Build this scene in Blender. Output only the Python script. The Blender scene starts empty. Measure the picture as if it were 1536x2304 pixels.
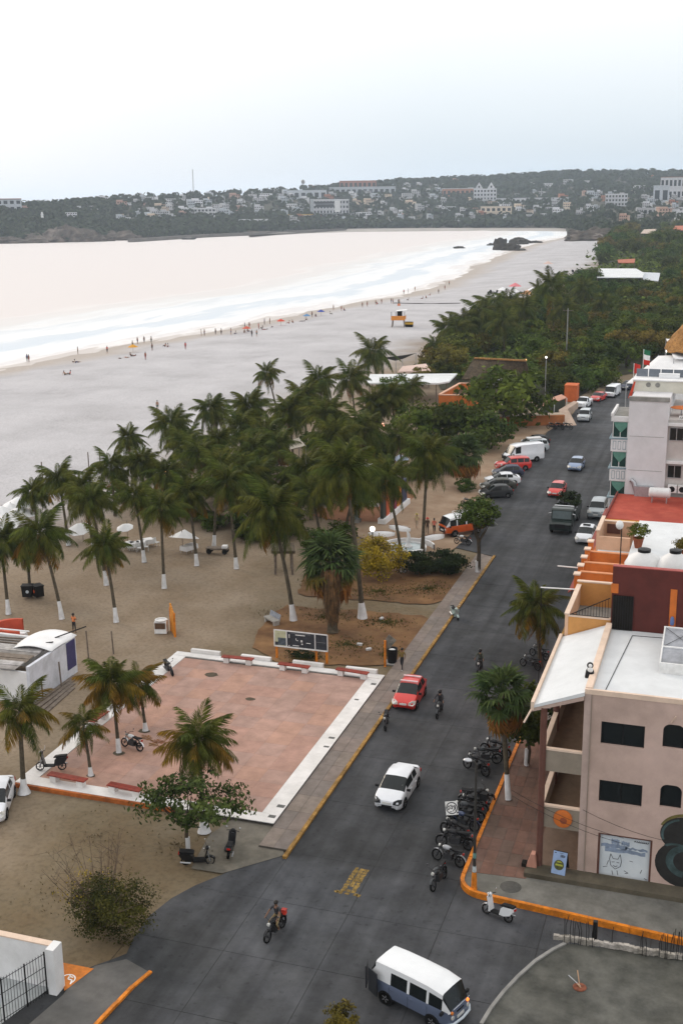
import bpy, math, random
from mathutils import Vector, Matrix, Euler
from mathutils import noise as mnoise

SC = bpy.context.scene
COL = SC.collection
RND = random.Random(11)
rad = math.radians

# ------------------------------------------------------------------ camera
CAM = Vector((20.806, -52.549, 34.0))
FWD = Vector((-0.30672491, 0.91670412, -0.25607303))
RGT = Vector((0.94929978, 0.31412101, -0.01256619))
UPV = Vector((-0.06891844, 0.24694443, 0.96657576))
FOC = 2650.0
cd = bpy.data.cameras.new('camera')
cam = bpy.data.objects.new('camera', cd)
COL.objects.link(cam)
cam.matrix_world = Matrix(((RGT.x, UPV.x, -FWD.x, CAM.x), (RGT.y, UPV.y, -FWD.y, CAM.y), (RGT.z, UPV.z, -FWD.z, CAM.z), (0, 0, 0, 1)))
cd.sensor_fit = 'VERTICAL'
cd.sensor_height = 36.0
cd.lens = 36.0 * FOC / 2304.0
cd.clip_start = 0.5
cd.clip_end = 60000
SC.camera = cam

# ------------------------------------------------------------------ sky
W = bpy.data.worlds.new('World')
SC.world = W
W.use_nodes = True
nt = W.node_tree
nt.nodes.clear()
sky = nt.nodes.new('ShaderNodeTexSky')
sky.sky_type = 'NISHITA'
sky.sun_disc = False
SUN_EL, SUN_AZ = 24.0, -62.0          # the light comes from over the sea, left of the road
sky.sun_elevation = rad(SUN_EL)
sky.sun_rotation = rad(SUN_AZ)
sky.air_density = 1.0
sky.dust_density = 3.0
geo = nt.nodes.new('ShaderNodeTexCoord')
sep = nt.nodes.new('ShaderNodeSeparateXYZ')
nt.links.new(geo.outputs['Generated'], sep.inputs[0])
ramp = nt.nodes.new('ShaderNodeValToRGB')      # thin even cloud veil, bluer towards the horizon
ramp.color_ramp.elements[0].position = 0.0
ramp.color_ramp.elements[0].color = (0.50, 0.585, 0.66, 1)
ramp.color_ramp.elements[1].position = 0.17
ramp.color_ramp.elements[1].color = (0.86, 0.865, 0.87, 1)
e = ramp.color_ramp.elements.new(0.07)
e.color = (0.64, 0.695, 0.74, 1)
ramp.color_ramp.elements.new(0.5).color = (1.0, 0.99, 0.97, 1)
nt.links.new(sep.outputs['Z'], ramp.inputs[0])
# warmer and brighter towards the hidden sun in the west
wm = nt.nodes.new('ShaderNodeMapRange')
wm.inputs['From Min'].default_value = -0.25
wm.inputs['From Max'].default_value = -0.85
nt.links.new(sep.outputs['X'], wm.inputs['Value'])
wmix = nt.nodes.new('ShaderNodeMixRGB')
wmix.blend_type = 'MIX'
wmix.inputs[2].default_value = (0.90, 0.86, 0.85, 1)
nt.links.new(wm.outputs[0], wmix.inputs[0])
nt.links.new(ramp.outputs[0], wmix.inputs[1])
b1 = nt.nodes.new('ShaderNodeBackground')
b1.inputs[1].default_value = 0.05
nt.links.new(sky.outputs[0], b1.inputs[0])
b2 = nt.nodes.new('ShaderNodeBackground')
b2.inputs[1].default_value = 1.2
nt.links.new(wmix.outputs[0], b2.inputs[0])
mx = nt.nodes.new('ShaderNodeMixShader')
mx.inputs[0].default_value = 0.85
nt.links.new(b1.outputs[0], mx.inputs[1])
nt.links.new(b2.outputs[0], mx.inputs[2])
wo = nt.nodes.new('ShaderNodeOutputWorld')
nt.links.new(mx.outputs[0], wo.inputs[0])

# ------------------------------------------------------------------ sun behind the veil
sl = bpy.data.lights.new('sun', 'SUN')
sl.energy = 0.9
sl.angle = rad(18)
sl.color = (1.0, 0.86, 0.70)
so = bpy.data.objects.new('sun', sl)
COL.objects.link(so)
sd = Vector((math.sin(rad(SUN_AZ)) * math.cos(rad(SUN_EL)), math.cos(rad(SUN_AZ)) * math.cos(rad(SUN_EL)), math.sin(rad(SUN_EL))))
so.rotation_euler = sd.to_track_quat('Z', 'Y').to_euler()

SC.view_settings.view_transform = 'Standard'
SC.view_settings.look = 'None'
SC.view_settings.exposure = 0.34
SC.view_settings.gamma = 1.0
SC.render.engine = 'CYCLES'
SC.cycles.use_denoising = True
SC.cycles.max_bounces = 6
SC.cycles.diffuse_bounces = 3
SC.cycles.glossy_bounces = 3
SC.cycles.transmission_bounces = 3
SC.cycles.transparent_max_bounces = 6
SC.cycles.volume_bounces = 1
SC.cycles.sample_clamp_indirect = 5.0

# ------------------------------------------------------------------ survey helpers: where a sight line meets a level or a wall plane
def ray(px, py):
    return FWD + RGT * ((px - 768) / FOC) - UPV * ((py - 1152) / FOC)
def gz(px, py, z=0.0):
    d = ray(px, py)
    return CAM + d * ((z - CAM.z) / d.z)
def gy(px, py, Y):
    d = ray(px, py)
    return CAM + d * ((Y - CAM.y) / d.y)
def depth(p):
    return (Vector(p) - CAM).dot(FWD)
def gd(px, py, dep):
    return CAM + ray(px, py) * dep

# ------------------------------------------------------------------ mesh builder
class MB:
    def __init__(s):
        s.v, s.f, s.m = [], [], []
    def add(s, vs, fs, m=0):
        o = len(s.v)
        s.v += [tuple(p) for p in vs]
        s.f += [tuple(i + o for i in q) for q in fs]
        s.m += [m] * len(fs)
        return s
    def box(s, c, size, rz=0.0, m=0, rot=None):
        x, y, z = size[0] / 2, size[1] / 2, size[2] / 2
        M = rot if rot is not None else Matrix.Rotation(rz, 3, 'Z')
        c = Vector(c)
        vs = [c + M @ Vector(p) for p in ((-x, -y, -z), (x, -y, -z), (x, y, -z), (-x, y, -z), (-x, -y, z), (x, -y, z), (x, y, z), (-x, y, z))]
        return s.add(vs, ((0, 3, 2, 1), (4, 5, 6, 7), (0, 1, 5, 4), (1, 2, 6, 5), (2, 3, 7, 6), (3, 0, 4, 7)), m)
    def bx(s, x0, y0, z0, x1, y1, z1, m=0):
        return s.box(((x0 + x1) / 2, (y0 + y1) / 2, (z0 + z1) / 2), (abs(x1 - x0), abs(y1 - y0), abs(z1 - z0)), 0, m)
    def quad(s, a, b, c, d, m=0):
        return s.add((a, b, c, d), ((0, 1, 2, 3),), m)
    def prism(s, poly, z0, z1, m=0):
        n = len(poly)
        vs = [(p[0], p[1], z0) for p in poly] + [(p[0], p[1], z1) for p in poly]
        fs = [tuple(range(n - 1, -1, -1)), tuple(range(n, 2 * n))] + [(i, (i + 1) % n, n + (i + 1) % n, n + i) for i in range(n)]
        return s.add(vs, fs, m)
    def ext(s, poly, d, m=0):
        n = len(poly)
        d = Vector(d)
        vs = [Vector(p) for p in poly] + [Vector(p) + d for p in poly]
        fs = [tuple(range(n - 1, -1, -1)), tuple(range(n, 2 * n))] + [(i, (i + 1) % n, n + (i + 1) % n, n + i) for i in range(n)]
        return s.add(vs, fs, m)
    def tube(s, pts, r, n=6, m=0, cap=True):
        pts = [Vector(p) for p in pts]
        if not isinstance(r, (list, tuple)):
            r = [r] * len(pts)
        vs, fs = [], []
        for i, p in enumerate(pts):
            t = (pts[min(i + 1, len(pts) - 1)] - pts[max(i - 1, 0)])
            if t.length < 1e-6:
                t = Vector((0, 0, 1))
            t.normalize()
            a = t.cross(Vector((0, 0, 1)) if abs(t.z) < 0.9 else Vector((1, 0, 0))).normalized()
            b = t.cross(a)
            for k in range(n):
                w = 2 * math.pi * k / n
                vs.append(p + (a * math.cos(w) + b * math.sin(w)) * r[i])
        for i in range(len(pts) - 1):
            for k in range(n):
                fs.append((i * n + k, i * n + (k + 1) % n, (i + 1) * n + (k + 1) % n, (i + 1) * n + k))
        if cap:
            fs.append(tuple(range(n - 1, -1, -1)))
            fs.append(tuple(range((len(pts) - 1) * n, len(pts) * n)))
        return s.add(vs, fs, m)
    def lathe(s, prof, n=12, c=(0, 0, 0), axis='Z', m=0):
        vs, fs = [], []
        for r, h in prof:
            for k in range(n):
                w = 2 * math.pi * k / n
                p = (r * math.cos(w), r * math.sin(w), h)
                if axis == 'Y':
                    p = (p[0], p[2], p[1])
                elif axis == 'X':
                    p = (p[2], p[0], p[1])
                vs.append((p[0] + c[0], p[1] + c[1], p[2] + c[2]))
        for i in range(len(prof) - 1):
            for k in range(n):
                fs.append((i * n + k, i * n + (k + 1) % n, (i + 1) * n + (k + 1) % n, (i + 1) * n + k))
        return s.add(vs, fs, m)
    def ball(s, c, r, n=8, m=0, sq=(1, 1, 1)):
        prof = [(max(1e-3, math.sin(math.pi * i / n)), -math.cos(math.pi * i / n)) for i in range(n + 1)]
        o = len(s.v)
        s.lathe(prof, n + 4, (0, 0, 0), 'Z', m)
        for i in range(o, len(s.v)):
            p = s.v[i]
            s.v[i] = (c[0] + p[0] * r * sq[0], c[1] + p[1] * r * sq[1], c[2] + p[2] * r * sq[2])
        return s
    def mesh(s, name, mats, smooth=False):
        me = bpy.data.meshes.new(name)
        me.from_pydata(s.v, [], s.f)
        for q in (mats if isinstance(mats, (list, tuple)) else [mats]):
            me.materials.append(q)
        if any(s.m):
            me.polygons.foreach_set('material_index', s.m)
        if smooth:
            me.polygons.foreach_set('use_smooth', [True] * len(me.polygons))
            if smooth != 'all':
                me.set_sharp_from_angle(angle=rad(40))
        me.update()
        return me
    def build(s, name, mats, parent=None, smooth=False, world=True):
        """link as one mesh object; with world=True the coordinates are world ones and are shifted to the parent's base"""
        o = (0, 0, 0)
        if parent is not None and world:
            q = parent
            while q.parent is not None:
                q = q.parent
            o = q.location
            s.v = [(p[0] - o[0], p[1] - o[1], p[2] - o[2]) for p in s.v]
        ob = bpy.data.objects.new(name, s.mesh(name, mats, smooth))
        COL.objects.link(ob)
        if parent is not None:
            ob.parent = parent
        return ob

def tag(o, label=None, cat=None, group=None, kind=None):
    if label: o['label'] = label
    if cat: o['category'] = cat
    if group: o['group'] = group
    if kind: o['kind'] = kind
    return o
def thing(name, label, cat, loc=(0, 0, 0), rz=0.0, group=None, sc=1.0):
    o = bpy.data.objects.new(name, None)
    o.empty_display_size = 0.2
    COL.objects.link(o)
    o.location = loc
    o.rotation_euler = (0, 0, rz)
    o.scale = (sc, sc, sc)
    return tag(o, label, cat, group)
def by_landmark(p, lm):
    return min(lm, key=lambda q: (Vector(p[:2]) - Vector(q[0][:2])).length)[1]
def inst(name, me, parent=None, loc=(0, 0, 0), rot=(0, 0, 0), sc=(1, 1, 1)):
    o = bpy.data.objects.new(name, me)
    COL.objects.link(o)
    o.parent = parent
    o.location = loc
    o.rotation_euler = rot
    o.scale = sc if isinstance(sc, (tuple, list)) else (sc, sc, sc)
    return o
def copy_tree(o, parent=None):
    c = o.copy()
    COL.objects.link(c)
    c.parent = parent
    for ch in o.children:
        copy_tree(ch, c)
    return c

# ------------------------------------------------------------------ materials
MATS = {}
def mat(name, col=(0.5, 0.5, 0.5), rough=0.75, var=0.12, scale=2.0, bump=0.0, metal=0.0, spec=0.4, col2=None, coat=0.0, obj_var=0.0, island=0.0, coords='Object', stain=0.0, bscale=None, lo=0.35, hi=0.65):
    if name in MATS:
        return MATS[name]
    m = bpy.data.materials.new(name)
    m.use_nodes = True
    t = m.node_tree
    B = t.nodes['Principled BSDF']
    tc = t.nodes.new('ShaderNodeTexCoord')
    if coords == 'World':
        g = t.nodes.new('ShaderNodeNewGeometry')
        src = g.outputs['Position']
    else:
        src = tc.outputs[coords]
    n = t.nodes.new('ShaderNodeTexNoise')
    n.inputs['Scale'].default_value = scale
    n.inputs['Detail'].default_value = 6
    n.inputs['Roughness'].default_value = 0.65
    t.links.new(src, n.inputs['Vector'])
    r = t.nodes.new('ShaderNodeValToRGB')
    r.color_ramp.elements[0].position = lo
    r.color_ramp.elements[1].position = hi
    c2 = col2 or tuple(min(1, c * (1 + var)) for c in col)
    c1 = col if col2 else tuple(c * (1 - var) for c in col)
    r.color_ramp.elements[0].color = (*c1, 1)
    r.color_ramp.elements[1].color = (*c2, 1)
    t.links.new(n.outputs['Fac'], r.inputs[0])
    out = r.outputs[0]
    if stain > 0:
        n2 = t.nodes.new('ShaderNodeTexNoise')
        n2.inputs['Scale'].default_value = scale * 0.22
        n2.inputs['Detail'].default_value = 8
        n2.inputs['Roughness'].default_value = 0.7
        t.links.new(src, n2.inputs['Vector'])
        r2 = t.nodes.new('ShaderNodeValToRGB')
        r2.color_ramp.elements[0].position = 0.40
        r2.color_ramp.elements[1].position = 0.62
        r2.color_ramp.elements[0].color = (1 - stain, 1 - stain, 1 - stain * 1.1, 1)
        r2.color_ramp.elements[1].color = (1, 1, 1, 1)
        t.links.new(n2.outputs['Fac'], r2.inputs[0])
        mm = t.nodes.new('ShaderNodeMixRGB')
        mm.blend_type = 'MULTIPLY'
        mm.inputs[0].default_value = 1
        t.links.new(out, mm.inputs[1])
        t.links.new(r2.outputs[0], mm.inputs[2])
        out = mm.outputs[0]
    if obj_var > 0 or island > 0:
        h = t.nodes.new('ShaderNodeHueSaturation')
        t.links.new(out, h.inputs['Color'])
        out = h.outputs[0]
        def rng(sock, a, b):
            q = t.nodes.new('ShaderNodeMapRange')
            q.inputs['To Min'].default_value = a
            q.inputs['To Max'].default_value = b
            t.links.new(sock, q.inputs['Value'])
            return q.outputs[0]
        oi = t.nodes.new('ShaderNodeObjectInfo')
        if obj_var > 0:
            t.links.new(rng(oi.outputs['Random'], 0.5 - 0.018 * obj_var * 2, 0.5 + 0.03 * obj_var * 2), h.inputs['Hue'])
        if island > 0:
            g2 = t.nodes.new('ShaderNodeNewGeometry')
            t.links.new(rng(g2.outputs['Random Per Island'], 1 - island, 1 + island), h.inputs['Value'])
        else:
            t.links.new(rng(oi.outputs['Random'], 1 - obj_var, 1 + obj_var), h.inputs['Value'])
    t.links.new(out, B.inputs['Base Color'])
    B.inputs['Roughness'].default_value = rough
    B.inputs['Metallic'].default_value = metal
    B.inputs['Specular IOR Level'].default_value = spec
    if coat:
        B.inputs['Coat Weight'].default_value = coat
        B.inputs['Coat Roughness'].default_value = 0.06
    if bump > 0:
        nb = t.nodes.new('ShaderNodeTexNoise')
        nb.inputs['Scale'].default_value = bscale or scale * 8
        nb.inputs['Detail'].default_value = 4
        t.links.new(src, nb.inputs['Vector'])
        bp = t.nodes.new('ShaderNodeBump')
        bp.inputs['Strength'].default_value = bump
        bp.inputs['Distance'].default_value = 0.05
        t.links.new(nb.outputs['Fac'], bp.inputs['Height'])
        t.links.new(bp.outputs[0], B.inputs['Normal'])
    MATS[name] = m
    return m
def glow(name, col, strength):
    m = mat(name, col, 0.4)
    B = m.node_tree.nodes['Principled BSDF']
    B.inputs['Emission Color'].default_value = (*col, 1)
    B.inputs['Emission Strength'].default_value = strength
    return m
def leafmat(name, dark, light, brown=None, island=0.35, obj_var=0.25):
    m = mat(name, dark, 0.7, col2=light, scale=0.9, obj_var=obj_var, island=island, spec=0.08)
    t = m.node_tree
    B = t.nodes['Principled BSDF']
    tr = t.nodes.new('ShaderNodeBsdfTranslucent')
    t.links.new(B.inputs['Base Color'].links[0].from_socket, tr.inputs[0])
    ms = t.nodes.new('ShaderNodeMixShader')
    ms.inputs[0].default_value = 0.25
    t.links.new(B.outputs[0], ms.inputs[1])
    t.links.new(tr.outputs[0], ms.inputs[2])
    t.links.new(ms.outputs[0], t.nodes['Material Output'].inputs[0])
    return m

def paint(name, col, rough=0.28):
    d = max(col) < 0.12
    return mat(name, col, rough, var=0.04, scale=1.5, coat=0.12 if d else 0.5, spec=0.2 if d else 0.45)

M_WHITE = mat('white_plaster', (0.74, 0.74, 0.75), 0.85, 0.06, 1.2, bump=0.08, stain=0.14)
M_WHITEPAINT = mat('white_paint', (0.78, 0.78, 0.78), 0.7, 0.06, 4, stain=0.18)
M_BLACK = mat('black_metal', (0.010, 0.010, 0.011), 0.45, 0.2, 5, spec=0.18)
M_RUBBER = mat('rubber', (0.008, 0.008, 0.008), 0.85, 0.2, 6, spec=0.08)
M_CHROME = mat('chrome', (0.75, 0.76, 0.78), 0.18, 0.05, 5, metal=1.0)
M_STEEL = mat('steel', (0.42, 0.43, 0.45), 0.4, 0.1, 5, metal=0.7)
M_GLASS = mat('dark_glass', (0.010, 0.013, 0.014), 0.12, 0.1, 2, spec=0.32)
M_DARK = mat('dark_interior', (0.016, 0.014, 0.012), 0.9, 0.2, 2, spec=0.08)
M_CONC = mat('concrete', (0.27, 0.265, 0.25), 0.9, 0.18, 1.5, bump=0.2, stain=0.25)
M_WOOD = mat('weathered_wood', (0.15, 0.12, 0.095), 0.85, 0.3, 3, bump=0.3)

# ================================================================== SETTING
def lerp_tab(tab, x):
    if x <= tab[0][0]:
        return tab[0][1]
    for (a, b), (c, d) in zip(tab, tab[1:]):
        if x <= c:
            return b + (d - b) * (x - a) / (c - a)
    return tab[-1][1]
SHORE = [(-500, -230), (-80, -165), (60, -152), (150, -144), (175, -137), (205, -131), (265, -121.6), (324, -115), (393, -104), (454, -101), (550, -112), (689, -125), (922, -139), (1125, -134), (1250, -150), (1330, -182), (3000, -800)]
def xs(y):
    return lerp_tab(SHORE, y) + 1.6 * math.sin(y * 0.05) + 0.8 * math.sin(y * 0.13 + 1)
def hg(x, y):
    d = x - xs(y)
    z = -0.06
    if d < 38:
        t = max(0.0, d / 38)
        z = -2.0 + 1.94 * (t * t * (3 - 2 * t)) ** 0.8 if d > 0 else -2.0 + d * 0.05
    if x < -24:
        w = min(1, (-24 - x) / 20)
        z += w * 0.16 * mnoise.noise(Vector((x * 0.11, y * 0.11, 0))) + w * 0.05 * mnoise.noise(Vector((x * 0.5, y * 0.5, 3)))
    return z

# -- ground: packed dirt by the road, pale sand towards the sea
def ground_mat():
    m = bpy.data.materials.new('sand_and_dirt')
    m.use_nodes = True
    t = m.node_tree
    B = t.nodes['Principled BSDF']
    g = t.nodes.new('ShaderNodeNewGeometry')
    sp = t.nodes.new('ShaderNodeSeparateXYZ')
    t.links.new(g.outputs['Position'], sp.inputs[0])
    def noise(scale, detail=6, rough=0.6):
        n = t.nodes.new('ShaderNodeTexNoise')
        n.inputs['Scale'].default_value = scale
        n.inputs['Detail'].default_value = detail
        n.inputs['Roughness'].default_value = rough
        t.links.new(g.outputs['Position'], n.inputs['Vector'])
        return n.outputs['Fac']
    def ramp(sock, pts):
        r = t.nodes.new('ShaderNodeValToRGB')
        r.color_ramp.elements[0].position, r.color_ramp.elements[0].color = pts[0][0], (*pts[0][1], 1)
        r.color_ramp.elements[1].position, r.color_ramp.elements[1].color = pts[-1][0], (*pts[-1][1], 1)
        for p, c in pts[1:-1]:
            r.color_ramp.elements.new(p).color = (*c, 1)
        t.links.new(sock, r.inputs[0])
        return r.outputs[0]
    def mix(f, a, b, mode='MIX'):
        x = t.nodes.new('ShaderNodeMixRGB')
        x.blend_type = mode
        if isinstance(f, float): x.inputs[0].default_value = f
        else: t.links.new(f, x.inputs[0])
        for i, s in ((1, a), (2, b)):
            if isinstance(s, tuple): x.inputs[i].default_value = (*s, 1)
            else: t.links.new(s, x.inputs[i])
        return x.outputs[0]
    def math_(op, a, b):
        x = t.nodes.new('ShaderNodeMath')
        x.operation = op
        for i, s in ((0, a), (1, b)):
            if isinstance(s, (int, float)): x.inputs[i].default_value = s
            else: t.links.new(s, x.inputs[i])
        return x.outputs[0]
    dirt = ramp(noise(0.16), [(0.30, (0.130, 0.088, 0.047)), (0.48, (0.152, 0.115, 0.069)), (0.68, (0.180, 0.148, 0.102))])
    sandp = ramp(noise(0.07, 8), [(0.32, (0.37, 0.36, 0.37)), (0.5, (0.44, 0.43, 0.445)), (0.7, (0.49, 0.48, 0.495))])
    mid = ramp(noise(0.22), [(0.3, (0.205, 0.150, 0.098)), (0.7, (0.275, 0.218, 0.160))])
    wob = math_('MULTIPLY', math_('SUBTRACT', noise(0.05), 0.5), 30.0)
    xx = math_('ADD', sp.outputs['X'], wob)
    def mr(a, b):
        q = t.nodes.new('ShaderNodeMapRange')
        q.interpolation_type = 'SMOOTHSTEP'
        q.inputs['From Min'].default_value = a
        q.inputs['From Max'].default_value = b
        t.links.new(xx, q.inputs['Value'])
        return q.outputs[0]
    c = mix(mr(-22.0, -12.0), mid, dirt)
    yfar = t.nodes.new('ShaderNodeMapRange')
    yfar.inputs['From Min'].default_value = 60
    yfar.inputs['From Max'].default_value = 110
    t.links.new(sp.outputs['Y'], yfar.inputs['Value'])
    c = mix(math_('MULTIPLY', yfar.outputs[0], 0.6), c, mid)
    c = mix(mr(-40.0, -62.0), c, sandp)
    # wet sand at the waterline, by height
    wet = t.nodes.new('ShaderNodeMapRange')
    wet.inputs['From Min'].default_value = -1.15
    wet.inputs['From Max'].default_value = -1.85
    t.links.new(math_('ADD', sp.outputs['Z'], math_('MULTIPLY', math_('SUBTRACT', noise(0.08), 0.5), 0.7)), wet.inputs['Value'])
    c = mix(wet.outputs[0], c, (0.40, 0.355, 0.32))
    # scattered litter and footprints
    spk = ramp(noise(3.5, 3), [(0.36, (0.84, 0.84, 0.84)), (0.5, (1, 1, 1)), (0.72, (1.08, 1.08, 1.07))])
    c = mix(1.0, c, spk, 'MULTIPLY')
    drk = ramp(noise(0.9, 5, 0.75), [(0.28, (0.78, 0.76, 0.74)), (0.45, (1, 1, 1))])
    c = mix(0.5, c, drk, 'MULTIPLY')
    mp = t.nodes.new('ShaderNodeMapping')
    mp.inputs['Scale'].default_value = (0.05, 0.012, 0.05)
    mp.inputs['Rotation'].default_value = (0, 0, 0.1)
    t.links.new(g.outputs['Position'], mp.inputs['Vector'])
    n3 = t.nodes.new('ShaderNodeTexNoise')
    n3.inputs['Scale'].default_value = 2.2
    n3.inputs['Detail'].default_value = 9
    n3.inputs['Roughness'].default_value = 0.8
    t.links.new(mp.outputs[0], n3.inputs['Vector'])
    c = mix(0.42, c, ramp(n3.outputs['Fac'], [(0.36, (0.78, 0.77, 0.78)), (0.44, (0.95, 0.95, 0.95)), (0.47, (1, 1, 1))]), 'MULTIPLY')
    t.links.new(c, B.inputs['Base Color'])
    B.inputs['Roughness'].default_value = 0.92
    B.inputs['Specular IOR Level'].default_value = 0.2
    bp = t.nodes.new('ShaderNodeBump')
    bp.inputs['Strength'].default_value = 0.5
    bp.inputs['Distance'].default_value = 0.12
    t.links.new(noise(1.6, 6, 0.7), bp.inputs['Height'])
    t.links.new(bp.outputs[0], B.inputs['Normal'])
    return m
def axis(segs):
    out = []
    for a, b, st in segs:
        x = a
        while x < b - 1e-6:
            out.append(x)
            x += st
    out.append(segs[-1][1])
    return out
gx_ = axis([(-900, -260, 80), (-260, -180, 12), (-180, -20, 2.5), (-20, 60, 8), (60, 300, 40), (300, 3300, 300)])
gy_ = axis([(-200, -60, 20), (-60, 220, 3), (220, 520, 8), (520, 1400, 25)])
mb = MB()
mb.v = [(x, y, hg(x, y)) for y in gy_ for x in gx_]
nx = len(gx_)
mb.f = [(j * nx + i, j * nx + i + 1, (j + 1) * nx + i + 1, (j + 1) * nx + i) for j in range(len(gy_) - 1) for i in range(nx - 1)]
mb.m = [0] * len(mb.f)
tag(mb.build('ground', ground_mat(), smooth='all'), kind='structure')

# -- sea
def sea_mat():
    m = bpy.data.materials.new('sea_water')
    m.use_nodes = True
    t = m.node_tree
    B = t.nodes['Principled BSDF']
    at = t.nodes.new('ShaderNodeAttribute')
    at.attribute_name = 'shore'
    g = t.nodes.new('ShaderNodeNewGeometry')
    mp = t.nodes.new('ShaderNodeMapping')
    mp.inputs['Scale'].default_value = (0.10, 0.022, 0.1)
    t.links.new(g.outputs['Position'], mp.inputs['Vector'])
    n = t.nodes.new('ShaderNodeTexNoise')
    n.inputs['Scale'].default_value = 1.0
    n.inputs['Detail'].default_value = 8
    n.inputs['Roughness'].default_value = 0.62
    t.links.new(mp.outputs[0], n.inputs['Vector'])
    ma = t.nodes.new('ShaderNodeMath')
    ma.operation = 'MULTIPLY_ADD'
    t.links.new(n.outputs['Fac'], ma.inputs[0])
    ma.inputs[1].default_value = 44.0
    ma.inputs[2].default_value = -22.0
    ad = t.nodes.new('ShaderNodeMath')
    ad.operation = 'ADD'
    t.links.new(at.outputs['Fac'], ad.inputs[0])
    t.links.new(ma.outputs[0], ad.inputs[1])
    dv = t.nodes.new('ShaderNodeMath')
    dv.operation = 'DIVIDE'
    t.links.new(ad.outputs[0], dv.inputs[0])
    dv.inputs[1].default_value = 104.0
    r = t.nodes.new('ShaderNodeValToRGB')
    r.color_ramp.elements[0].position = 0.0
    r.color_ramp.elements[0].color = (0.50, 0.455, 0.425, 1)  # water's edge: wet sheen set as a colour
    r.color_ramp.elements[1].position = 0.97
    r.color_ramp.elements[1].color = (0.62, 0.575, 0.56, 1)
    for p, q in ((0.03, (.74, .72, .71)), (0.06, (.62, .60, .60)), (0.10, (.72, .73, .74)), (0.20, (.69, .71, .73)), (0.25, (.54, .60, .66)), (0.33, (.57, .62, .67)), (0.37, (.72, .73, .74)), (0.46, (.68, .70, .72)), (0.53, (.58, .61, .64)), (0.57, (.69, .70, .71)), (0.68, (.61, .60, .595)), (0.78, (.61, .58, .57)), (0.82, (.66, .635, .625)), (0.87, (.625, .58, .565))):  # foam and water; pale blue stops are thinner foam plus painted trough shading
        r.color_ramp.elements.new(p).color = (*q, 1)
    t.links.new(dv.outputs[0], r.inputs[0])
    t.links.new(r.outputs[0], B.inputs['Base Color'])
    rr = t.nodes.new('ShaderNodeMapRange')
    rr.inputs['To Min'].default_value = 0.22
    rr.inputs['To Max'].default_value = 0.8
    t.links.new(r.outputs[0], rr.inputs['Value'])
    t.links.new(rr.outputs[0], B.inputs['Roughness'])
    nb = t.nodes.new('ShaderNodeTexNoise')
    nb.inputs['Scale'].default_value = 3.0
    nb.inputs['Detail'].default_value = 5
    t.links.new(mp.outputs[0], nb.inputs['Vector'])
    bp = t.nodes.new('ShaderNodeBump')
    bp.inputs['Strength'].default_value = 0.35
    bp.inputs['Distance'].default_value = 0.6
    t.links.new(nb.outputs['Fac'], bp.inputs['Height'])
    t.links.new(bp.outputs[0], B.inputs['Normal'])
    return m
ds = [-5, 0, 3, 6, 9, 12, 15, 18, 22, 26, 29, 32, 36, 40, 44, 48, 53, 58, 62, 66, 70, 75, 82, 90, 100, 115, 140, 180, 260, 500, 1200, 4000, 12000]
ys = axis([(-900, -100, 100), (-100, 700, 6), (700, 1400, 20), (1400, 3000, 200), (3000, 12000, 1500)])
mb = MB()
shv = []
def swell(d, y):
    z = 0
    for c, w, a, ph in ((24, 3.5, 0.35, 0), (44, 4.0, 0.55, 2), (66, 5, 0.7, 4.2), (100, 9, 0.45, 1)):
        c2 = c + 6 * math.sin(y * 0.017 + ph) + 3 * math.sin(y * 0.041 + ph * 2)
        z += a * math.exp(-((d - c2) / w) ** 2) * (0.55 + 0.45 * math.sin(y * 0.023 + ph * 3))
    return z
for y in ys:
    for d in ds:
        mb.v.append((xs(y) - d, y, -2.0 + swell(d, y)))
        shv.append(float(d))
nd = len(ds)
mb.f = [(j * nd + i, (j + 1) * nd + i, (j + 1) * nd + i + 1, j * nd + i + 1) for j in range(len(ys) - 1) for i in range(nd - 1)]
mb.m = [0] * len(mb.f)
sea = mb.build('sea', sea_mat(), smooth='all')
a = sea.data.attributes.new('shore', 'FLOAT', 'POINT')
a.data.foreach_set('value', shv)
tag(sea, kind='structure')

# -- road
M_ROAD = mat('road_concrete', (0.050, 0.052, 0.058), 0.8, scale=0.55, col2=(0.090, 0.093, 0.101), coords='World', stain=0.34, bump=0.25, bscale=9, spec=0.12, lo=0.3, hi=0.75)
def tracks(m):
    t = m.node_tree
    B = t.nodes['Principled BSDF']
    src = B.inputs['Base Color'].links[0].from_socket
    g = t.nodes.new('ShaderNodeNewGeometry')
    for sc_, lo, hi, c0, c1 in (((0.9, 0.035, 1), 0.36, 0.62, 0.74, 1.12), ((2.6, 2.6, 1), 0.30, 0.40, 0.72, 1.0), ((0.06, 0.07, 1), 0.35, 0.65, 0.82, 1.22)):
        mp = t.nodes.new('ShaderNodeMapping')
        mp.inputs['Scale'].default_value = sc_
        t.links.new(g.outputs['Position'], mp.inputs['Vector'])
        n = t.nodes.new('ShaderNodeTexNoise')
        n.inputs['Scale'].default_value = 1.0
        n.inputs['Detail'].default_value = 7
        t.links.new(mp.outputs[0], n.inputs['Vector'])
        r = t.nodes.new('ShaderNodeMapRange')
        for k_, v_ in (('From Min', lo), ('From Max', hi), ('To Min', c0), ('To Max', c1)):
            r.inputs[k_].default_value = v_
        t.links.new(n.outputs['Fac'], r.inputs['Value'])
        x = t.nodes.new('ShaderNodeMixRGB')
        x.blend_type = 'MULTIPLY'
        x.inputs[0].default_value = 1
        t.links.new(src, x.inputs[1])
        t.links.new(r.outputs[0], x.inputs[2])
        src = x.outputs[0]
    t.links.new(src, B.inputs['Base Color'])
tracks(M_ROAD)
M_JOINT = mat('road_joint', (0.03, 0.028, 0.026), 0.95)
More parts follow.
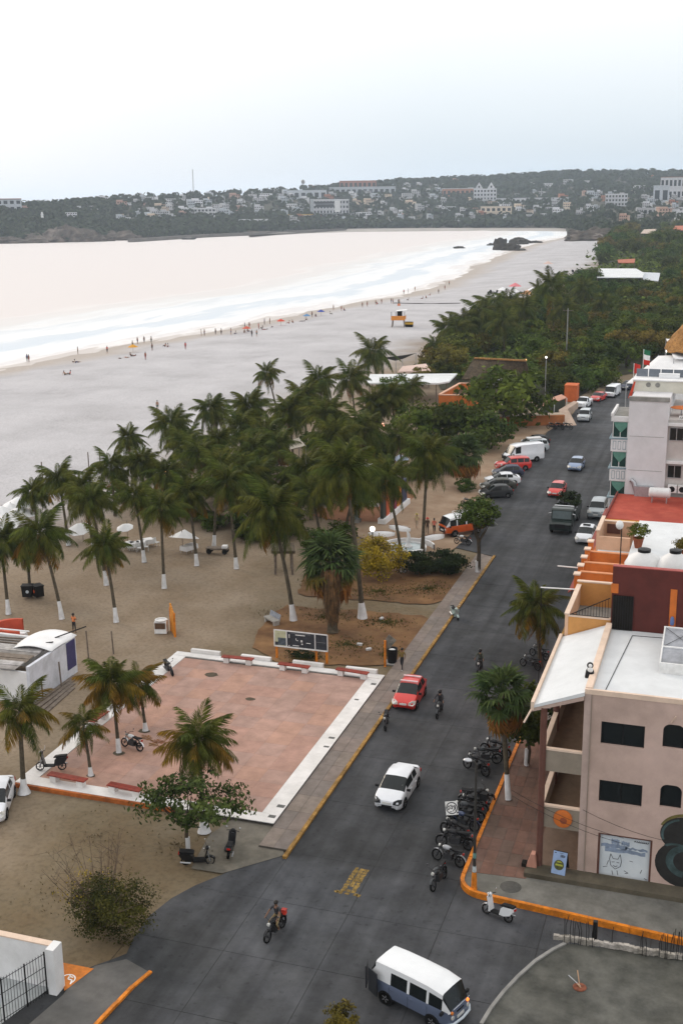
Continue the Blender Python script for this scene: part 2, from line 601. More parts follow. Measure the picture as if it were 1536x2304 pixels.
M_ORANGE = mat('orange_kerb_paint', (0.74, 0.225, 0.010), 0.65, 0.2, 5, stain=0.42)
M_YELLOWK = mat('worn_yellow_kerb_paint', (0.37, 0.20, 0.045), 0.85, 0.3, 4, stain=0.55)
def sheet(name, pts, z, m, kind='structure', parent=None, jag=0.0, thick=0.0):
    q = []
    n = len(pts)
    for i in range(n):
        a, b = Vector(pts[i][:2]), Vector(pts[(i + 1) % n][:2])
        k = max(1, int((b - a).length / 0.7)) if jag else 1
        for j in range(k):
            p = a.lerp(b, j / k)
            if jag:
                p += Vector((RND.uniform(-jag, jag), RND.uniform(-jag, jag)))
            q.append((p.x, p.y))
    b_ = MB()
    if thick:
        b_.prism(q, z - thick, z)
    else:
        ar = sum(q[i][0] * q[(i + 1) % len(q)][1] - q[(i + 1) % len(q)][0] * q[i][1] for i in range(len(q)))
        if ar < 0:
            q = q[::-1]
        b_.add([(x, y, z) for x, y in q], [tuple(range(len(q)))])
    o = b_.build(name, m, parent)
    if kind:
        o['kind'] = kind
    return o
P = lambda *l: [gz(*p) for p in l]
near = P((500, 1968), (440, 1992), (385, 2022), (335, 2062), (303, 2108), (285, 2146), (250, 2160), (215, 2172))
road_poly = [(9.42, 0.6), (9.8, -0.55), (10.9, -0.95), (14, -1.25), (26, -2.35), (26, -40), (-14, -40), (-9.3, -19), (-7.5, -14.6)] + [(p.x, p.y) for p in near[::-1]] + [(-2.2, -1.9), (-0.1, 0.2), (-0.1, 57), (-4.6, 59), (-4.9, 127), (-3.2, 129), (-3.4, 146), (-1.6, 158), (1.4, 174), (8, 192), (22, 214), (30, 214), (19, 188), (12.4, 170), (9.9, 150), (9.35, 120)]
road = sheet('road', road_poly, 0.0, M_JOINT)
# slabs of the concrete road surface, laid on the road bed with open joints
def clip_poly(poly, x0, x1, y0, y1):
    def cut(pl, ax, v, sgn):
        out = []
        for i in range(len(pl)):
            a, b = pl[i], pl[(i + 1) % len(pl)]
            ia, ib = sgn * (a[ax] - v) >= 0, sgn * (b[ax] - v) >= 0
            if ia:
                out.append(a)
            if ia != ib:
                t = (v - a[ax]) / (b[ax] - a[ax])
                out.append((a[0] + (b[0] - a[0]) * t, a[1] + (b[1] - a[1]) * t))
        return out
    for ax, v, s in ((0, x0, 1), (0, x1, -1), (1, y0, 1), (1, y1, -1)):
        poly = cut(poly, ax, v, s)
        if len(poly) < 3:
            return None
    return poly
def slabs(parent, poly, xl, yl, z, mats, gap=0.012, name='paving_slab', wob=0.0):
    k = 0
    for i in range(len(xl) - 1):
        for j in range(len(yl) - 1):
            q = clip_poly(poly, xl[i] + gap, xl[i + 1] - gap, yl[j] + gap, yl[j + 1] - gap)
            if not q:
                continue
            ar = sum(q[a][0] * q[(a + 1) % len(q)][1] - q[(a + 1) % len(q)][0] * q[a][1] for a in range(len(q)))
            if abs(ar) < 0.06:
                continue
            if ar < 0:
                q = q[::-1]
            zz = z + RND.uniform(-wob, wob)
            b_ = MB()
            n = len(q)
            b_.add([(x, y, zz) for x, y in q] + [(x, y, zz - 0.03) for x, y in q], [tuple(range(n))] + [(a, n + a, n + (a + 1) % n, (a + 1) % n) for a in range(n)])
            m_ = mats[RND.randrange(len(mats))] if isinstance(mats, list) else mats
            b_.build(name, m_, parent, world=False)
            k += 1
    return k
main = [p for p in road_poly]
slabs(road, main, [-14, -9.4, -4.7, 0.02, 4.7, 9.3, 14, 19, 26], [-40, -26, -19, -13.2, -8.7, -4.2, 0.3, 6.3, 12.3, 18.3, 24.3, 30.3, 36.3, 42.3, 48.3, 54.3, 60.3, 70, 80, 90, 100, 115, 130, 150, 215], 0.012, M_ROAD, 0.014, 'road_slab', 0.002)
# faded yellow arrow painted on the road: worn blocks of paint
M_YEL = mat('worn_yellow_road_paint', (0.30, 0.19, 0.045), 0.85, 0.4, 6, stain=0.6)
arrow = thing('road_arrow', 'faded yellow arrow painted on the dark road at the junction', 'road marking', gz(797, 1985, 0.016))
ar_a, ar_b = gz(782, 2008, 0.0), gz(815, 1955, 0.0)
axd = (ar_b - ar_a)
ln = axd.length
axd.normalize()
sidev = Vector((axd.y, -axd.x, 0))
rr_ = random.Random(4)
mb = MB()
for j in range(9):
    for i in range(3):
        if rr_.random() < 0.06:
            continue
        wdt = 0.28
        c = ar_a + axd * (ln * (j + 0.5) / 9) + sidev * ((i - 1) * 0.27 + rr_.uniform(-0.02, 0.02))
        hl, hw = ln / 18 * rr_.uniform(0.82, 0.97), 0.12 * rr_.uniform(0.85, 1.0)
        cs = [c + axd * a * hl + sidev * b * hw for a, b in ((-1, -1), (-1, 1), (1, 1), (1, -1))]
        mb.add([(p.x + rr_.uniform(-.03, .03), p.y + rr_.uniform(-.03, .03), 0.019) for p in cs], ((0, 1, 2, 3),))
mb.build('shaft', M_YEL, arrow)['kind'] = 'stuff'
mb = MB()
for i in range(9):
    s_ = (i - 4) * 0.15
    back = 0.75 * (1 - abs(i - 4) / 4.5)
    for k in range(2):
        if rr_.random() < 0.35:
            continue
        c = ar_a - axd * (0.12 + k * 0.3 * (back + .2)) + sidev * s_
        if k * 0.3 > back:
            continue
        cs = [c + axd * a * 0.11 + sidev * b * 0.1 for a, b in ((-1, -1), (-1, 1), (1, 1), (1, -1))]
        mb.add([(p.x + rr_.uniform(-.05, .05), p.y + rr_.uniform(-.05, .05), 0.019) for p in cs], ((0, 1, 2, 3),))
mb.build('head', M_YEL, arrow)['kind'] = 'stuff'

# -- left pavement with its worn yellow kerb
M_PAVE = [mat('pavement_%d' % i, c, 0.9, 0.14, 2.2, bump=0.2, stain=0.22, coords='World') for i, c in enumerate(((0.205, 0.165, 0.145), (0.22, 0.18, 0.155), (0.19, 0.16, 0.145)))]
M_BED = mat('mortar_bed', (0.08, 0.07, 0.06), 0.95)
pl = sheet('pavement', [(-1.86, 0.3), (-0.22, 0.3), (-0.22, 56.4), (-1.86, 57.4)], 0.125, M_BED, thick=0.2)
slabs(pl, [(-1.86, 0.3), (-0.22, 0.3), (-0.22, 56.4), (-1.86, 57.4)], [-1.86, -1.02, -0.22], [0.3 + 2.0 * i for i in range(30)], 0.14, M_PAVE, 0.01, wob=0.004)
kl = MB()
pts = [(-0.22, -0.6 + 0.0)] 
for i in range(29):
    y0, y1 = -0.4 + i * 2.0, -0.4 + (i + 1) * 2.0 - 0.02
    kb = MB().bx(-0.22, y0, -0.05, 0.0, min(y1, 57.0), 0.155)
    kb.build('kerb_stone', M_YELLOWK, pl, world=False)
# concrete apron at the end of the plaza
ap = P((520, 1846), (622, 1856), (640, 1925), (500, 1966), (430, 1955), (470, 1880))
M_APRON = mat('apron_concrete', (0.16, 0.145, 0.12), 0.92, 0.2, 1.2, stain=0.3, coords='World', bump=0.2)
sheet('corner_apron', [(p.x, p.y) for p in ap], 0.03, M_APRON)

# -- left lower kerb and ramp
kp = [gz(215, 2312), gz(262, 2262), gz(300, 2222), gz(340, 2188)]
kb = MB()
for i in range(3):
    a, b = kp[i], kp[i + 1]
    d = (b - a).normalized()
    s_ = Vector((d.y, -d.x, 0)) * 0.09
    kb2 = MB().prism([(a + s_)[:2], (b + s_ - d * 0.01)[:2], (b - s_ - d * 0.01)[:2], (a - s_)[:2]], -0.05, 0.16 - i * 0.03)
    ks = kb2.build('kerb_stone', M_ORANGE)
    if i == 0:
        k0 = ks
        ks.name = 'ramp_kerb'
        tag(ks, kind='structure')
    else:
        ks.parent = k0
M_RAMP = mat('ramp_asphalt', (0.115, 0.11, 0.105), 0.9, 0.15, 1.2, stain=0.2, coords='World')
sheet('ramp_pavement', [(p.x, p.y) for p in [gz(210, 2312), gz(262, 2264), gz(302, 2222), gz(338, 2190), gz(285, 2160), gz(215, 2175), gz(170, 2200), gz(143, 2240), gz(60, 2312)]], 0.05, M_RAMP)
# orange painted panel with a white access symbol
opn = [gz(140, 2168), gz(212, 2182), gz(146, 2232), gz(138, 2200)]
sheet('painted_ramp_panel', [(p.x, p.y) for p in opn], 0.062, mat('orange_floor_paint', (0.55, 0.17, 0.02), 0.8, 0.2, 3, stain=0.3))
sy = thing('access_symbol', 'white access symbol painted on the orange ramp panel', 'road marking', gz(153, 2203, 0.066))
mb = MB()
for k in range(16):
    w0, w1 = math.pi * 2 * k / 20 - 0.6, math.pi * 2 * (k + 1) / 20 - 0.6
    mb.add([(0.30 * math.cos(w0), 0.30 * math.sin(w0), 0), (0.36 * math.cos(w0), 0.36 * math.sin(w0), 0), (0.36 * math.cos(w1), 0.36 * math.sin(w1), 0), (0.30 * math.cos(w1), 0.30 * math.sin(w1), 0)], ((0, 1, 2, 3),))
mb.build('wheel_arc', M_WHITEPAINT, sy, world=False)
mb = MB()
for a, b in (((-0.05, 0.35), (0.0, 0.02)), ((0.0, 0.02), (0.22, 0.0)), ((0.22, 0.0), (0.30, -0.28)), ((-0.03, 0.2), (0.18, 0.18))):
    a, b = Vector(a), Vector(b)
    d = (b - a).normalized()
    s_ = Vector((-d.y, d.x)) * 0.035
    mb.add([(*(a - s_), 0.001), (*(b - s_), 0.001), (*(b + s_), 0.001), (*(a + s_), 0.001)], ((0, 1, 2, 3),))
mb.build('figure', M_WHITEPAINT, sy, world=False)

# -- plaza
PX0, PX1, PY0, PY1, PZ = -18.65, -1.88, 2.55, 24.75, 0.2
plaza = sheet('plaza', [(PX0, PY0), (PX1, PY0), (PX1, PY1), (PX0, PY1)], PZ - 0.02, M_BED, thick=0.5)
M_TILE = [mat('plaza_paving_%d' % i, c, 0.88, 0.13, 1.1, bump=0.15, stain=0.2, coords='World') for i, c in enumerate(((0.40, 0.245, 0.195), (0.385, 0.245, 0.202), (0.415, 0.245, 0.185), (0.38, 0.245, 0.204), (0.40, 0.237, 0.188)))]
xl = [PX0 + 1.1 + i * (PX1 - PX0 - 2.2) / 9 for i in range(10)]
yl = [PY0 + 1.0 + i * (PY1 - PY0 - 2.0) / 12 for i in range(13)]
slabs(plaza, [(PX0, PY0), (PX1, PY0), (PX1, PY1), (PX0, PY1)], xl, yl, PZ, M_TILE, 0.005, 'paving_slab', 0.001)
M_BORDER = mat('plaza_white_paint', (0.72, 0.70, 0.69), 0.75, 0.07, 1.5, stain=0.16, coords='World')
def border(x0, y0, x1, y1, ztop, n, alongx):
    for i in range(n):
        a, b = i / n, (i + 1) / n
        if alongx:
            MB().bx(x0 + (x1 - x0) * a + 0.004, y0, 0.1, x0 + (x1 - x0) * b - 0.004, y1, ztop).build('border_slab', M_BORDER, plaza, world=False)
        else:
            MB().bx(x0, y0 + (y1 - y0) * a + 0.004, 0.1, x1, y0 + (y1 - y0) * b - 0.004, ztop).build('border_slab', M_BORDER, plaza, world=False)
border(PX0, PY0, PX1, PY0 + 0.95, PZ + 0.03, 6, True)
border(PX0, PY1 - 0.75, PX1, PY1, PZ + 0.05, 6, True)
border(PX0, PY0 + 0.96, PX0 + 1.08, PY1 - 0.76, PZ + 0.03, 8, False)
border(PX1 - 1.08, PY0 + 0.96, PX1, PY1 - 0.76, PZ + 0.03, 8, False)
MB().bx(PX0, PY0 - 0.16, -0.2, -8.0, PY0, PZ + 0.0).build('painted_edge', mat('orange_edge_paint', (0.42, 0.115, 0.02), 0.8, 0.3, 2, stain=0.4), plaza, world=False)
# inspection covers and tree pits let into the paving
M_COVER = mat('cast_cover', (0.10, 0.10, 0.095), 0.7, 0.2, 8)
M_SOIL = mat('pit_soil', (0.07, 0.055, 0.035), 0.95, 0.3, 4)
for (px, py, sx, sy_) in ((632, 1815, 0.45, 0.32), (612, 1838, 0.42, 0.3), (746, 1661, 0.4, 0.25), (734, 1681, 0.35, 0.2), (840, 1540, 0.38, 0.3), (848, 1526, 0.3, 0.2), (802, 1575, 0.3, 0.2)):
    p = gz(px, py, PZ)
    MB().box((p.x, p.y, PZ + 0.034), (sx, sy_, 0.012)).build('inspection_cover', M_COVER, plaza, world=False)
for px, py, r_ in ((476, 1518, 0.5), (563, 1573, 0.36), (268, 1695, 0.4), (325, 1645, 0.42), (205, 1745, 0.3)):
    p = gz(px, py, PZ)
    b_ = MB()
    b_.add([(p.x + r_ * RND.uniform(0.85, 1.15) * math.cos(k * 0.5236), p.y + 0.8 * r_ * RND.uniform(0.85, 1.15) * math.sin(k * 0.5236), PZ + 0.008) for k in range(12)], [tuple(range(12))])
    b_.build('tree_pit', M_SOIL, plaza, world=False)

# -- right pavement: orange kerb round the corner, red pavers, grey concrete
RZ = 0.26
out = [(9.32, 17.0), (9.32, 0.55)]
for k in range(1, 8):
    w = math.pi + math.pi / 2 * k / 8
    out.append((10.75 + 1.43 * math.cos(w), 0.35 + 1.43 * math.sin(w) + 0.05))
out += [(10.9, -1.06), (14.0, -1.34), (20.0, -1.9), (26.0, -2.45)]
def offs(pl, d):
    r = []
    for i in range(len(pl)):
        a, b = Vector(pl[max(0, i - 1)]), Vector(pl[min(len(pl) - 1, i + 1)])
        t = (b - a).normalized()
        r.append(Vector(pl[i]) + Vector((-t.y, t.x)) * d)
    return r
inn = offs(out, 0.2)
pr_ = sheet('corner_pavement', [tuple(p) for p in inn] + [(26, 2.3), (15.1, 2.3), (15.1, 13), (12.6, 13), (12.6, 17)], RZ - 0.012, mat('corner_concrete', (0.17, 0.165, 0.15), 0.92, 0.22, 1.0, bump=0.25, stain=0.32, coords='World'), thick=0.3)
for i in range(len(out) - 1):
    a, b, c, d = out[i], out[i + 1], inn[i + 1], inn[i]
    n = max(1, int((Vector(a) - Vector(b)).length / 1.6))
    for k in range(n):
        e0, e1 = k / n, (k + 1) / n - (0.004 if n > 1 else 0)
        L_ = lambda u, v, t: (u[0] + (v[0] - u[0]) * t, u[1] + (v[1] - u[1]) * t)
        MB().prism([L_(a, b, e0), L_(a, b, e1), L_(d, c, e1), L_(d, c, e0)], -0.05, RZ + 0.07).build('kerb_stone', M_ORANGE, pr_, world=False)
M_RED = [mat('red_paver_%d' % i, c, 0.9, 0.16, 2.5, bump=0.2, stain=0.25, coords='World') for i, c in enumerate(((0.165, 0.085, 0.062), (0.15, 0.085, 0.065), (0.175, 0.095, 0.07), (0.14, 0.09, 0.07)))]
redpoly = [(9.56, 0.9), (12.5, 1.1), (12.9, 2.25), (15.0, 2.25), (15.0, 13), (12.55, 13), (12.55, 17), (9.56, 17)]
slabs(pr_, redpoly, [9.5 + 0.62 * i for i in range(10)], [0.8 + 1.25 * i for i in range(15)], RZ + 0.004, M_RED, 0.008, wob=0.004)
p = gz(1148, 1995, RZ)
b_ = MB()
b_.lathe([(0.001, 0.0), (0.52, 0.0), (0.55, -0.02)], 24, (p.x, p.y, RZ + 0.004))
b_.build('round_cover', mat('dark_round_cover', (0.07, 0.068, 0.062), 0.85, 0.2, 6), pr_, world=False, smooth=True)
far_p = sheet('far_pavement', [(9.4, 17.2), (12.2, 17.2), (12.2, 120), (9.4, 118)], 0.14, mat('far_pavement_concrete', (0.15, 0.14, 0.13), 0.92, 0.2, 1.0, stain=0.25, coords='World'), thick=0.2)
MB().bx(9.22, 17.2, -0.05, 9.4, 118, 0.16).build('kerb', M_YELLOWK, far_p, world=False)

# -- garden soil, path and parking lot
M_GARD = mat('garden_soil', (0.125, 0.055, 0.018), 0.95, scale=0.5, col2=(0.235, 0.125, 0.050), coords='World', bump=0.4, bscale=6, stain=0.4)
sheet('garden_bed', [(p.x, p.y) for p in P((640, 1362), (700, 1368), (800, 1373), (950, 1385), (980, 1398), (940, 1450), (890, 1497), (740, 1497), (620, 1488), (565, 1455), (590, 1410))], -0.012 + 0.03, M_GARD, jag=0.22)
sheet('garden_bed', [(p.x, p.y) for p in P((670, 1335), (690, 1285), (780, 1280), (900, 1270), (1040, 1290), (1010, 1350), (960, 1362), (800, 1348), (690, 1342))], -0.012 + 0.03, M_GARD, jag=0.22)
M_LOT = mat('lot_paving', (0.27, 0.175, 0.11), 0.93, scale=0.35, col2=(0.36, 0.26, 0.18), coords='World', bump=0.2, bscale=8, stain=0.25)
sheet('parking_lot', [(p.x, p.y) for p in P((1010, 1245), (1060, 1200), (1108, 1105), (1150, 1020), (1250, 960), (1170, 955), (1060, 1045), (960, 1075), (850, 1108), (760, 1160), (780, 1195), (870, 1238))], 0.026, M_LOT, jag=0.15)
M_BRICKY = mat('red_earth', (0.235, 0.095, 0.042), 0.93, scale=0.6, col2=(0.30, 0.14, 0.07), coords='World', stain=0.25)
sheet('red_terrace', [(p.x, p.y) for p in P((700, 1160), (790, 1115), (905, 1100), (935, 1115), (870, 1175), (760, 1172))], 0.042, M_BRICKY, jag=0.1)
# -- forest floor right of the beach
M_FLOOR = mat('forest_floor', (0.022, 0.028, 0.010), 0.95, scale=0.12, col2=(0.05, 0.045, 0.02), coords='World', stain=0.3)
FOREST = [(-30, 158), (-39, 184), (-38, 195), (-39, 247), (-36, 309), (-35, 422), (-50, 594), (-63, 758), (-70, 894), (-85, 1130), (700, 1300), (900, 600), (500, 250), (120, 150), (60, 120), (30, 222), (14, 206), (-2, 180), (-5, 150), (-12, 150)]
sheet('forest_floor', FOREST, 0.03, M_FLOOR)

# ================================================================== BUILDINGS
M_MAUVE = mat('mauve_plaster', (0.52, 0.385, 0.335), 0.9, 0.07, 0.8, bump=0.12, bscale=30, stain=0.22, coords='World')
M_PEACH = mat('peach_plaster', (0.62, 0.40, 0.27), 0.88, 0.08, 1.0, bump=0.1, stain=0.14)
M_CREAMTRIM = mat('cream_trim', (0.70, 0.54, 0.43), 0.85, 0.07, 1.5, stain=0.12)
M_OCHRE = mat('ochre_plaster', (0.55, 0.27, 0.085), 0.88, 0.1, 1.0, stain=0.15)
M_ORW = mat('orange_plaster', (0.57, 0.15, 0.025), 0.85, 0.12, 1.0, stain=0.15)
M_BURG = mat('burgundy_plaster', (0.10, 0.022, 0.017), 0.9, 0.15, 0.8, stain=0.18, bump=0.1)
M_ROOFW = mat('white_roof_coat', (0.66, 0.68, 0.70), 0.8, 0.06, 0.7, stain=0.10, coords='World', bump=0.05)
M_REDROOF = mat('red_roof_coat', (0.36, 0.045, 0.025), 0.75, scale=0.9, col2=(0.47, 0.085, 0.05), stain=0.2, coords='World', bump=0.1)
M_OLIVE = mat('grey_olive_plaster', (0.26, 0.22, 0.175), 0.9, 0.1, 1.5, stain=0.15)  # grey-olive finish of the balcony parapets and downpipe
M_BROWNC = mat('brown_column_paint', (0.11, 0.045, 0.032), 0.8, 0.15, 2)
M_THATCH = mat('thatch', (0.10, 0.075, 0.05), 0.95, 0.45, 3.5, bump=0.8, bscale=9, stain=0.4)
M_THATCHO = mat('fresh_thatch', (0.36, 0.18, 0.055), 0.95, 0.35, 3.5, bump=0.8, bscale=9, stain=0.3)
M_CANVAS = mat('white_canvas', (0.76, 0.76, 0.77), 0.8, 0.05, 1, stain=0.08)
M_TEAL = mat('teal_curtain', (0.10, 0.24, 0.19), 0.85, 0.12, 3)
M_TIN = mat('weathered_tin', (0.25, 0.23, 0.225), 0.7, 0.35, 1.2, stain=0.4, bump=0.2)
M_PURPLE = mat('purple_paint', (0.045, 0.04, 0.12), 0.8, 0.15, 2)
M_PLASTICW = mat('white_plastic', (0.70, 0.70, 0.70), 0.5, 0.05, 2, stain=0.1)

def wall_y(name, parent, x0, x1, z0, z1, y, th, m, openings=(), arch=()):
    """wall in the plane Y=y facing the street corner, thickness th going back, with real openings"""
    ops = list(openings) + list(arch)
    X = sorted(set([x0, x1] + [v for o in ops for v in (o[0], o[1])]))
    Z = sorted(set([z0, z1] + [v for o in ops for v in (o[2], o[3])]))
    b = MB()
    for i in range(len(X) - 1):
        for j in range(len(Z) - 1):
            cx, cz = (X[i] + X[i + 1]) / 2, (Z[j] + Z[j + 1]) / 2
            if any(o[0] < cx < o[1] and o[2] < cz < o[3] for o in ops):
                continue
            b.bx(X[i], y, Z[j], X[i + 1], y + th, Z[j + 1])
    for (a, c, d, e) in arch:
        r = min((c - a) / 2, 0.34)
        for s, xx in ((1, a), (-1, c)):
            pts = [(xx, y, e)]
            for k in range(7):
                w = math.pi / 2 * k / 6
                pts.append((xx + s * r * (1 - math.sin(w)), y, e - r * (1 - math.cos(w))))
            if s < 0:
                pts = pts[::-1]
            b.ext(pts[::-1], (0, th, 0))
    return b.build(name, m, parent)
def window(parent, x0, x1, z0, z1, y, m_frame=M_BLACK, mull=0, name='window', fr=0.05, glass=M_GLASS):
    f = MB()
    f.bx(x0, y, z0, x1, y + 0.05, z0 + fr).bx(x0, y, z1 - fr, x1, y + 0.05, z1).bx(x0, y, z0 + fr, x0 + fr, y + 0.05, z1 - fr).bx(x1 - fr, y, z0 + fr, x1, y + 0.05, z1 - fr)
    for k in range(mull):
        xm = x0 + (x1 - x0) * (k + 1) / (mull + 1)
        f.bx(xm - fr / 2, y, z0 + fr, xm + fr / 2, y + 0.05, z1 - fr)
    w = f.build(name, m_frame, parent)
    for k in range(mull + 1):
        a = x0 + (x1 - x0) * k / (mull + 1) + fr / 2
        c = x0 + (x1 - x0) * (k + 1) / (mull + 1) - fr / 2
        MB().bx(a, y + 0.02, z0 + fr / 2, c, y + 0.035, z1 - fr / 2).build('pane', glass, w)
    return w

# ---------------- corner building
cb = thing('corner_building', 'mauve three-storey corner building with square windows, open side balconies and white roof', 'building', (15.1, 2.3, 0))
w1, w2 = (15.84, 17.94, 7.72, 8.93), (15.88, 17.98, 4.55, 5.76)
a1, a2 = (18.80, 19.82, 7.95, 9.2), (18.84, 19.86, 4.75, 5.98)
brd = (15.95, 18.62, 0.3, 2.82)
wall_y('front_wall', cb, 14.98, 26, 0.0, 10.3, 2.3, 0.3, M_MAUVE, [w1, w2, brd], [a1, a2])
for o in (w1, w2):
    window(cb, o[0], o[1], o[2], o[3], 2.45, M_BLACK, 1, fr=0.06)
for o in (a1, a2):
    window(cb, o[0], o[1], o[2], o[3], 2.45, M_BLACK, 0, fr=0.06)
MB().bx(14.98, 2.6, 0, 15.25, 12.0, 10.3).build('side_wall', M_MAUVE, cb)
MB().bx(15.25, 2.6, 9.9, 26, 12.0, 10.24).build('roof', M_ROOFW, cb)
MB().bx(14.98, 2.28, 10.3, 26, 2.44, 10.55).build('parapet', M_CREAMTRIM, cb)
MB().bx(14.98, 2.44, 10.3, 15.3, 12.0, 10.6).build('parapet', M_CREAMTRIM, cb)
MB().bx(14.97, 2.285, 0.25, 15.32, 2.3, 10.3).build('corner_pilaster', mat('mauve_trim', (0.47, 0.36, 0.32), 0.9, 0.08, 1, stain=0.15), cb)
MB().tube([(15.33, 2.24, 0.5), (15.33, 2.24, 10.3)], 0.022, 6).build('downpipe', M_OLIVE, cb)
# awning roof over the balconies
aw = MB()
aw.ext([(12.5, 2.15, 9.28), (14.98, 2.15, 10.22), (14.98, 2.15, 10.42), (12.5, 2.15, 9.44)], (0, 9.9, 0))
awn = aw.build('awning_roof', M_ROOFW, cb)
MB().ext([(12.36, 2.1, 9.16), (12.52, 2.1, 9.16), (12.52, 2.1, 9.62), (12.36, 2.1, 9.62)], (0, 10.0, 0)).build('eaves_trim', M_CREAMTRIM, awn)
MB().ext([(12.36, 2.13, 9.05), (14.97, 2.13, 10.0), (14.97, 2.13, 10.2), (12.52, 2.13, 9.27), (12.36, 2.13, 9.17)], (0, 0.06, 0)).build('fascia', M_MAUVE, awn)
MB().tube([(12.4, 2.1, 9.2), (12.1, 1.75, 8.6)], 0.05, 6).build('water_spout', M_CREAMTRIM, awn)
for zt, zb in ((7.12, 5.86), (3.96, 2.7)):
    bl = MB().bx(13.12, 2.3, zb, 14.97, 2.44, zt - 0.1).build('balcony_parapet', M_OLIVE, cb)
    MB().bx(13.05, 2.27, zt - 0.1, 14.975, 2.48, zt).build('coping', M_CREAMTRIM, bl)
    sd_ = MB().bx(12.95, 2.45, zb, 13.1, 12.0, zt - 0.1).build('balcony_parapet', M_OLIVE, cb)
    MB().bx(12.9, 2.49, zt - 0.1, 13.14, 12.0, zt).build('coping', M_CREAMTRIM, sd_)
    MB().bx(13.1, 2.45, zb - 0.02, 14.975, 12.0, zb + 0.14).build('balcony_floor', mat('balcony_tile', (0.20, 0.135, 0.085), 0.8, 0.15, 2), cb)
for y in (2.3, 6.9, 11.6):
    MB().lathe([(0.17, 0.2), (0.17, 9.35)], 14, (13.02, y + (0.0 if y > 3 else -0.06), 0)).build('column', M_BROWNC, cb, smooth=True)
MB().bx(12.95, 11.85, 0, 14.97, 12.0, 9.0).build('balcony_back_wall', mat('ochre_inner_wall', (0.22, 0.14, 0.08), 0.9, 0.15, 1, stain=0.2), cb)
MB().bx(12.4, 1.25, 0.0, 26, 2.29, 0.5).build('step', mat('dark_step_concrete', (0.10, 0.085, 0.06), 0.92, 0.2, 1.5, stain=0.3), cb)
MB().bx(12.75, 2.295, 0.0, 14.97, 11.8, 0.42).build('porch_floor', mat('porch_tile', (0.15, 0.10, 0.07), 0.8, 0.15, 2), cb)
MB().tube([(19.15, 2.25, 9.3), (19.35, 2.05, 9.75)], 0.03, 6).build('wall_pipe', M_CREAMTRIM, cb)
# painted board in the shop opening
bd = MB().bx(brd[0], 2.52, brd[2], brd[1], 2.6, brd[3]).build('shop_board', mat('board_paint', (0.56, 0.62, 0.68), 0.8, scale=0.7, col2=(0.68, 0.73, 0.77), stain=0.1), cb)
bd['label'] = 'pale blue painted board with sketched figures in the shop opening'
f = MB()
f.bx(brd[0], 2.36, brd[2], brd[0] + 0.1, 2.51, brd[3]).bx(brd[1] - 0.1, 2.36, brd[2], brd[1], 2.51, brd[3]).bx(brd[0] + 0.1, 2.36, brd[3] - 0.1, brd[1] - 0.1, 2.51, brd[3])
f.build('opening_frame', M_BROWNC, cb)
def strokes(name, parent, lines, y, m, w=0.025):
    """flat painted lines on a wall plane, a millimetre or two proud of it"""
    b = MB()
    for ln_ in lines:
        for a, c in zip(ln_, ln_[1:]):
            a, c = Vector(a), Vector(c)
            d = (c - a)
            if d.length < 1e-5:
                continue
            d.normalize()
            s = Vector((-d.y, d.x)) * w / 2
            b.add([(p.x, y, p.y) for p in (a - s - d * w * .3, c - s + d * w * .3, c + s + d * w * .3, a + s - d * w * .3)], ((0, 1, 2, 3),))
    return b.build(name, m, parent)
M_INK = mat('black_ink', (0.03, 0.03, 0.035), 0.8)
M_WASH = mat('blue_wash', (0.27, 0.34, 0.47), 0.85, 0.3, 2.0, stain=0.3)
b_ = MB()
for (x0, x1, z0, z1) in ((16.1, 17.4, 1.95, 2.15), (16.3, 18.3, 1.75, 1.93), (16.6, 17.0, 2.2, 2.45), (17.1, 17.5, 2.18, 2.4), (17.3, 18.4, 1.98, 2.1)):
    n = 9
    pts = [(x0 + (x1 - x0) * k / n, 2.516, z0 + RND.uniform(-.05, .05)) for k in range(n + 1)] + [(x1 - (x1 - x0) * k / n, 2.516, z1 + RND.uniform(-.05, .05)) for k in range(n + 1)]
    b_.add(pts, [tuple(range(len(pts)))])
b_.build('wash', M_WASH, bd)
X0, Z0 = 16.55, 0.85
strokes('sketch', bd, [[(X0, Z0 + .45), (X0 + .05, Z0 + .75), (X0 + .18, Z0 + .5), (X0 + .42, Z0 + .5), (X0 + .52, Z0 + .78), (X0 + .6, Z0 + .4), (X0 + .55, Z0 + .1), (X0 + .3, Z0 - .08), (X0 + .08, Z0 + .1), (X0, Z0 + .45)], [(X0 + .12, Z0 + .3), (X0 + .25, Z0 + .32)], [(X0 + .36, Z0 + .32), (X0 + .48, Z0 + .3)], [(X0 + .2, Z0 + .12), (X0 + .3, Z0 + .05), (X0 + .4, Z0 + .12)], [(X0 + .15, Z0 - .2), (X0 + .2, Z0 - .42)], [(X0 + .4, Z0 - .15), (X0 + .45, Z0 - .4)], [(X0 - .3, Z0 - .05), (X0 - .1, Z0 + .02)], [(X0 - .12, Z0 + .1), (X0 - .05, Z0 + .35)], [(X0 + .75, Z0 - .1), (X0 + .95, Z0 - .2), (X0 + .8, Z0 - .25)], [(X0 + 1.0, Z0 + .5), (X0 + 1.15, Z0 + .48)], [(X0 + 1.55, Z0 - .1), (X0 + 1.62, Z0 + .1)], [(X0 + 1.75, Z0 - .35), (X0 + 1.9, Z0 - .42)]], 2.514, M_INK, 0.03)
strokes('lettering', bd, [[(17.75 + i * .09, 2.45), (17.75 + i * .09 + .05, 2.53)] for i in range(8)] + [[(17.72, 2.5), (17.8, 2.5)], [(17.9, 2.46), (18.4, 2.46)]], 2.514, M_INK, 0.035)
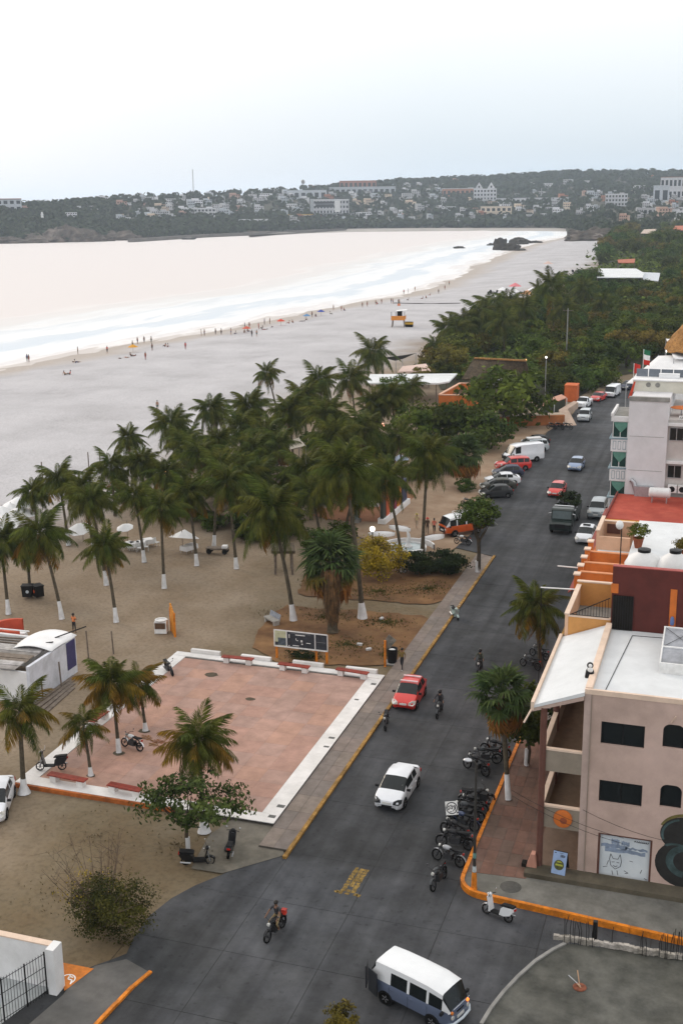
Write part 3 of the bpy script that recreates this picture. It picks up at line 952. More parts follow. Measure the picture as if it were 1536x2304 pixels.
# figure-eight mural
M_MUR = mat('mural_black', (0.018, 0.018, 0.017), 0.85, 0.3, 2)
M_MURT = mat('mural_teal', (0.05, 0.085, 0.09), 0.85, 0.5, 1.5, stain=0.4)
M_MURY = mat('mural_olive', (0.12, 0.10, 0.03), 0.85, 0.4, 2)
mu = thing('wall_mural', 'dark figure-eight mural with teal swirls on the mauve wall', 'mural', (20.1, 2.28, 0.5))
def disc(b, cx, cz, rx, rz, y, r0=0.0, a0=0, a1=2 * math.pi, n=28):
    for k in range(n):
        w0, w1 = a0 + (a1 - a0) * k / n, a0 + (a1 - a0) * (k + 1) / n
        q = [(cx + rx * f_ * math.cos(w), y, cz + rz * f_ * math.sin(w)) for f_, w in ((r0, w0), (1, w0), (1, w1), (r0, w1))]
        b.add(q if r0 > 0 else q[1:3] + [q[0]], ((0, 1, 2, 3),) if r0 > 0 else ((0, 1, 2),))
b_ = MB(); disc(b_, 20.2, 3.35, 1.25, 1.0, 2.296); disc(b_, 20.2, 1.75, 1.42, 1.3, 2.2965); b_.build('black_eight', M_MUR, mu)
for q_ in ((20.25, 1.9, 0.95, 0.9, 2.291, 0.62, 0.2, 4.6), (20.2, 3.3, 1.2, 0.95, 2.291, 0.9, 1.9, 3.5), (19.75, 2.5, 0.7, 0.35, 2.2905, 0.7, 0.2, 2.6)):
    b_ = MB(); disc(b_, *q_); b_.build('teal_swirl', M_MURT, mu)
b_ = MB(); disc(b_, 20.2, 3.4, 1.32, 1.12, 2.2975, 0.86, 0.7, 2.8); b_.build('olive_glow', M_MURY, mu)
# round orange sign on the lower balcony
sg = thing('round_sign', 'round orange sign on the lowest balcony parapet of the mauve building', 'sign', (14.15, 2.2, 3.3))
MB().lathe([(0.001, -0.11), (0.3, -0.11), (0.46, -0.06), (0.48, 0.02), (0.48, 0.08)], 20, (14.15, 2.22, 3.32), 'Y').build('disc', M_ORW, sg, smooth=True)
MB().lathe([(0.001, -0.125), (0.17, -0.125), (0.19, -0.1)], 16, (14.2, 2.22, 3.28), 'Y').build('emblem', mat('dark_orange', (0.25, 0.06, 0.02), 0.8), sg)
# ceramic-like figure on the roof parapet
fg = thing('rooftop_figure', 'black and white bird-shaped figure standing on the white awning roof', 'statue', gy(1325, 1535, 4.3))
MB().lathe([(0.001, 0), (0.2, 0.02), (0.25, 0.3), (0.2, 0.65), (0.12, 0.78)], 12, (0, 0, 0)).build('body', M_BLACK, fg, smooth=True, world=False)
MB().ball((0, 0, 0.92), 0.17, 8).build('head', M_BLACK, fg, smooth=True, world=False)
MB().ball((0.02, -0.1, 0.72), 0.15, 6, sq=(1, 0.8, 1.1)).build('white_breast', M_WHITEPAINT, fg, smooth=True, world=False)
MB().ball((0.02, -0.12, 0.95), 0.1, 6).build('white_face', M_WHITEPAINT, fg, smooth=True, world=False)
# roof skylight
sk = thing('roof_skylight', 'white framed slanted glass skylight on the flat white roof', 'skylight', (18.6, 6.0, 10.24))
s0, s1 = 18.3, 24.0
MB().ext([(s0, 6.2, 10.26), (s0, 9.6, 10.26), (s0, 9.6, 11.5), (s0, 6.2, 10.75)], (s1 - s0, 0, 0)).build('glass_body', mat('dusty_glass', (0.27, 0.28, 0.31), 0.25, 0.2, 2, spec=0.6, stain=0.2), sk)
fr = MB()
fr.bx(s0 - .05, 6.14, 10.24, s1, 6.2, 10.82)
for t_ in (0.0, 0.45, 1.0):
    fr.box(((s0 + s1) / 2, 6.2 + 3.4 * t_, 10.78 + 0.75 * t_), (s1 - s0 + .1, 0.09, 0.07))
fr.tube([(s0, 6.2, 10.8), (s0, 9.6, 11.55)], 0.04, 4)
fr.build('frame', M_WHITEPAINT, sk)
MB().tube([(s0 + 0.05, 7.75, 11.13), (s0 + 1.6, 9.5, 11.56)], 0.015, 4).tube([(s0 + 0.05, 9.5, 11.54), (s0 + 1.6, 7.75, 11.15)], 0.015, 4).build('brace_wire', M_BLACK, sk)
MB().tube([(15.9, 3.2, 10.26), (16.5, 11.2, 10.26), (18.2, 11.3, 10.26)], 0.02, 5).build('roof_cable', M_BLACK, cb)
# cables across the street front
for i, (a, c) in enumerate((((1150, 1778), (1402, 1886)), ((1150, 1790), (1400, 1898)), ((1310, 1822), (1536, 1900)))):
    pa, pb = gy(a[0], a[1], 1.2 - 0.2 * i), gy(c[0], c[1], 1.6)
    cbl = MB().tube([pa.lerp(pb, k / 6) - Vector((0, 0, 0.25 * (1 - (2 * k / 6 - 1) ** 2))) for k in range(7)], 0.012, 4).build('overhead_cable', M_BLACK)
    tag(cbl, ('upper thin black cable strung across the mauve balconies', 'lower thin black cable strung across the mauve balconies', 'thin black cable running along the mauve wall above the shop board')[i], 'cable')

# ---------------- burgundy and orange guesthouse
gh = thing('guesthouse', 'burgundy and orange guesthouse with peach terrace, black gate and beams along the street', 'building', (15.2, 12.0, 0))
MB().bx(15.2, 12.02, 10.0, 26, 12.3, 13.95).build('burgundy_wall', M_BURG, gh)
MB().bx(15.2, 12.0, 13.95, 26, 12.34, 14.0).build('wall_coping', mat('pink_coping', (0.36, 0.09, 0.08), 0.8), gh)
MB().bx(18.38, 11.97, 10.26, 18.74, 12.019, 12.9).build('orange_stripe', M_ORW, gh)
MB().bx(15.15, 11.97, 12.4, 15.55, 12.019, 12.95).build('orange_stripe', M_ORW, gh)
MB().lathe([(0.09, 0), (0.12, 0.1), (0.1, 0.4), (0.04, 0.5)], 8, (18.56, 11.9, 10.85)).build('wall_lamp', mat('blue_lamp', (0.1, 0.16, 0.35), 0.4), gh, smooth=True)
gt = MB().bx(15.28, 11.9, 10.28, 16.42, 11.94, 12.3).build('gate', M_DARK, gh)
b_ = MB()
for k in range(9):
    b_.bx(15.3 + k * 0.135, 11.87, 10.28, 15.33 + k * 0.135, 11.9, 12.3)
b_.build('gate_bars', M_BLACK, gt)
# terrace
MB().bx(12.82, 12.14, 8.6, 15.19, 12.3, 10.7).build('terrace_front', M_OCHRE, gh)
MB().bx(12.78, 12.12, 10.7, 15.19, 12.33, 10.78).build('coping', M_CREAMTRIM, gh)
MB().bx(12.62, 12.14, 0.0, 12.81, 17.7, 10.8).build('terrace_side', M_PEACH, gh)
MB().bx(12.58, 12.12, 10.8, 12.86, 17.7, 10.88).build('coping', M_CREAMTRIM, gh)
MB().bx(12.62, 17.7, 0.0, 15.2, 17.95, 11.0).build('terrace_back', M_OCHRE, gh)
MB().bx(12.58, 17.68, 11.0, 15.22, 17.98, 11.08).build('coping', M_CREAMTRIM, gh)
MB().bx(12.81, 12.3, 9.3, 15.2, 17.7, 9.5).build('terrace_floor', M_CONC, gh)
b_ = MB()
b_.tube([(12.9, 12.2, 10.8), (15.1, 12.2, 12.0)], 0.03, 5)
b_.tube([(12.9, 12.2, 10.82), (15.1, 12.2, 10.82)], 0.025, 5)
b_.build('stair_rail', M_BLACK, gh)
for k in range(13):
    x = 13.1 + k * 0.16
    MB().tube([(x, 12.2, 10.8), (x, 12.2, 10.8 + (x - 12.9) * 0.545)], 0.014, 4).build('baluster', M_BLACK, gh)
# orange beams with white roof strips between
MB().bx(12.75, 17.96, 10.0, 15.2, 28.0, 10.25).build('white_strip_roof', M_ROOFW, gh)
for k, y in enumerate((19.7, 21.7, 24.1)):
    MB().bx(12.6, y, 10.2, 15.2, y + 0.22, 11.0 + 0.03 * k).build('orange_beam', M_ORW, gh)
    MB().bx(12.5, y - 0.02, 11.0 + 0.03 * k, 15.2, y + 0.24, 11.06 + 0.03 * k).build('beam_coping', mat('light_orange_coping', (0.62, 0.27, 0.13), 0.85), gh)
for k in range(5):
    y = 18.4 + k * 1.75
    MB().prism([(12.3, y), (12.62, y), (12.62, y + 0.5), (12.3, y + 0.5)], 8.5, 11.2 + 0.04 * k).build('orange_post', M_ORW, gh)
    MB().bx(12.24, y - .05, 11.2 + 0.04 * k, 12.66, y + .55, 11.28 + 0.04 * k).build('post_cap', M_CREAMTRIM, gh)
MB().bx(12.4, 18.0, 0, 12.6, 35, 10.0).build('street_wall', M_ORW, gh)
# little peach roof yard
MB().bx(12.75, 27.6, 10.0, 14.9, 27.8, 11.2).build('yard_front', M_PEACH, gh)
MB().bx(12.6, 27.6, 10.0, 12.75, 31.5, 11.6).build('yard_side', M_PEACH, gh)
MB().bx(12.55, 27.55, 11.6, 12.82, 31.5, 11.68).build('coping', M_CREAMTRIM, gh)
MB().bx(12.6, 31.5, 9.5, 26.0, 31.75, 11.25).build('back_wall', M_PEACH, gh)
MB().bx(12.6, 31.48, 11.25, 26.0, 31.78, 11.32).build('coping', M_CREAMTRIM, gh)
MB().bx(12.95, 31.44, 10.4, 13.9, 31.499, 11.1).build('niche', M_BROWNC, gh)
MB().bx(15.2, 12.3, 11.3, 26, 31.5, 11.5).build('roof', M_ROOFW, gh)
MB().bx(15.2, 12.3, 0, 26, 31.4, 11.3).build('block', M_OCHRE, gh)
MB().tube([(12.6, 16.5, 10.9), (10.6, 16.0, 11.0)], 0.04, 5).build('sign_arm', M_WHITEPAINT, gh)
MB().tube([(12.4, 26.3, 9.2), (10.2, 26.2, 9.25)], 0.05, 5).build('sign_arm', M_WHITEPAINT, gh)
MB().tube([(10.65, 16.0, 11.0), (10.65, 16.0, 4.0)], 0.025, 5).build('hanging_cable', M_BLACK, gh)
def water_tank(x, y, z, r, h, label):
    t = thing('water_tank', label, 'water tank', (x, y, z))
    MB().lathe([(r * 0.97, 0), (r, 0.1), (r, h * 0.35), (r * 0.96, h * 0.37), (r, h * 0.4), (r, h * 0.62), (r * 0.8, h * 0.82), (r * 0.35, h * 0.95), (r * 0.3, h)], 22).build('body', M_PLASTICW, t, smooth=True, world=False)
    MB().lathe([(r * 0.34, h * 0.97), (r * 0.34, h * 1.05), (0.001, h * 1.07)], 14).build('lid', M_BLACK, t, smooth=True, world=False)
    MB().box((-r - 0.05, -0.25, h * 0.25), (0.25, 0.3, 0.5)).build('outlet_box', M_STEEL, t, world=False)
    return t
water_tank(18.35, 16.4, 11.5, 1.02, 2.3, 'white water tank with dark lid on the guesthouse roof')
t_ = water_tank(16.55, 16.8, 11.5, 1.12, 2.1, 'wide white water tank on the guesthouse roof beside the lamp post')
lp = thing('roof_lamp_post', 'thin black lamp post with white head on the guesthouse roof', 'lamp', (15.45, 13.4, 11.5))
MB().tube([(0, 0, 0), (0, 0, 4.6)], 0.035, 6).build('pole', M_BLACK, lp, world=False)
MB().ball((-0.12, 0, 4.5), 0.22, 8, sq=(1, 1, 1.2)).build('lamp_head', M_PLASTICW, lp, world=False, smooth=True)

# ---------------- red-roofed block behind
rb = thing('red_roof_building', 'low block with red coated roof, yellow fascia and orange wall panels', 'building', (12, 43, 0))
MB().ext([(11.75, 42.9, 8.45), (26, 42.9, 8.45), (26, 50.4, 8.75), (12.0, 50.4, 8.75)], (0, 0, -0.2)).build('roof', M_REDROOF, rb)
MB().ext([(11.62, 42.9, 8.3), (11.74, 42.9, 8.3), (11.99, 50.4, 8.6), (11.87, 50.4, 8.6)], (0, 0, 0.35)).build('roof_edge', mat('dark_red_edge', (0.18, 0.04, 0.03), 0.8), rb)
MB().bx(11.7, 42.72, 7.75, 26, 42.9, 8.4).build('yellow_fascia', mat('yellow_plaster', (0.64, 0.33, 0.06), 0.85, 0.08, 1, stain=0.12), rb)
for k in range(5):
    MB().bx(12.0 + k * 2.8, 41.9, 7.32, 14.76 + k * 2.8, 42.71, 7.42).build('canopy_panel', M_WHITEPAINT, rb)
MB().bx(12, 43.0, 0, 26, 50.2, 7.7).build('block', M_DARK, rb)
for k in range(5):
    MB().bx(13.95 + k * 2.45, 42.8, 5.8, 14.95 + k * 2.45, 42.99, 7.3).build('orange_panel', M_ORW, rb)
    window(rb, 12.2 + k * 2.45, 13.9 + k * 2.45, 5.9, 7.25, 42.85, M_CREAMTRIM, 1)
lr = MB()
lr.ext([(9.55, 37.5, 3.5), (12.3, 37.5, 5.6), (12.3, 37.5, 5.68), (9.55, 37.5, 3.58)], (0, 27, 0))
lr.build('street_awning', mat('red_tin', (0.25, 0.035, 0.02), 0.7, 0.15, 1.5, stain=0.2), rb)
for k in range(8):
    MB().tube([(9.75, 38.5 + k * 3.6, 0.1), (9.75, 38.5 + k * 3.6, 3.55)], 0.06, 6).build('awning_post', M_BROWNC, rb)
ht = thing('horizontal_tank', 'white horizontal tank on a stand on the red roof', 'water tank', (15.6, 48.6, 8.65))
MB().lathe([(0.001, -0.92), (0.3, -0.9), (0.42, -0.8), (0.44, -0.2), (0.42, -0.18), (0.44, -0.16), (0.44, 0.8), (0.3, 0.9), (0.001, 0.92)], 14, (0, 0, 0.85), 'X').build('body', M_PLASTICW, ht, smooth=True, world=False)
for sx in (-0.6, 0.6):
    for sy_ in (-0.3, 0.3):
        MB().bx(sx - .04, sy_ - .04, 0, sx + .04, sy_ + .04, 0.55).build('leg', M_STEEL, ht, world=False)

# ---------------- white hotel
wh = thing('white_hotel', 'white hotel with blank side wall, green curtained bay windows and cluttered roof terrace', 'building', (12.4, 50.5, 0))
MB().bx(12.55, 50.5, 0, 15.85, 62, 17.0).build('blank_wall', mat('hotel_white', (0.64, 0.63, 0.65), 0.88, 0.05, 0.9, bump=0.08, stain=0.12, coords='World'), wh)
MB().bx(12.5, 50.42, 17.0, 15.9, 50.9, 17.35).build('parapet', M_CONC, wh)
for z in (13.9, 10.9):
    MB().bx(12.7, 50.485, z, 15.6, 50.499, z + 0.03).build('wall_joint', M_CONC, wh)
BW = M_WHITE
M_BLUET = mat('blue_grey_trim', (0.22, 0.30, 0.34), 0.8, 0.1, 2)
bay = MB().bx(11.05, 51.0, 15.05, 12.55, 56, 15.5).build('bay_roof', BW, wh)
MB().bx(11.25, 51.2, 15.5, 12.5, 55.8, 15.53).build('bay_roof_floor', M_CONC, bay)
MB().bx(11.0, 50.95, 15.5, 11.2, 56, 15.75).build('bay_parapet', BW, bay)
for z in (13.6, 10.95, 8.3, 5.65, 3.0):
    MB().bx(10.95, 50.9, z - 0.12, 12.54, 56, z).build('bay_ledge', M_BLUET, wh)
    pp = MB().bx(11.1, 50.98, z - 1.2, 12.54, 56, z - 0.12).build('bay_parapet', BW, wh)
    for k in range(3):
        xx = 11.28 + k * 0.42
        q = MB()
        q.bx(xx, 50.955, z - 1.02, xx + 0.04, 50.979, z - 0.28).bx(xx + .24, 50.955, z - 1.02, xx + .28, 50.979, z - 0.28).bx(xx + .04, 50.955, z - .32, xx + .24, 50.979, z - .28).bx(xx + .04, 50.955, z - 1.02, xx + .24, 50.979, z - .98)
        q.build('panel_moulding', M_BLUET, pp)
    MB().bx(11.15, 51.35, z, 12.54, 55.8, z + 1.45).build('bay_room', M_DARK, wh)
    window(wh, 11.2, 12.5, z, z + 1.42, 51.1, M_WHITEPAINT, 1, 'bay_window', 0.06, mat('clear_dark_glass', (0.02, 0.05, 0.045), 0.1, 0.2, 1))
    MB().ext([(11.3, 51.09, z + 1.38), (12.45, 51.09, z + 1.38), (12.42, 51.09, z + 1.0), (11.9, 51.09, z + 0.45), (11.4, 51.09, z + 1.0)], (0, -0.02, 0)).build('curtain', M_TEAL, wh)
MB().bx(15.85, 51.0, 0, 27, 62, 15.4).build('wing', mat('hotel_beige', (0.50, 0.46, 0.44), 0.88, 0.06, 1, stain=0.15), wh)
for z in (13.6, 10.3):
    window(wh, 16.0, 17.2, z, z + 1.15, 50.93, M_STEEL, 1, 'wing_window')
    window(wh, 17.6, 20.2, z, z + 1.15, 50.93, M_STEEL, 1, 'wing_window')
    MB().bx(15.86, 50.7, z + 1.3, 27, 50.99, z + 1.55).build('band', BW, wh)
for k in range(2):
    ac = MB().bx(16.15 + k * 0.85, 50.4, 9.1, 16.9 + k * 0.85, 50.9, 9.75).build('air_conditioner', M_WHITEPAINT, wh)
    MB().lathe([(0.001, 0), (0.24, 0), (0.26, 0.03)], 14, (16.5 + k * 0.85, 50.37, 9.43), 'Y').build('fan_grille', M_BLACK, ac)
# duct
MB().tube([(13.0, 50.25, 10.1), (13.25, 50.25, 9.9), (13.6, 50.25, 8.9), (13.7, 50.25, 8.6)], [0.2, 0.22, 0.24, 0.3], 10).build('duct', M_STEEL, wh, smooth=True)
MB().bx(13.4, 49.9, 8.7, 15.0, 50.49, 9.6).build('duct_box', M_STEEL, wh)
# upper storey and terrace clutter
MB().bx(12.35, 56.0, 16.9, 17.2, 62, 17.95).build('upper_wall', mat('upper_cream', (0.62, 0.60, 0.52), 0.88, 0.07, 0.9, stain=0.16), wh)
MB().bx(12.3, 55.9, 17.95, 17.25, 62.1, 18.05).build('upper_parapet', BW, wh)
for k, xx in enumerate((13.7, 14.5)):
    MB().lathe([(0.001, 0), (0.2, 0), (0.22, 0.04)], 14, (xx, 55.95, 17.6), 'Y').build('vent', M_CONC, wh)
for k in range(5):
    q = MB().bx(12.45 + k * 1.1, 58.0, 18.06, 13.47 + k * 1.1, 58.05, 18.75).build('glass_rail_panel', mat('smoky_glass', (0.16, 0.18, 0.21), 0.15, 0.1, 2), wh)
MB().bx(14.5, 57.2, 18.06, 16.3, 57.8, 18.45).build('parapet_bench', M_CANVAS, wh)
MB().ext([(12.0, 55.5, 16.4), (12.3, 55.5, 16.4), (12.6, 55.5, 17.9), (12.45, 55.5, 17.9)], (0, 0.12, 0)).build('red_panel', mat('signal_red', (0.5, 0.05, 0.02), 0.7, 0.1, 2), wh)
tb = thing('round_roof_table', 'round orange table on the hotel roof terrace', 'table', (16.8, 53.2, 15.4))
MB().lathe([(0.001, 0.75), (0.9, 0.75), (0.95, 0.72), (0.9, 0.69), (0.001, 0.69)], 20).build('table_top', M_ORW, tb, smooth=True, world=False)
MB().lathe([(0.3, 0), (0.06, 0.06), (0.05, 0.7)], 10).build('leg', M_STEEL, tb, smooth=True, world=False)
bn = thing('terrace_banner', 'white terrace banner with grey swirls beside the round orange table', 'banner', (17.0, 50.95, 15.4))
MB().bx(16.7, 50.9, 15.45, 18.6, 50.93, 15.8).build('cloth', M_WHITEPAINT, bn)
strokes('pattern', bn, [[(16.78 + i * .18, 15.5), (16.86 + i * .18, 15.72), (16.92 + i * .18, 15.52)] for i in range(9)], 50.897, M_INK, 0.03)
def flag(name, label, x, y, z, h, cols, ang=0.0):
    t = thing(name, label, 'flag', (x, y, z))
    MB().tube([(0, 0, 0), (0, 0, h)], 0.03, 6).build('pole', M_WHITEPAINT, t, world=False)
    for k, c in enumerate(cols):
        b = MB()
        n = 6
        vs = []
        for i in range(n + 1):
            u = i / n
            for j in (0, 1):
                zz = h - 0.02 - (k + j) * 0.45
                vs.append((0.03 + 0.55 * u, 0.08 * math.sin(u * 7 + (k + j)), zz - 0.12 * u))
        b.add(vs, [(2 * i, 2 * i + 1, 2 * i + 3, 2 * i + 2) for i in range(n)])
        o = b.build('band', c, t, world=False)
        md = o.modifiers.new('thickness', 'SOLIDIFY')
        md.thickness = 0.01
    return t
M_FG, M_FW, M_FR = mat('flag_green', (0.02, 0.16, 0.08), 0.8), mat('flag_white', (0.75, 0.75, 0.75), 0.8), mat('flag_red', (0.5, 0.03, 0.02), 0.8)
flag('flag', 'green, white and red flag hanging on a white pole over the hotel roof', 12.95, 58.6, 18.05, 2.4, (M_FG, M_FW, M_FR))
flag('flag', 'plain red banner flag at the edge of the hotel roof', 12.0, 60.5, 16.9, 2.0, (M_FR, M_FR))
# ---------------- beyond the hotel: sail canopies and fresh palapa
def canopy(name, label, cat, pts, m=M_CANVAS, sag=0.5, post=True, n=10, parent_base=0.0):
    """four-cornered stretched canvas with a little sag, on posts"""
    c = sum((Vector(p) for p in pts), Vector()) / 4
    t = thing(name, label, cat, (c.x, c.y, parent_base))
    b = MB()
    for j in range(n + 1):
        for i in range(n + 1):
            u, v = i / n, j / n
            p = (Vector(pts[0]) * (1 - u) + Vector(pts[1]) * u) * (1 - v) + (Vector(pts[3]) * (1 - u) + Vector(pts[2]) * u) * v
            p.z -= sag * (1 - (2 * u - 1) ** 2) * (1 - (2 * v - 1) ** 2)
            b.v.append(tuple(p))
    b.f = [(j * (n + 1) + i, j * (n + 1) + i + 1, (j + 1) * (n + 1) + i + 1, (j + 1) * (n + 1) + i) for j in range(n) for i in range(n)]
    b.m = [0] * len(b.f)
    o = b.build('canvas', m, t, smooth='all')
    o.modifiers.new('thickness', 'SOLIDIFY').thickness = 0.04
    if post:
        for p in pts:
            MB().tube([(p[0], p[1], parent_base), (p[0], p[1], p[2] + 0.1)], 0.06, 6).build('post', M_STEEL, t)
    return t
canopy('sail_canopy', 'long white sail canopy beside the road beyond the hotel', 'canopy', [(8.0, 101, 10.9), (18, 100, 10.9), (18, 109, 13.9), (11.3, 109, 13.5)], sag=0.3)
canopy('sail_canopy', 'upper white sail canopy under the fresh thatched roof', 'canopy', [(13.4, 107, 13.4), (20, 107, 13.4), (20, 115, 15.0), (11.9, 114, 15.2)], sag=0.3)
def palapa(name, label, x, y, z0, r, h, m, eave=2.4, posts=6):
    t = thing(name, label, 'palapa', (x, y, z0))
    b = MB()
    n, k = 36, 8
    rr = random.Random(int(x * 7 + y))
    for i in range(k + 1):
        u = i / k
        for j in range(n):
            w = 2 * math.pi * j / n
            rad_ = r * (1 - u) ** 0.9 + 0.05
            jit = 1 + (rr.uniform(-0.05, 0.05) if 0 < i < k else rr.uniform(-0.04, 0.06))
            b.v.append((rad_ * jit * math.cos(w), rad_ * jit * math.sin(w), eave + h * u ** 0.85 - (rr.uniform(0, 0.25) if i == 0 else 0)))
    b.f = [(i * n + j, i * n + (j + 1) % n, (i + 1) * n + (j + 1) % n, (i + 1) * n + j) for i in range(k) for j in range(n)]
    b.m = [0] * len(b.f)
    o = b.build('thatch_roof', m, t, world=False)
    o.modifiers.new('thickness', 'SOLIDIFY').thickness = 0.2
    for j in range(posts):
        w = 2 * math.pi * (j + 0.5) / posts
        MB().tube([(r * 0.75 * math.cos(w), r * 0.75 * math.sin(w), 0), (r * 0.75 * math.cos(w), r * 0.75 * math.sin(w), eave + h * 0.2)], 0.1, 6).build('post', M_WOOD, t, world=False)
    return t
palapa('palapa', 'tall palapa with fresh golden thatch on a roof beyond the hotel', 16.7, 112, 10.5, 4.9, 5.6, M_THATCHO, 3.7)
hb = thing('far_street_house', 'pale street house carrying the sail canopies and golden palapa', 'building', (14, 108, 0))
MB().bx(9.9, 98, 0, 26, 118, 10.5).build('block', M_WHITE, hb)
for k in range(5):
    window(hb, 11 + k * 2.6, 12.6 + k * 2.6, 7.2, 8.8, 97.95, M_STEEL, 1)

# ---------------- unfinished concrete building, bottom right
ub = thing('unfinished_building', 'unfinished building with bare curved concrete roof and upright rebar', 'building', (18, -20, 0))
UZ = 8.0
edge = [gz(1040, 2360, UZ), gz(1078, 2304, UZ), (gz(1100, 2268, UZ)), gz(1128, 2232, UZ), gz(1162, 2196, UZ), gz(1200, 2162, UZ), gz(1240, 2136, UZ), gz(1268, 2122, UZ), gz(1400, 2138, UZ), gz(1536, 2158, UZ), gz(1620, 2172, UZ)]
poly = [(p.x, p.y) for p in edge] + [(edge[-1].x, edge[-1].y - 12), (edge[0].x, edge[-1].y - 12)]
MB().prism(poly[::-1], UZ - 0.28, UZ).build('roof_slab', mat('raw_roof_concrete', (0.055, 0.056, 0.050), 0.95, scale=0.8, col2=(0.135, 0.133, 0.120), coords='World', bump=0.45, bscale=7, stain=0.4), ub)
q = [Vector(p) for p in poly]
c = sum(q, Vector((0, 0))) / len(q)
MB().prism([tuple(c + (p - c) * 0.94) for p in q][::-1], 0, UZ - 0.28).build('wall', M_CONC, ub)
for i in range(1, 7):
    a, b2 = edge[i], edge[i + 1]
    d = (b2 - a).normalized()
    s_ = Vector((d.y, -d.x, 0)) * 0.12
    MB().prism([a[:2], b2[:2], (b2 + s_)[:2], (a + s_)[:2]], UZ, UZ + 0.06).build('edge_lip', mat('pale_edge', (0.20, 0.195, 0.185), 0.9, 0.2, 2), ub)
r2 = random.Random(3)
pA, pB = gz(1245, 2112, UZ), gz(1540, 2160, UZ)
M_BLOCK = mat('broken_block', (0.36, 0.33, 0.30), 0.95, 0.4, 5, stain=0.4)
for k in range(26):
    p = pA.lerp(pB, (k + 0.5) / 26) + Vector((0, r2.uniform(-0.03, 0.03), 0))
    MB().box((p.x, p.y, UZ + 0.09 + r2.uniform(0, .03)), (0.2, 0.15, r2.uniform(0.12, 0.24)), r2.uniform(-.25, .25)).build('broken_block', M_BLOCK, ub)
for px, n, hh in ((1268, 2, 1.05), (1283, 3, 0.95), (1300, 2, 0.95), (1318, 2, 0.95), (1332, 2, 0.9), (1375, 1, 0.9), (1440, 2, 0.9), (1452, 1, 0.75), (1482, 2, 0.9), (1495, 2, 1.0), (1507, 2, 1.1), (1518, 2, 1.15), (1530, 2, 1.2)):
    for j in range(n):
        p = gz(px + j * 4, 2118 + (px - 1268) * 0.16 + r2.uniform(-4, 6), UZ)
        MB().tube([(p.x, p.y, UZ - .1), (p.x + r2.uniform(-.04, .04), p.y, UZ + hh * 0.6), (p.x + r2.uniform(-.08, .08), p.y + r2.uniform(-.06, .06), UZ + hh)], 0.012, 4).build('rebar', M_BLACK, ub)
p = gz(1337, 2112, UZ)
MB().box((p.x, p.y, UZ + 0.35), (0.16, 0.16, 0.75)).build('rebar_post', M_BLACK, ub)
rw = thing('rusty_lid', 'rusty round lid with two leaning rods on the bare concrete roof', 'lid', gz(1303, 2222, UZ))
MB().lathe([(0.001, 0.05), (0.2, 0.05), (0.235, 0.02), (0.22, 0.0)], 18).build('lid_disc', mat('rust', (0.16, 0.05, 0.025), 0.9, 0.4, 6), rw, world=False, smooth=True)
MB().tube([(0, 0, 0.06), (-0.15, 0.5, 0.3)], 0.02, 5).tube([(0.05, -.1, 0.08), (-0.1, 0.05, 0.1)], 0.025, 5).build('rod', mat('tan_stick', (0.33, 0.2, 0.12), 0.9), rw, world=False)
MB().tube([(0.02, 0, 0.06), (-0.42, 0.28, 0.2)], 0.018, 5).build('rod', M_STEEL, rw, world=False)

# ---------------- gate yard, bottom left
gw = thing('gate_yard_wall', 'thick white yard wall with barred black fence at the dirt lot', 'wall', (-6, -13.5, 0))
MB().bx(-12.5, -13.5, -0.06, -6.12, -13.25, 2.2).build('wall', M_WHITE, gw)
MB().bx(-6.12, -13.9, -0.06, -5.72, -13.2, 2.3).build('end_post', M_WHITE, gw)
MB().bx(-12.5, -13.54, 2.2, -6.12, -13.21, 2.26).build('coping', M_CREAMTRIM, gw)
sheet('yard_floor', [(-12.5, -13.5), (-6.3, -13.5), (-7.6, -18.5), (-12.5, -18.5)], 0.03, mat('yard_concrete', (0.36, 0.38, 0.39), 0.9, 0.1, 1, stain=0.15))
fa, fb = Vector((-6.2, -13.9, 0)), Vector((-7.9, -18.6, 0))
fd = (fb - fa).normalized()
L_ = (fb - fa).length
b_ = MB()
for z in (0.15, 0.75, 1.4, 2.05):
    b_.tube([fa + Vector((0, 0, z)), fb + Vector((0, 0, z))], 0.02, 4)
b_.build('fence_rails', M_BLACK, gw)
for k in range(34):
    p = fa + fd * (L_ * k / 33)
    thick = k in (0, 7, 15, 24, 33)
    MB().tube([(p.x, p.y, 0.02), (p.x, p.y, 2.15)], 0.045 if thick else 0.013, 4).build('fence_post' if thick else 'fence_bar', M_BLACK, gw)

# ---------------- white beach kiosk, left
kk = thing('beach_kiosk', 'white walled beach kiosk with purple panel, tarp and broken tin roofs', 'kiosk', (-27, 16.5, 0))
MB().bx(-24.6, 13.3, -0.06, -24.35, 19.5, 2.75).build('side_wall', mat('peeling_white', (0.60, 0.62, 0.68), 0.9, 0.1, 1.6, stain=0.3, coords='World'), kk)
MB().bx(-33, 19.25, -0.06, -24.6, 19.5, 2.4).build('back_wall', M_WHITE, kk)
MB().bx(-33, 13.3, -0.06, -24.6, 13.5, 2.3).build('front_wall', M_WHITE, kk)
MB().bx(-24.349, 18.15, 0.55, -24.32, 19.35, 2.68).build('purple_panel', M_PURPLE, kk)
b_ = MB()
n = 8
for j in range(n + 1):
    for i in range(n + 1):
        u, v = i / n, j / n
        b_.v.append((-24.33 - 3.6 * u, 16.2 + 3.5 * v, 2.8 + 0.35 * math.sin(u * 2.2) + 0.05 * math.sin(v * 6 + u * 4) - 0.5 * u * u))
b_.f = [(j * 9 + i, j * 9 + i + 1, (j + 1) * 9 + i + 1, (j + 1) * 9 + i) for j in range(8) for i in range(8)]
b_.m = [0] * 64
o = b_.build('tarp', M_CANVAS, kk, smooth='all'); o.modifiers.new('t', 'SOLIDIFY').thickness = 0.03
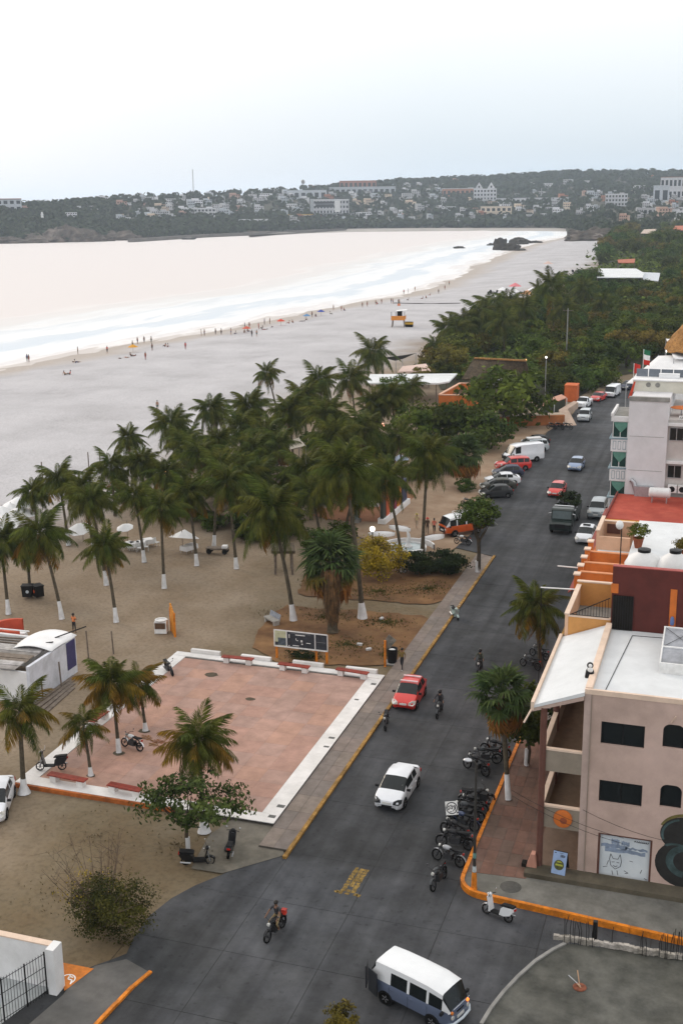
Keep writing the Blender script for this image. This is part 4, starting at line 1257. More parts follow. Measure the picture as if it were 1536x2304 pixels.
for k in range(7):
    y0 = 12.6 + k * 0.62
    MB().ext([(-33.5, y0, 2.5 + .02 * (k % 2)), (-25.2, y0 + 0.25, 2.62 + .03 * (k % 2)), (-25.2, y0 + 0.85, 2.66 + .03 * (k % 2)), (-33.5, y0 + .6, 2.54 + .02 * (k % 2))], (0, 0, 0.025 + .05 * (k % 2))).build('tin_sheet', (M_TIN, M_WOOD, mat('pale_tin', (0.42, 0.40, 0.40), 0.7, 0.3, 2, stain=0.4))[(k * 2 + k // 3) % 3], kk)
for k in range(4):
    MB().box((-29.5, 17.2 + k * 0.45, 2.45), (7.0, 0.12, 0.1), 0.04 * k).build('rafter', M_WOOD, kk)
MB().bx(-31.5, 17.0, 1.2, -28.4, 18.9, 1.25).build('inner_shelf', M_TIN, kk)
MB().tube([(-33.4, 19.4, 2.7), (-28.3, 19.5, 2.75)], 0.06, 4).tube([(-33.4, 16.9, 2.72), (-33.4, 19.5, 2.72)], 0.06, 4).build('edge_pole', M_WHITEPAINT, kk)
MB().tube([(-25.4, 18.4, 2.95), (-23.6, 19.9, 3.5)], 0.05, 5).build('roof_pole', M_BLACK, kk)
MB().tube([(-25.4, 17.2, 3.0), (-24.9, 17.4, 3.05)], 0.05, 5).build('roof_pole', M_BLACK, kk)
for i, (px, py, h) in enumerate(((139, 1545, 1.9), (98, 1572, 1.5), (200, 1480, 2.2), (256, 1470, 1.8))):
    p = gz(px, py)
    o = MB().tube([(p.x, p.y, -0.06), (p.x - 0.1, p.y + .05, h)], 0.06, 6).build('fence_post', M_WOOD)
    tag(o, ('dark wooden stake before the middle of the kiosk wall', 'short dark wooden stake at the near end of the kiosk wall', 'wooden post just behind the purple panelled kiosk corner', 'wooden post behind the kiosk amid the palm crown')[i], 'post')
tbd = thing('timber_boards', 'long grey timber boards laid on the ground along the kiosk wall', 'boards', (-23.6, 15.5, -0.05))
for k in range(4):
    MB().box((-24.1 + k * 0.42, 15.4 - k * 0.3, 0.0), (0.3, 6.4 - k * 0.7, 0.08), 0.03 * k).build('board', M_WOOD, tbd)
# red-orange curved bar counter
cw = thing('curved_counter', 'curved red-orange counter standing behind the beach kiosk', 'counter', gz(40, 1445, 0))
b_ = MB()
n = 14
for k in range(n):
    w0, w1 = math.pi * (0.55 + 1.15 * k / n), math.pi * (0.55 + 1.15 * (k + 1) / n)
    b_.add([(r * math.cos(w) * 1.5, r * math.sin(w) * 1.15, z) for r, w, z in ((1.1, w0, 0), (1.1, w1, 0), (1.1, w1, 1.5), (1.1, w0, 1.5), (1.3, w0, 0), (1.3, w1, 0), (1.3, w1, 1.5), (1.3, w0, 1.5))], ((0, 1, 2, 3), (5, 4, 7, 6), (3, 2, 6, 7)))
b_.build('shell', mat('coral_red', (0.55, 0.09, 0.045), 0.6, 0.08, 2, stain=0.1), cw, world=False, smooth=True)
MB().box((0.5, -0.2, 0.5), (0.9, 0.7, 1.0), 0.3).build('white_core', M_WHITE, cw, world=False)

# ---------------- beach restaurants among the palms
def flat_roof(name, label, pts_px, z, m_roof, m_wall=M_WOOD, posts=True, th=0.25, extra=None):
    pts = [gz(p[0], p[1], z) for p in pts_px]
    c = sum(pts, Vector()) / len(pts)
    t = thing(name, label, 'pavilion', (c.x, c.y, 0))
    q = [(p.x, p.y) for p in pts]
    ar = sum(q[i][0] * q[(i + 1) % len(q)][1] - q[(i + 1) % len(q)][0] * q[i][1] for i in range(len(q)))
    if ar < 0:
        q = q[::-1]
    MB().prism(q, z - th, z).build('roof', m_roof, t)
    for p in q:
        d = Vector((c.x - p[0], c.y - p[1])).normalized() * 0.5
        MB().tube([(p[0] + d.x, p[1] + d.y, 0), (p[0] + d.x, p[1] + d.y, z - th)], 0.11, 6).build('post', m_wall, t)
    return t
flat_roof('beach_pavilion', 'beach restaurant pavilion with bright white flat roof among the palms', ((832, 842), (1028, 840), (1010, 858), (985, 862), (825, 861)), 3.6, M_ROOFW)
flat_roof('beach_pavilion', 'small pavilion with pale pink canopy roof next to the white roofed one', ((905, 824), (958, 818), (968, 834), (895, 836)), 3.2, mat('pink_canvas', (0.62, 0.46, 0.40), 0.85, 0.06, 1))
# long thatched roof
tr = thing('thatched_hall', 'long hall with weathered grey thatched roof and bare patches at its ridge', 'building', gz(1115, 858, 0))
A_, B_, C_, D_ = gz(1065, 806, 6.2), gz(1182, 812, 6.2), gz(1192, 850, 3.0), gz(1038, 852, 3.0)
n1, n2 = 14, 6
b_ = MB()
for j in range(n2 + 1):
    for i in range(n1 + 1):
        u, v = i / n1, j / n2
        p = (A_ * (1 - u) + B_ * u) * (1 - v) + (D_ * (1 - u) + C_ * u) * v
        b_.v.append((p.x, p.y, p.z + RND.uniform(-.1, .1)))
b_.f = [(j * (n1 + 1) + i, (j + 1) * (n1 + 1) + i, (j + 1) * (n1 + 1) + i + 1, j * (n1 + 1) + i + 1) for j in range(n2) for i in range(n1)]
b_.m = [0] * len(b_.f)
o = b_.build('thatch_roof', M_THATCH, tr); o.modifiers.new('t', 'SOLIDIFY').thickness = 0.3
b_ = MB()
E_, F_ = A_ + Vector((-1.5, 6, -3)), B_ + Vector((-1.5, 6, -3))
b_.quad(A_, B_, F_, E_); o = b_.build('rear_roof', M_THATCH, tr); o.modifiers.new('t', 'SOLIDIFY').thickness = 0.3
for k in range(9):
    p = A_.lerp(B_, (k + .5) / 9)
    MB().box((p.x, p.y - .2, p.z + .08), (RND.uniform(.6, 1.3), 0.5, 0.25), RND.uniform(-.2, .2)).build('ridge_bundle', M_THATCHO, tr)
for k in range(5):
    p = D_.lerp(C_, (k + .5) / 5)
    MB().tube([(p.x, p.y + .6, 0), (p.x, p.y + .6, 3.1)], 0.12, 6).build('post', M_WOOD, tr)
# orange walled building with open roof yard
ob = thing('orange_house', 'orange walled house with open roof yard and pale copings among the trees', 'building', gz(1030, 925, 0))
q0, q1, q2, q3 = gz(988, 888, 3.6), gz(1062, 889, 3.6), gz(1085, 864, 3.6), gz(1035, 862, 3.6)
for i, (a, b2) in enumerate(((q0, q1), (q1, q2), (q2, q3), (q3, q0))):
    d = (b2 - a).normalized()
    s_ = Vector((d.y, -d.x, 0)) * 0.14
    MB().prism([(a - s_)[:2], (b2 - s_)[:2], (b2 + s_)[:2], (a + s_)[:2]][::-1], 0, 3.5 + 0.01 * i).build('wall', M_ORW, ob)
    s2 = s_ * 1.5
    MB().prism([(a - s2)[:2], (b2 - s2)[:2], (b2 + s2)[:2], (a + s2)[:2]][::-1], 3.51 + .01 * i, 3.66 + 0.012 * i).build('coping', mat('salmon_coping', (0.62, 0.36, 0.25), 0.85), ob)
MB().prism([q[:2] for q in (q0, q1, q2, q3)], 2.4, 2.6).build('roof_floor', mat('brown_floor', (0.09, 0.05, 0.03), 0.9), ob)
# retaining wall and ramp by the road
rwl = thing('retaining_wall', 'orange retaining wall with pale top beside the road ramp', 'wall', gz(1200, 955, 0))
wa, wb2 = gz(1085, 962, 0), gz(1268, 955, 0)
d = (wb2 - wa).normalized(); s_ = Vector((d.y, -d.x, 0)) * 0.2
MB().prism([(wa - s_)[:2], (wb2 - s_)[:2], (wb2 + s_)[:2], (wa + s_)[:2]][::-1], 0, 1.5).build('wall', mat('orange_retaining', (0.42, 0.15, 0.05), 0.9, 0.15, 1, stain=0.25), rwl)
tp = [gz(1205, 937, 1.55), gz(1262, 937, 1.55), gz(1250, 928, 1.55), gz(1215, 926, 1.55)]
MB().prism([p[:2] for p in (wa - s_, wb2 - s_, wb2 - s_ * 10, wa - s_ * 10)], 1.4, 1.55).build('wall_top', mat('terrace_tan', (0.36, 0.29, 0.22), 0.9, 0.1, 1), rwl)
rm = thing('concrete_ramp', 'pale concrete ramp leading up from the road past the orange wall', 'ramp', gz(1285, 945, 0))
r0, r1, r2_, r3 = gz(1270, 958, 0.1), gz(1296, 956, 0.1), gz(1276, 920, 1.6), gz(1256, 922, 1.6)
b_ = MB(); b_.ext([r0, r1, r2_, r3], (0, 0, -1.0)); b_.build('slope', mat('pale_concrete', (0.44, 0.33, 0.26), 0.9, 0.1, 1, stain=0.15), rm)
r4, r5 = gz(1300, 905, 1.9), gz(1290, 902, 1.9)
b_ = MB(); b_.ext([r3, r2_, r4, r5], (0, 0, -1.0)); b_.build('landing', MATS['pale_concrete'], rm)
sh = thing('sloped_roof_hut', 'hut with slanting tan roof and dark open front above the ramp', 'hut', gz(1240, 930, 1.5))
h0, h1, h2, h3 = gz(1218, 918, 1.9), gz(1274, 896, 2.6), gz(1262, 889, 2.6), gz(1212, 906, 1.9)
b_ = MB(); b_.ext([h0, h1, h2, h3], (0, 0, 0.15)); b_.build('roof', mat('salmon_roof', (0.45, 0.24, 0.17), 0.85, 0.1, 1), sh)
b_ = MB(); b_.ext([h0 + Vector((.1, .6, -.05)), h1 + Vector((-.3, .6, -.05)), Vector((h1.x - .3, h1.y + .6, 0)), Vector((h0.x + .1, h0.y + .6, 0))], (0, 0.3, 0)); b_.build('wall', mat('dark_green_wall', (0.05, 0.06, 0.04), 0.9), sh)
for q_ in (h0, h0.lerp(h1, .5), h1):
    MB().tube([q_, Vector((q_.x, q_.y, 0.8))], 0.08, 5).build('post', M_WHITEPAINT, sh)
# orange gable wall and dark roofs further on
og = thing('orange_gable_house', 'small house showing a bright orange wall among dark trees by the road', 'building', gz(1285, 880, 0))
p = gz(1286, 862, 3.0)
MB().box((p.x, p.y, 1.35), (2.1, 3, 2.7)).build('wall', mat('bright_orange', (0.52, 0.12, 0.03), 0.85, 0.12, 1), og)
MB().box((p.x, p.y, 2.77), (2.2, 3.1, 0.12)).build('roof', MATS['bright_orange'], og)
flat_roof('white_roof_hall', 'long restaurant hall with pale white roof beside the far beach', ((1345, 604), (1430, 604), (1448, 614), (1445, 624), (1342, 624)), 6.0, M_ROOFW)
flat_roof('white_roof_hall', 'low hall with pale roof adjoining the long white roofed restaurant', ((1440, 612), (1484, 614), (1480, 632), (1446, 628)), 5.4, mat('blue_grey_roof', (0.5, 0.53, 0.57), 0.8))
flat_roof('red_roof_pavilion', 'pavilion with flat red-orange roof behind the long white roofed hall', ((1388, 584), (1428, 582), (1426, 591), (1390, 591)), 7.0, mat('rust_red_roof', (0.36, 0.10, 0.045), 0.85, 0.1, 1))
flat_roof('red_roof_pavilion', 'red roofed pavilion on the wooded slope beneath the far town', ((1518, 508), (1575, 506), (1580, 518), (1512, 518)), 10.0, MATS['rust_red_roof'])
flat_roof('tan_roof_house', 'tan roofed house on the wooded slope above the beach', ((1448, 516), (1476, 515), (1470, 525), (1440, 525)), 9.0, mat('tan_roof', (0.45, 0.36, 0.30), 0.85))
flat_roof('beach_hut', 'dark tin roofed hut deep in shade under the palm grove', ((612, 1222), (662, 1222), (664, 1240), (610, 1240)), 2.4, M_THATCH)
for i, (px, py, r_, lab) in enumerate(((510, 1175, 3.2, 'low dark palapa beside the white clothed tables'), (760, 1060, 3.4, 'grey thatched palapa amid the palm grove'), (600, 1075, 3.0, 'grey brown palapa hidden behind leaning palm trunks'), (680, 935, 3.2, 'palapa at the beach side edge of the palm grove'))):
    p = gz(px, py)
    palapa('palapa', lab, p.x, p.y, 0, r_, 2.2, M_THATCH, 2.3)

# ================================================================== VEGETATION
L_PALM = leafmat('palm_leaf', (0.022, 0.039, 0.007), (0.125, 0.132, 0.021), obj_var=0.5)
L_PALMY = leafmat('palm_leaf_yellowing', (0.085, 0.060, 0.010), (0.28, 0.145, 0.020))
_t = L_PALMY.node_tree
_B = _t.nodes['Principled BSDF']
_tc, _sx, _mr, _mx = _t.nodes.new('ShaderNodeTexCoord'), _t.nodes.new('ShaderNodeSeparateXYZ'), _t.nodes.new('ShaderNodeMapRange'), _t.nodes.new('ShaderNodeMixRGB')
_mr.inputs['From Min'].default_value, _mr.inputs['From Max'].default_value = 0.7, 2.1
_mx.inputs[1].default_value = (0.045, 0.058, 0.010, 1)
_src = _B.inputs['Base Color'].links[0].from_socket
_t.links.new(_tc.outputs['Object'], _sx.inputs[0])
_t.links.new(_sx.outputs['X'], _mr.inputs['Value'])
_t.links.new(_mr.outputs[0], _mx.inputs[0])
_t.links.new(_src, _mx.inputs[2])
for _l in list(_src.links):
    if _l.to_node != _mx:
        _t.links.new(_mx.outputs[0], _l.to_socket)
L_DEAD = leafmat('dead_palm_leaf', (0.15, 0.060, 0.014), (0.32, 0.135, 0.032))
L_FAN = leafmat('fan_leaf', (0.026, 0.050, 0.016), (0.085, 0.115, 0.034))
L_TREE = [leafmat('tree_leaf_%d' % i, a, b, island=0.45, obj_var=0.42) for i, (a, b) in enumerate((((0.020, 0.034, 0.006), (0.080, 0.095, 0.014)), ((0.034, 0.056, 0.008), (0.135, 0.160, 0.024)), ((0.024, 0.050, 0.010), (0.095, 0.140, 0.026)), ((0.055, 0.048, 0.010), (0.18, 0.135, 0.026))))]
L_YEL = leafmat('yellow_bush_leaf', (0.16, 0.125, 0.01), (0.44, 0.31, 0.03))
L_HEDGE = leafmat('hedge_leaf', (0.010, 0.018, 0.007), (0.032, 0.046, 0.014))
M_TRUNK = mat('palm_trunk', (0.085, 0.068, 0.045), 0.95, 0.35, 4, bump=0.5, stain=0.3)
M_BARK = mat('bark', (0.06, 0.045, 0.03), 0.95, 0.3, 4, bump=0.5)
M_LIME = mat('trunk_whitewash', (0.66, 0.66, 0.68), 0.85, 0.08, 3, stain=0.22)

def frond_mesh(name, L, droop, m, nl=46, leaf=0.82, seed=0, width=0.04, hang=0.45):
    r = random.Random(seed)
    b = MB()
    pts = []
    for i in range(9):
        t = i / 8
        pts.append(Vector((L * (t - 0.12 * droop * t * t), 0, -droop * L * 0.62 * t * t + 0.30 * L * t)))
    b.tube(pts, [0.035 * (1 - 0.8 * i / 8) for i in range(9)], 4)
    def at(t):
        k = min(7, int(t * 8))
        return pts[k].lerp(pts[k + 1], t * 8 - k)
    for i in range(nl):
        t = 0.14 + 0.85 * (i + 0.5) / nl
        p = at(t)
        tg = (at(min(1, t + 0.05)) - at(t - 0.05)).normalized()
        for s in (-1, 1):
            ll = leaf * (0.45 + 0.75 * math.sin(math.pi * min(1, 0.18 + 0.85 * t))) * r.uniform(0.8, 1.12)
            sd_ = Vector((0, s, 0))
            d = (sd_ * r.uniform(.6, 1) + tg * (0.45 + 0.6 * t) + Vector((0, 0, -hang * r.uniform(0.5, 1.5)))).normalized()
            e = p + d * ll + Vector((0, 0, -0.18 * ll))
            mid = p + d * ll * 0.5 + Vector((0, 0, 0.02))
            w = tg * width * r.uniform(0.8, 1.2)
            b.add([p - w * 0.5, mid - w, e, mid + w], ((0, 1, 2, 3),))
    return b.mesh(name, m)
FR = [frond_mesh('frond', 2.6, dr, L_PALM, seed=i, hang=hg_) for i, (dr, hg_) in enumerate(((0.8, 0.7), (1.25, 1.0), (1.7, 1.2), (1.1, 1.5)))]
FRY = [frond_mesh('frond', 2.6, dr, L_PALMY, seed=10 + i, hang=1.1) for i, dr in enumerate((0.9, 1.4))]
FRD = [frond_mesh('dead_frond', 2.4, dr, L_DEAD, seed=20 + i, hang=1.2, nl=22) for i, dr in enumerate((1.2, 1.7))]
COCO = MB().ball((0, 0, 0), 0.13, 6, sq=(1, 1, 1.2)).mesh('coconut', mat('coconut_husk', (0.16, 0.09, 0.02), 0.7, 0.3, 4), True)

def palm(label, base, crown, size=1.0, nf=22, white=True, group=None, dead=2, yellow=3, seed=0, wind=0.0, coco=True, r0=0.16, flare=1.5, zb=-0.05):
    r = random.Random(seed * 13 + 5)
    t = thing('coconut_palm', label, 'palm tree', base, 0, group)
    base = Vector(base)
    cr = Vector(crown) - base
    pts = []
    for i in range(11):
        u = i / 10
        k = u + 0.22 * math.sin(math.pi * u) * (1 if cr.length else 0)
        pts.append(Vector((cr.x * (u ** 1.35), cr.y * (u ** 1.35), cr.z * u)))
    rd = [r0 * (flare if i == 0 else 1.12 if i == 1 else 1.0 - 0.4 * i / 10) for i in range(11)]
    tr = MB().tube(pts, rd, 9).build('trunk', M_TRUNK, t, world=False, smooth=True)
    if white:
        hw = min(1.55, cr.z * 0.24) * r.uniform(.7, 1.12)
        wp, wr = [], []
        for i in range(5):
            u = hw * i / 4 / cr.z
            wp.append(Vector((cr.x * u ** 1.35, cr.y * u ** 1.35, cr.z * u + 0.01)))
            uu = u * 10
            k = min(9, int(uu))
            wr.append((rd[k] + (rd[k + 1] - rd[k]) * (uu - k)) * 1.06 + 0.006)
        MB().tube(wp, wr, 10).build('whitewash_band', M_LIME, tr, world=False, smooth=True)
    top = pts[-1]
    for i in range(nf):
        u = (i + 0.5) / nf
        az = i * 2.39996 + r.uniform(-.25, .25)
        el = rad(80 - 118 * u ** 0.85 + r.uniform(-14, 14))
        fm = FR[0] if u < 0.25 else FR[r.choice((1, 2, 3))]
        if i >= nf - yellow and r.random() < 0.8:
            fm = r.choice(FRY * 2 + FR[1:3])
        if wind:
            az -= wind * math.sin(az - 0.3) * 0.9
        s = size * r.uniform(0.85, 1.12) * (0.72 if u < 0.12 else 1)
        inst('frond', fm, t, top + Vector((0, 0, -0.12 * u)), (r.uniform(-.25, .25), -el, az), s)
    for i in range(dead):
        inst('dead_frond', r.choice(FRD), t, top + Vector((0, 0, -0.15)), (r.uniform(-.4, .4), rad(r.uniform(35, 70)), r.uniform(0, 6.28)), size * r.uniform(0.7, 1.0))
    if coco:
        for i in range(4):
            w = r.uniform(0, 6.28)
            inst('coconut', COCO, t, top + Vector((0.22 * math.cos(w), 0.22 * math.sin(w), -0.28 - r.uniform(0, .15))), sc=size)
    return t
def palm_px(label, b, c, **k):
    p = gz(b[0], b[1], k.pop('z', -0.05))
    q = gd(c[0], c[1], depth(p) + k.pop('dd', 0.0))
    return palm(label, p, q, **k)
# palms round the plaza, each with its own look
palm_px('windblown coconut palm with whitewashed foot at the near-left plaza corner', (55, 1785), (45, 1600), size=0.95, seed=1, wind=0.5, dead=4, yellow=16, r0=0.17, flare=2.3)
palm_px('thin young coconut palm inside the plaza behind the short red bench', (205, 1745), (188, 1628), size=0.72, nf=15, seed=2, dead=4, yellow=11, r0=0.11, flare=1.6, z=0.2)
palm_px('bushy coconut palm in the plaza beside the white and black motorcycle', (268, 1693), (252, 1535), size=1.0, nf=34, seed=3, dead=3, yellow=24, r0=0.13, flare=1.3, z=0.2)
palm_px('leaning coconut palm with orange tinged crown rooted in the plaza pit', (328, 1644), (312, 1535), size=0.8, seed=4, dead=4, yellow=20, r0=0.12, flare=1.6, z=0.2)
palm_px('full coconut palm with whitewashed flared foot rising through the broadleaf tree', (460, 1872), (446, 1668), size=0.95, nf=38, seed=5, wind=0.3, dead=6, yellow=28, r0=0.17, flare=2.2)
# palms of the sand lot
G1 = 'whitewashed palms on the sand lot'
for i, (lab, b, c, s) in enumerate((
        ('coconut palm with whitewashed foot at the sand lot edge left of the black bins', (20, 1382), (2, 1215), 1.0),
        ('short coconut palm growing between the two black bins', (69, 1340), (62, 1232), 0.8),
        ('tall slanting coconut palm with whitewashed foot between bins and kiosk', (140, 1393), (92, 1200), 1.05),
        ('coconut palm at the beach edge by the white umbrellas', (155, 1227), (132, 1075), 0.95),
        ('coconut palm rooted behind the slanting one, midway across the sand lot', (240, 1317), (203, 1125), 1.05),
        ('single slanting palm alone in the middle of the sand lot before the orange board', (262, 1400), (236, 1228), 0.9),
        ('upright palm with white foot standing apart between the white tables', (370, 1324), (362, 1140), 1.0),
        ('palm with white foot right beside the white clothed tables', (325, 1265), (303, 1115), 0.95),
        ('leaning palm beside the small white draped table', (443, 1273), (424, 1110), 1.05),
        ('heavy leaning palm with wide white foot before the dark hut', (532, 1280), (510, 1085), 1.15),
        ('palm at the back of the lot behind the long slanting trunk', (213, 1255), (186, 1095), 1.0),
        ('palm with white foot against the shade of the low palapa', (482, 1232), (494, 1050), 1.05))):
    palm_px(lab, b, c, size=s * RND.uniform(0.95, 1.2), seed=30 + i, group=G1, nf=RND.choice((28, 32, 36)), yellow=6, wind=0.3)
palm_px('tall bending palm with white foot in the garden corner by the stone bench', (660, 1397), (612, 1150), size=1.45, nf=36, seed=51, r0=0.19, flare=1.7)
palm_px('tall palm with broad white foot in the garden behind the fan palm', (815, 1392), (776, 1060), size=1.45, nf=36, seed=52, r0=0.21, flare=2.0)
palm_px('slim leaning palm beside the fountain and yellow bush', (907, 1288), (868, 1075), size=1.2, nf=30, seed=53, r0=0.17)
palm_px('straight tall palm beside the walkers and the fountain', (950, 1245), (962, 1020), size=1.35, nf=34, seed=54, r0=0.19, white=False)
# the grove between the lot and the beach
GR = 'palms of the beach grove'
LMG = [(gz(*q), s) for q, s in (((310, 1235), 'behind the white clothed tables'), ((510, 1175), 'around the low dark palapa'), ((760, 1060), 'around the grey thatched palapa'), ((600, 1075), 'by the hidden palapa'), ((680, 935), 'by the palapa near the beach'), ((885, 1150), 'behind the coloured letter panels'), ((930, 860), 'before the white roofed pavilion'), ((530, 970), 'beside the grey shade cloth'), ((320, 1055), 'beside the red cloth banner'), ((20, 1180), 'beside the white umbrellas'), ((835, 1050), 'beside the white awning'))]
for i, (b, c, s) in enumerate((((85, 1190), (75, 1105), 1), ((300, 1090), (288, 985), 1), ((395, 1060), (385, 955), 1.15), ((480, 1035), (474, 920), 1.1), ((565, 1020), (558, 912), 1.05), ((732, 980), (716, 855), 1.15), ((800, 960), (788, 850), 1.1), ((640, 1130), (628, 1000), 1.1), ((585, 1130), (570, 1010), 1.05), ((700, 1170), (690, 1050), 1.1), ((765, 1120), (752, 980), 1.15), ((455, 1150), (448, 1020), 1.1), ((385, 1180), (375, 1065), 1.05), ((545, 1190), (540, 1060), 1.1), ((830, 1090), (818, 965), 1.1), ((890, 1000), (880, 890), 1.0), ((905, 1080), (897, 985), 0.95), ((660, 1040), (650, 925), 1.1), ((690, 1000), (684, 890), 1.05), ((610, 1090), (596, 975), 1.05), ((260, 1160), (250, 1050), 1.0), ((330, 1160), (318, 1040), 1.0), ((500, 1110), (492, 990), 1.05), ((745, 1080), (735, 930), 1.1), ((850, 1000), (842, 905), 1.0), ((420, 1110), (412, 1000), 1.05), ((720, 1210), (700, 1110), 1.05), ((560, 1160), (575, 1080), 1.1), ((780, 1180), (800, 1100), 1.05), ((930, 940), (925, 870), 0.9), ((620, 1160), (660, 1080), 1.1), ((800, 1050), (850, 1010), 1.0), ((760, 1000), (830, 930), 1.0), ((545, 1070), (540, 960), 1.1))):
    lab_ = 'coconut palm of the beach grove ' + by_landmark(gz(*b), LMG)
    palm_px(lab_, b, c, size=s * RND.uniform(0.95, 1.4), seed=70 + i, group='grove: ' + lab_, nf=RND.choice((28, 32, 38)), white=False, coco=False, dead=1, yellow=RND.choice((1, 3, 6)), wind=0.35)
palm_px('slim palm standing clear against the beach at the grove edge', (625, 940), (600, 838), size=1.1, seed=121, white=False)
palm_px('tall palm spreading wide against the sand beside the white roofed pavilion', (848, 870), (838, 790), size=1.95, seed=122, white=False, nf=24, yellow=0, dead=0)
for i, (b, c, s) in enumerate((((1245, 770), (1240, 655), 1.9), ((1115, 775), (1108, 698), 1.6), ((1185, 790), (1178, 708), 1.6), ((1012, 800), (1006, 748), 1.3), ((1055, 800), (1050, 735), 1.5), ((1275, 790), (1268, 705), 1.5), ((985, 830), (978, 785), 0.9), ((1150, 760), (1145, 690), 1.5), ((1220, 720), (1215, 665), 1.4), ((1320, 720), (1312, 660), 1.6), ((1090, 800), (1085, 715), 1.6), ((1030, 815), (1024, 752), 1.4), ((1135, 815), (1130, 735), 1.5), ((1360, 740), (1355, 690), 1.4))):
    palm_px('palm rising from the wooded belt behind the far beach', b, (c[0], c[1] - 12), size=s * 1.3, seed=140 + i, group='palms in the wooded belt', white=False, coco=False, nf=20, yellow=1, dead=0)
palm_px('windblown dark street palm beside the parked motorcycles on the right kerb', (1214, 1500), (1202, 1365), size=1.05, nf=34, seed=160, white=False, wind=0.3, yellow=6)

# fan palms
def fan_mesh(name, m, r0=0.75, pet=0.8, n=18, droop=0.25, seed=0):
    r = random.Random(seed)
    b = MB()
    b.tube([(0, 0, 0), (pet * .5, 0, 0.06), (pet, 0, 0)], [0.022, 0.018, 0.014], 4)
    for i in range(n):
        a = rad(-125 + 250 * i / (n - 1))
        L = r0 * (0.82 + 0.18 * math.cos(a)) * r.uniform(0.9, 1.08)
        d = Vector((math.cos(a), math.sin(a), 0))
        s = Vector((-d.y, d.x, 0)) * (r0 * 0.085)
        o = Vector((pet, 0, 0))
        mid = o + d * L * 0.6 + Vector((0, 0, -0.03))
        e = o + d * L + Vector((0, 0, -droop * L * r.uniform(0.6, 1.6)))
        b.add([o, mid - s, e, mid + s], ((0, 1, 2, 3),))
    return b.mesh(name, m)
FAN = [fan_mesh('fan_leaf', L_FAN, seed=i, droop=0.2 + 0.25 * i) for i in range(3)]
FANY = fan_mesh('fan_leaf', L_PALMY, seed=5, droop=0.5)
FAND = fan_mesh('dead_fan_leaf', L_DEAD, seed=6, droop=0.9)
def fan_palm(label, base, top, size, nleaf, skirt=None, r0=0.16, seed=0, dead=6, white=0.0):
    r = random.Random(seed)
    t = thing('fan_palm', label, 'palm tree', base)
    cr = Vector(top) - Vector(base)
    tr = MB().tube([cr * (i / 6) for i in range(7)], [r0 * (1.35 if i == 0 else 1) for i in range(7)], 10).build('trunk', M_TRUNK, t, world=False, smooth=True)
    if white:
        MB().tube([(0, 0, 0.02), cr * (white / cr.length)], [r0 * 1.38, r0 * 1.08], 12).build('whitewash_band', M_LIME, tr, world=False, smooth=True)
    if skirt:
        z0, z1, w0, w1 = skirt
        b = MB()
        for i in range(900):
            u = r.random()
            z = z0 + (z1 - z0) * u
            a = r.uniform(0, 6.283)
            rr = (w0 + (w1 - w0) * u) * r.uniform(0.75, 1.05)
            L = r.uniform(0.5, 0.95)
            d = Vector((math.cos(a), math.sin(a), 0))
            s = Vector((-d.y, d.x, 0)) * r.uniform(0.04, 0.1)
            p = d * rr * 0.75 + Vector((0, 0, z + 0.2))
            e = d * rr + Vector((0, 0, z - L))
            b.add([p - s, p + s, e + s * .4, e - s * .4], ((0, 1, 2, 3),))
        b.lathe([(w0 * 0.75, z0), (w1 * 0.75, z1)], 12)
        b.build('dead_leaf_skirt', mat('dead_skirt', (0.055, 0.036, 0.016), 0.95, scale=2.0, col2=(0.135, 0.070, 0.026), island=0.5, bump=0.3), t, world=False)
    for i in range(nleaf):
        u = (i + .5) / nleaf
        el = rad(80 - 115 * u)
        inst('leaf', FANY if u > 0.82 and r.random() < 0.6 else r.choice(FAN), t, cr + Vector((0, 0, -0.25 * u * size)), (r.uniform(-.3, .3), -el, i * 2.39996 + r.uniform(-.2, .2)), size * r.uniform(0.85, 1.15))
    for i in range(dead):
        inst('dead_leaf', FAND, t, cr + Vector((0, 0, -0.4 * size)), (r.uniform(-.4, .4), rad(r.uniform(30, 65)), r.uniform(0, 6.28)), size * r.uniform(0.9, 1.1))
    return t
p = gz(748, 1424); q = gd(744, 1262, depth(p))
fan_palm('stout fan palm with a thick brown skirt of dead leaves in the garden', p, q, 1.75, 60, (1.5, 5.4, 0.5, 1.02), 0.35, 1, 34)
p = gz(1143, 1800, 0.26); q = gd(1128, 1560, depth(p))
fan_palm('slender fan palm with white painted foot on the red pavers', p, q, 1.3, 27, None, 0.14, 2, 12, 1.5)
p = gz(1052, 1098); q = gd(1045, 1015, depth(p))
fan_palm('fan palm with hanging orange-brown dead leaves by the parked cars', p, q, 1.75, 36, (1.0, 3.2, 0.3, 0.55), 0.2, 3, 16)

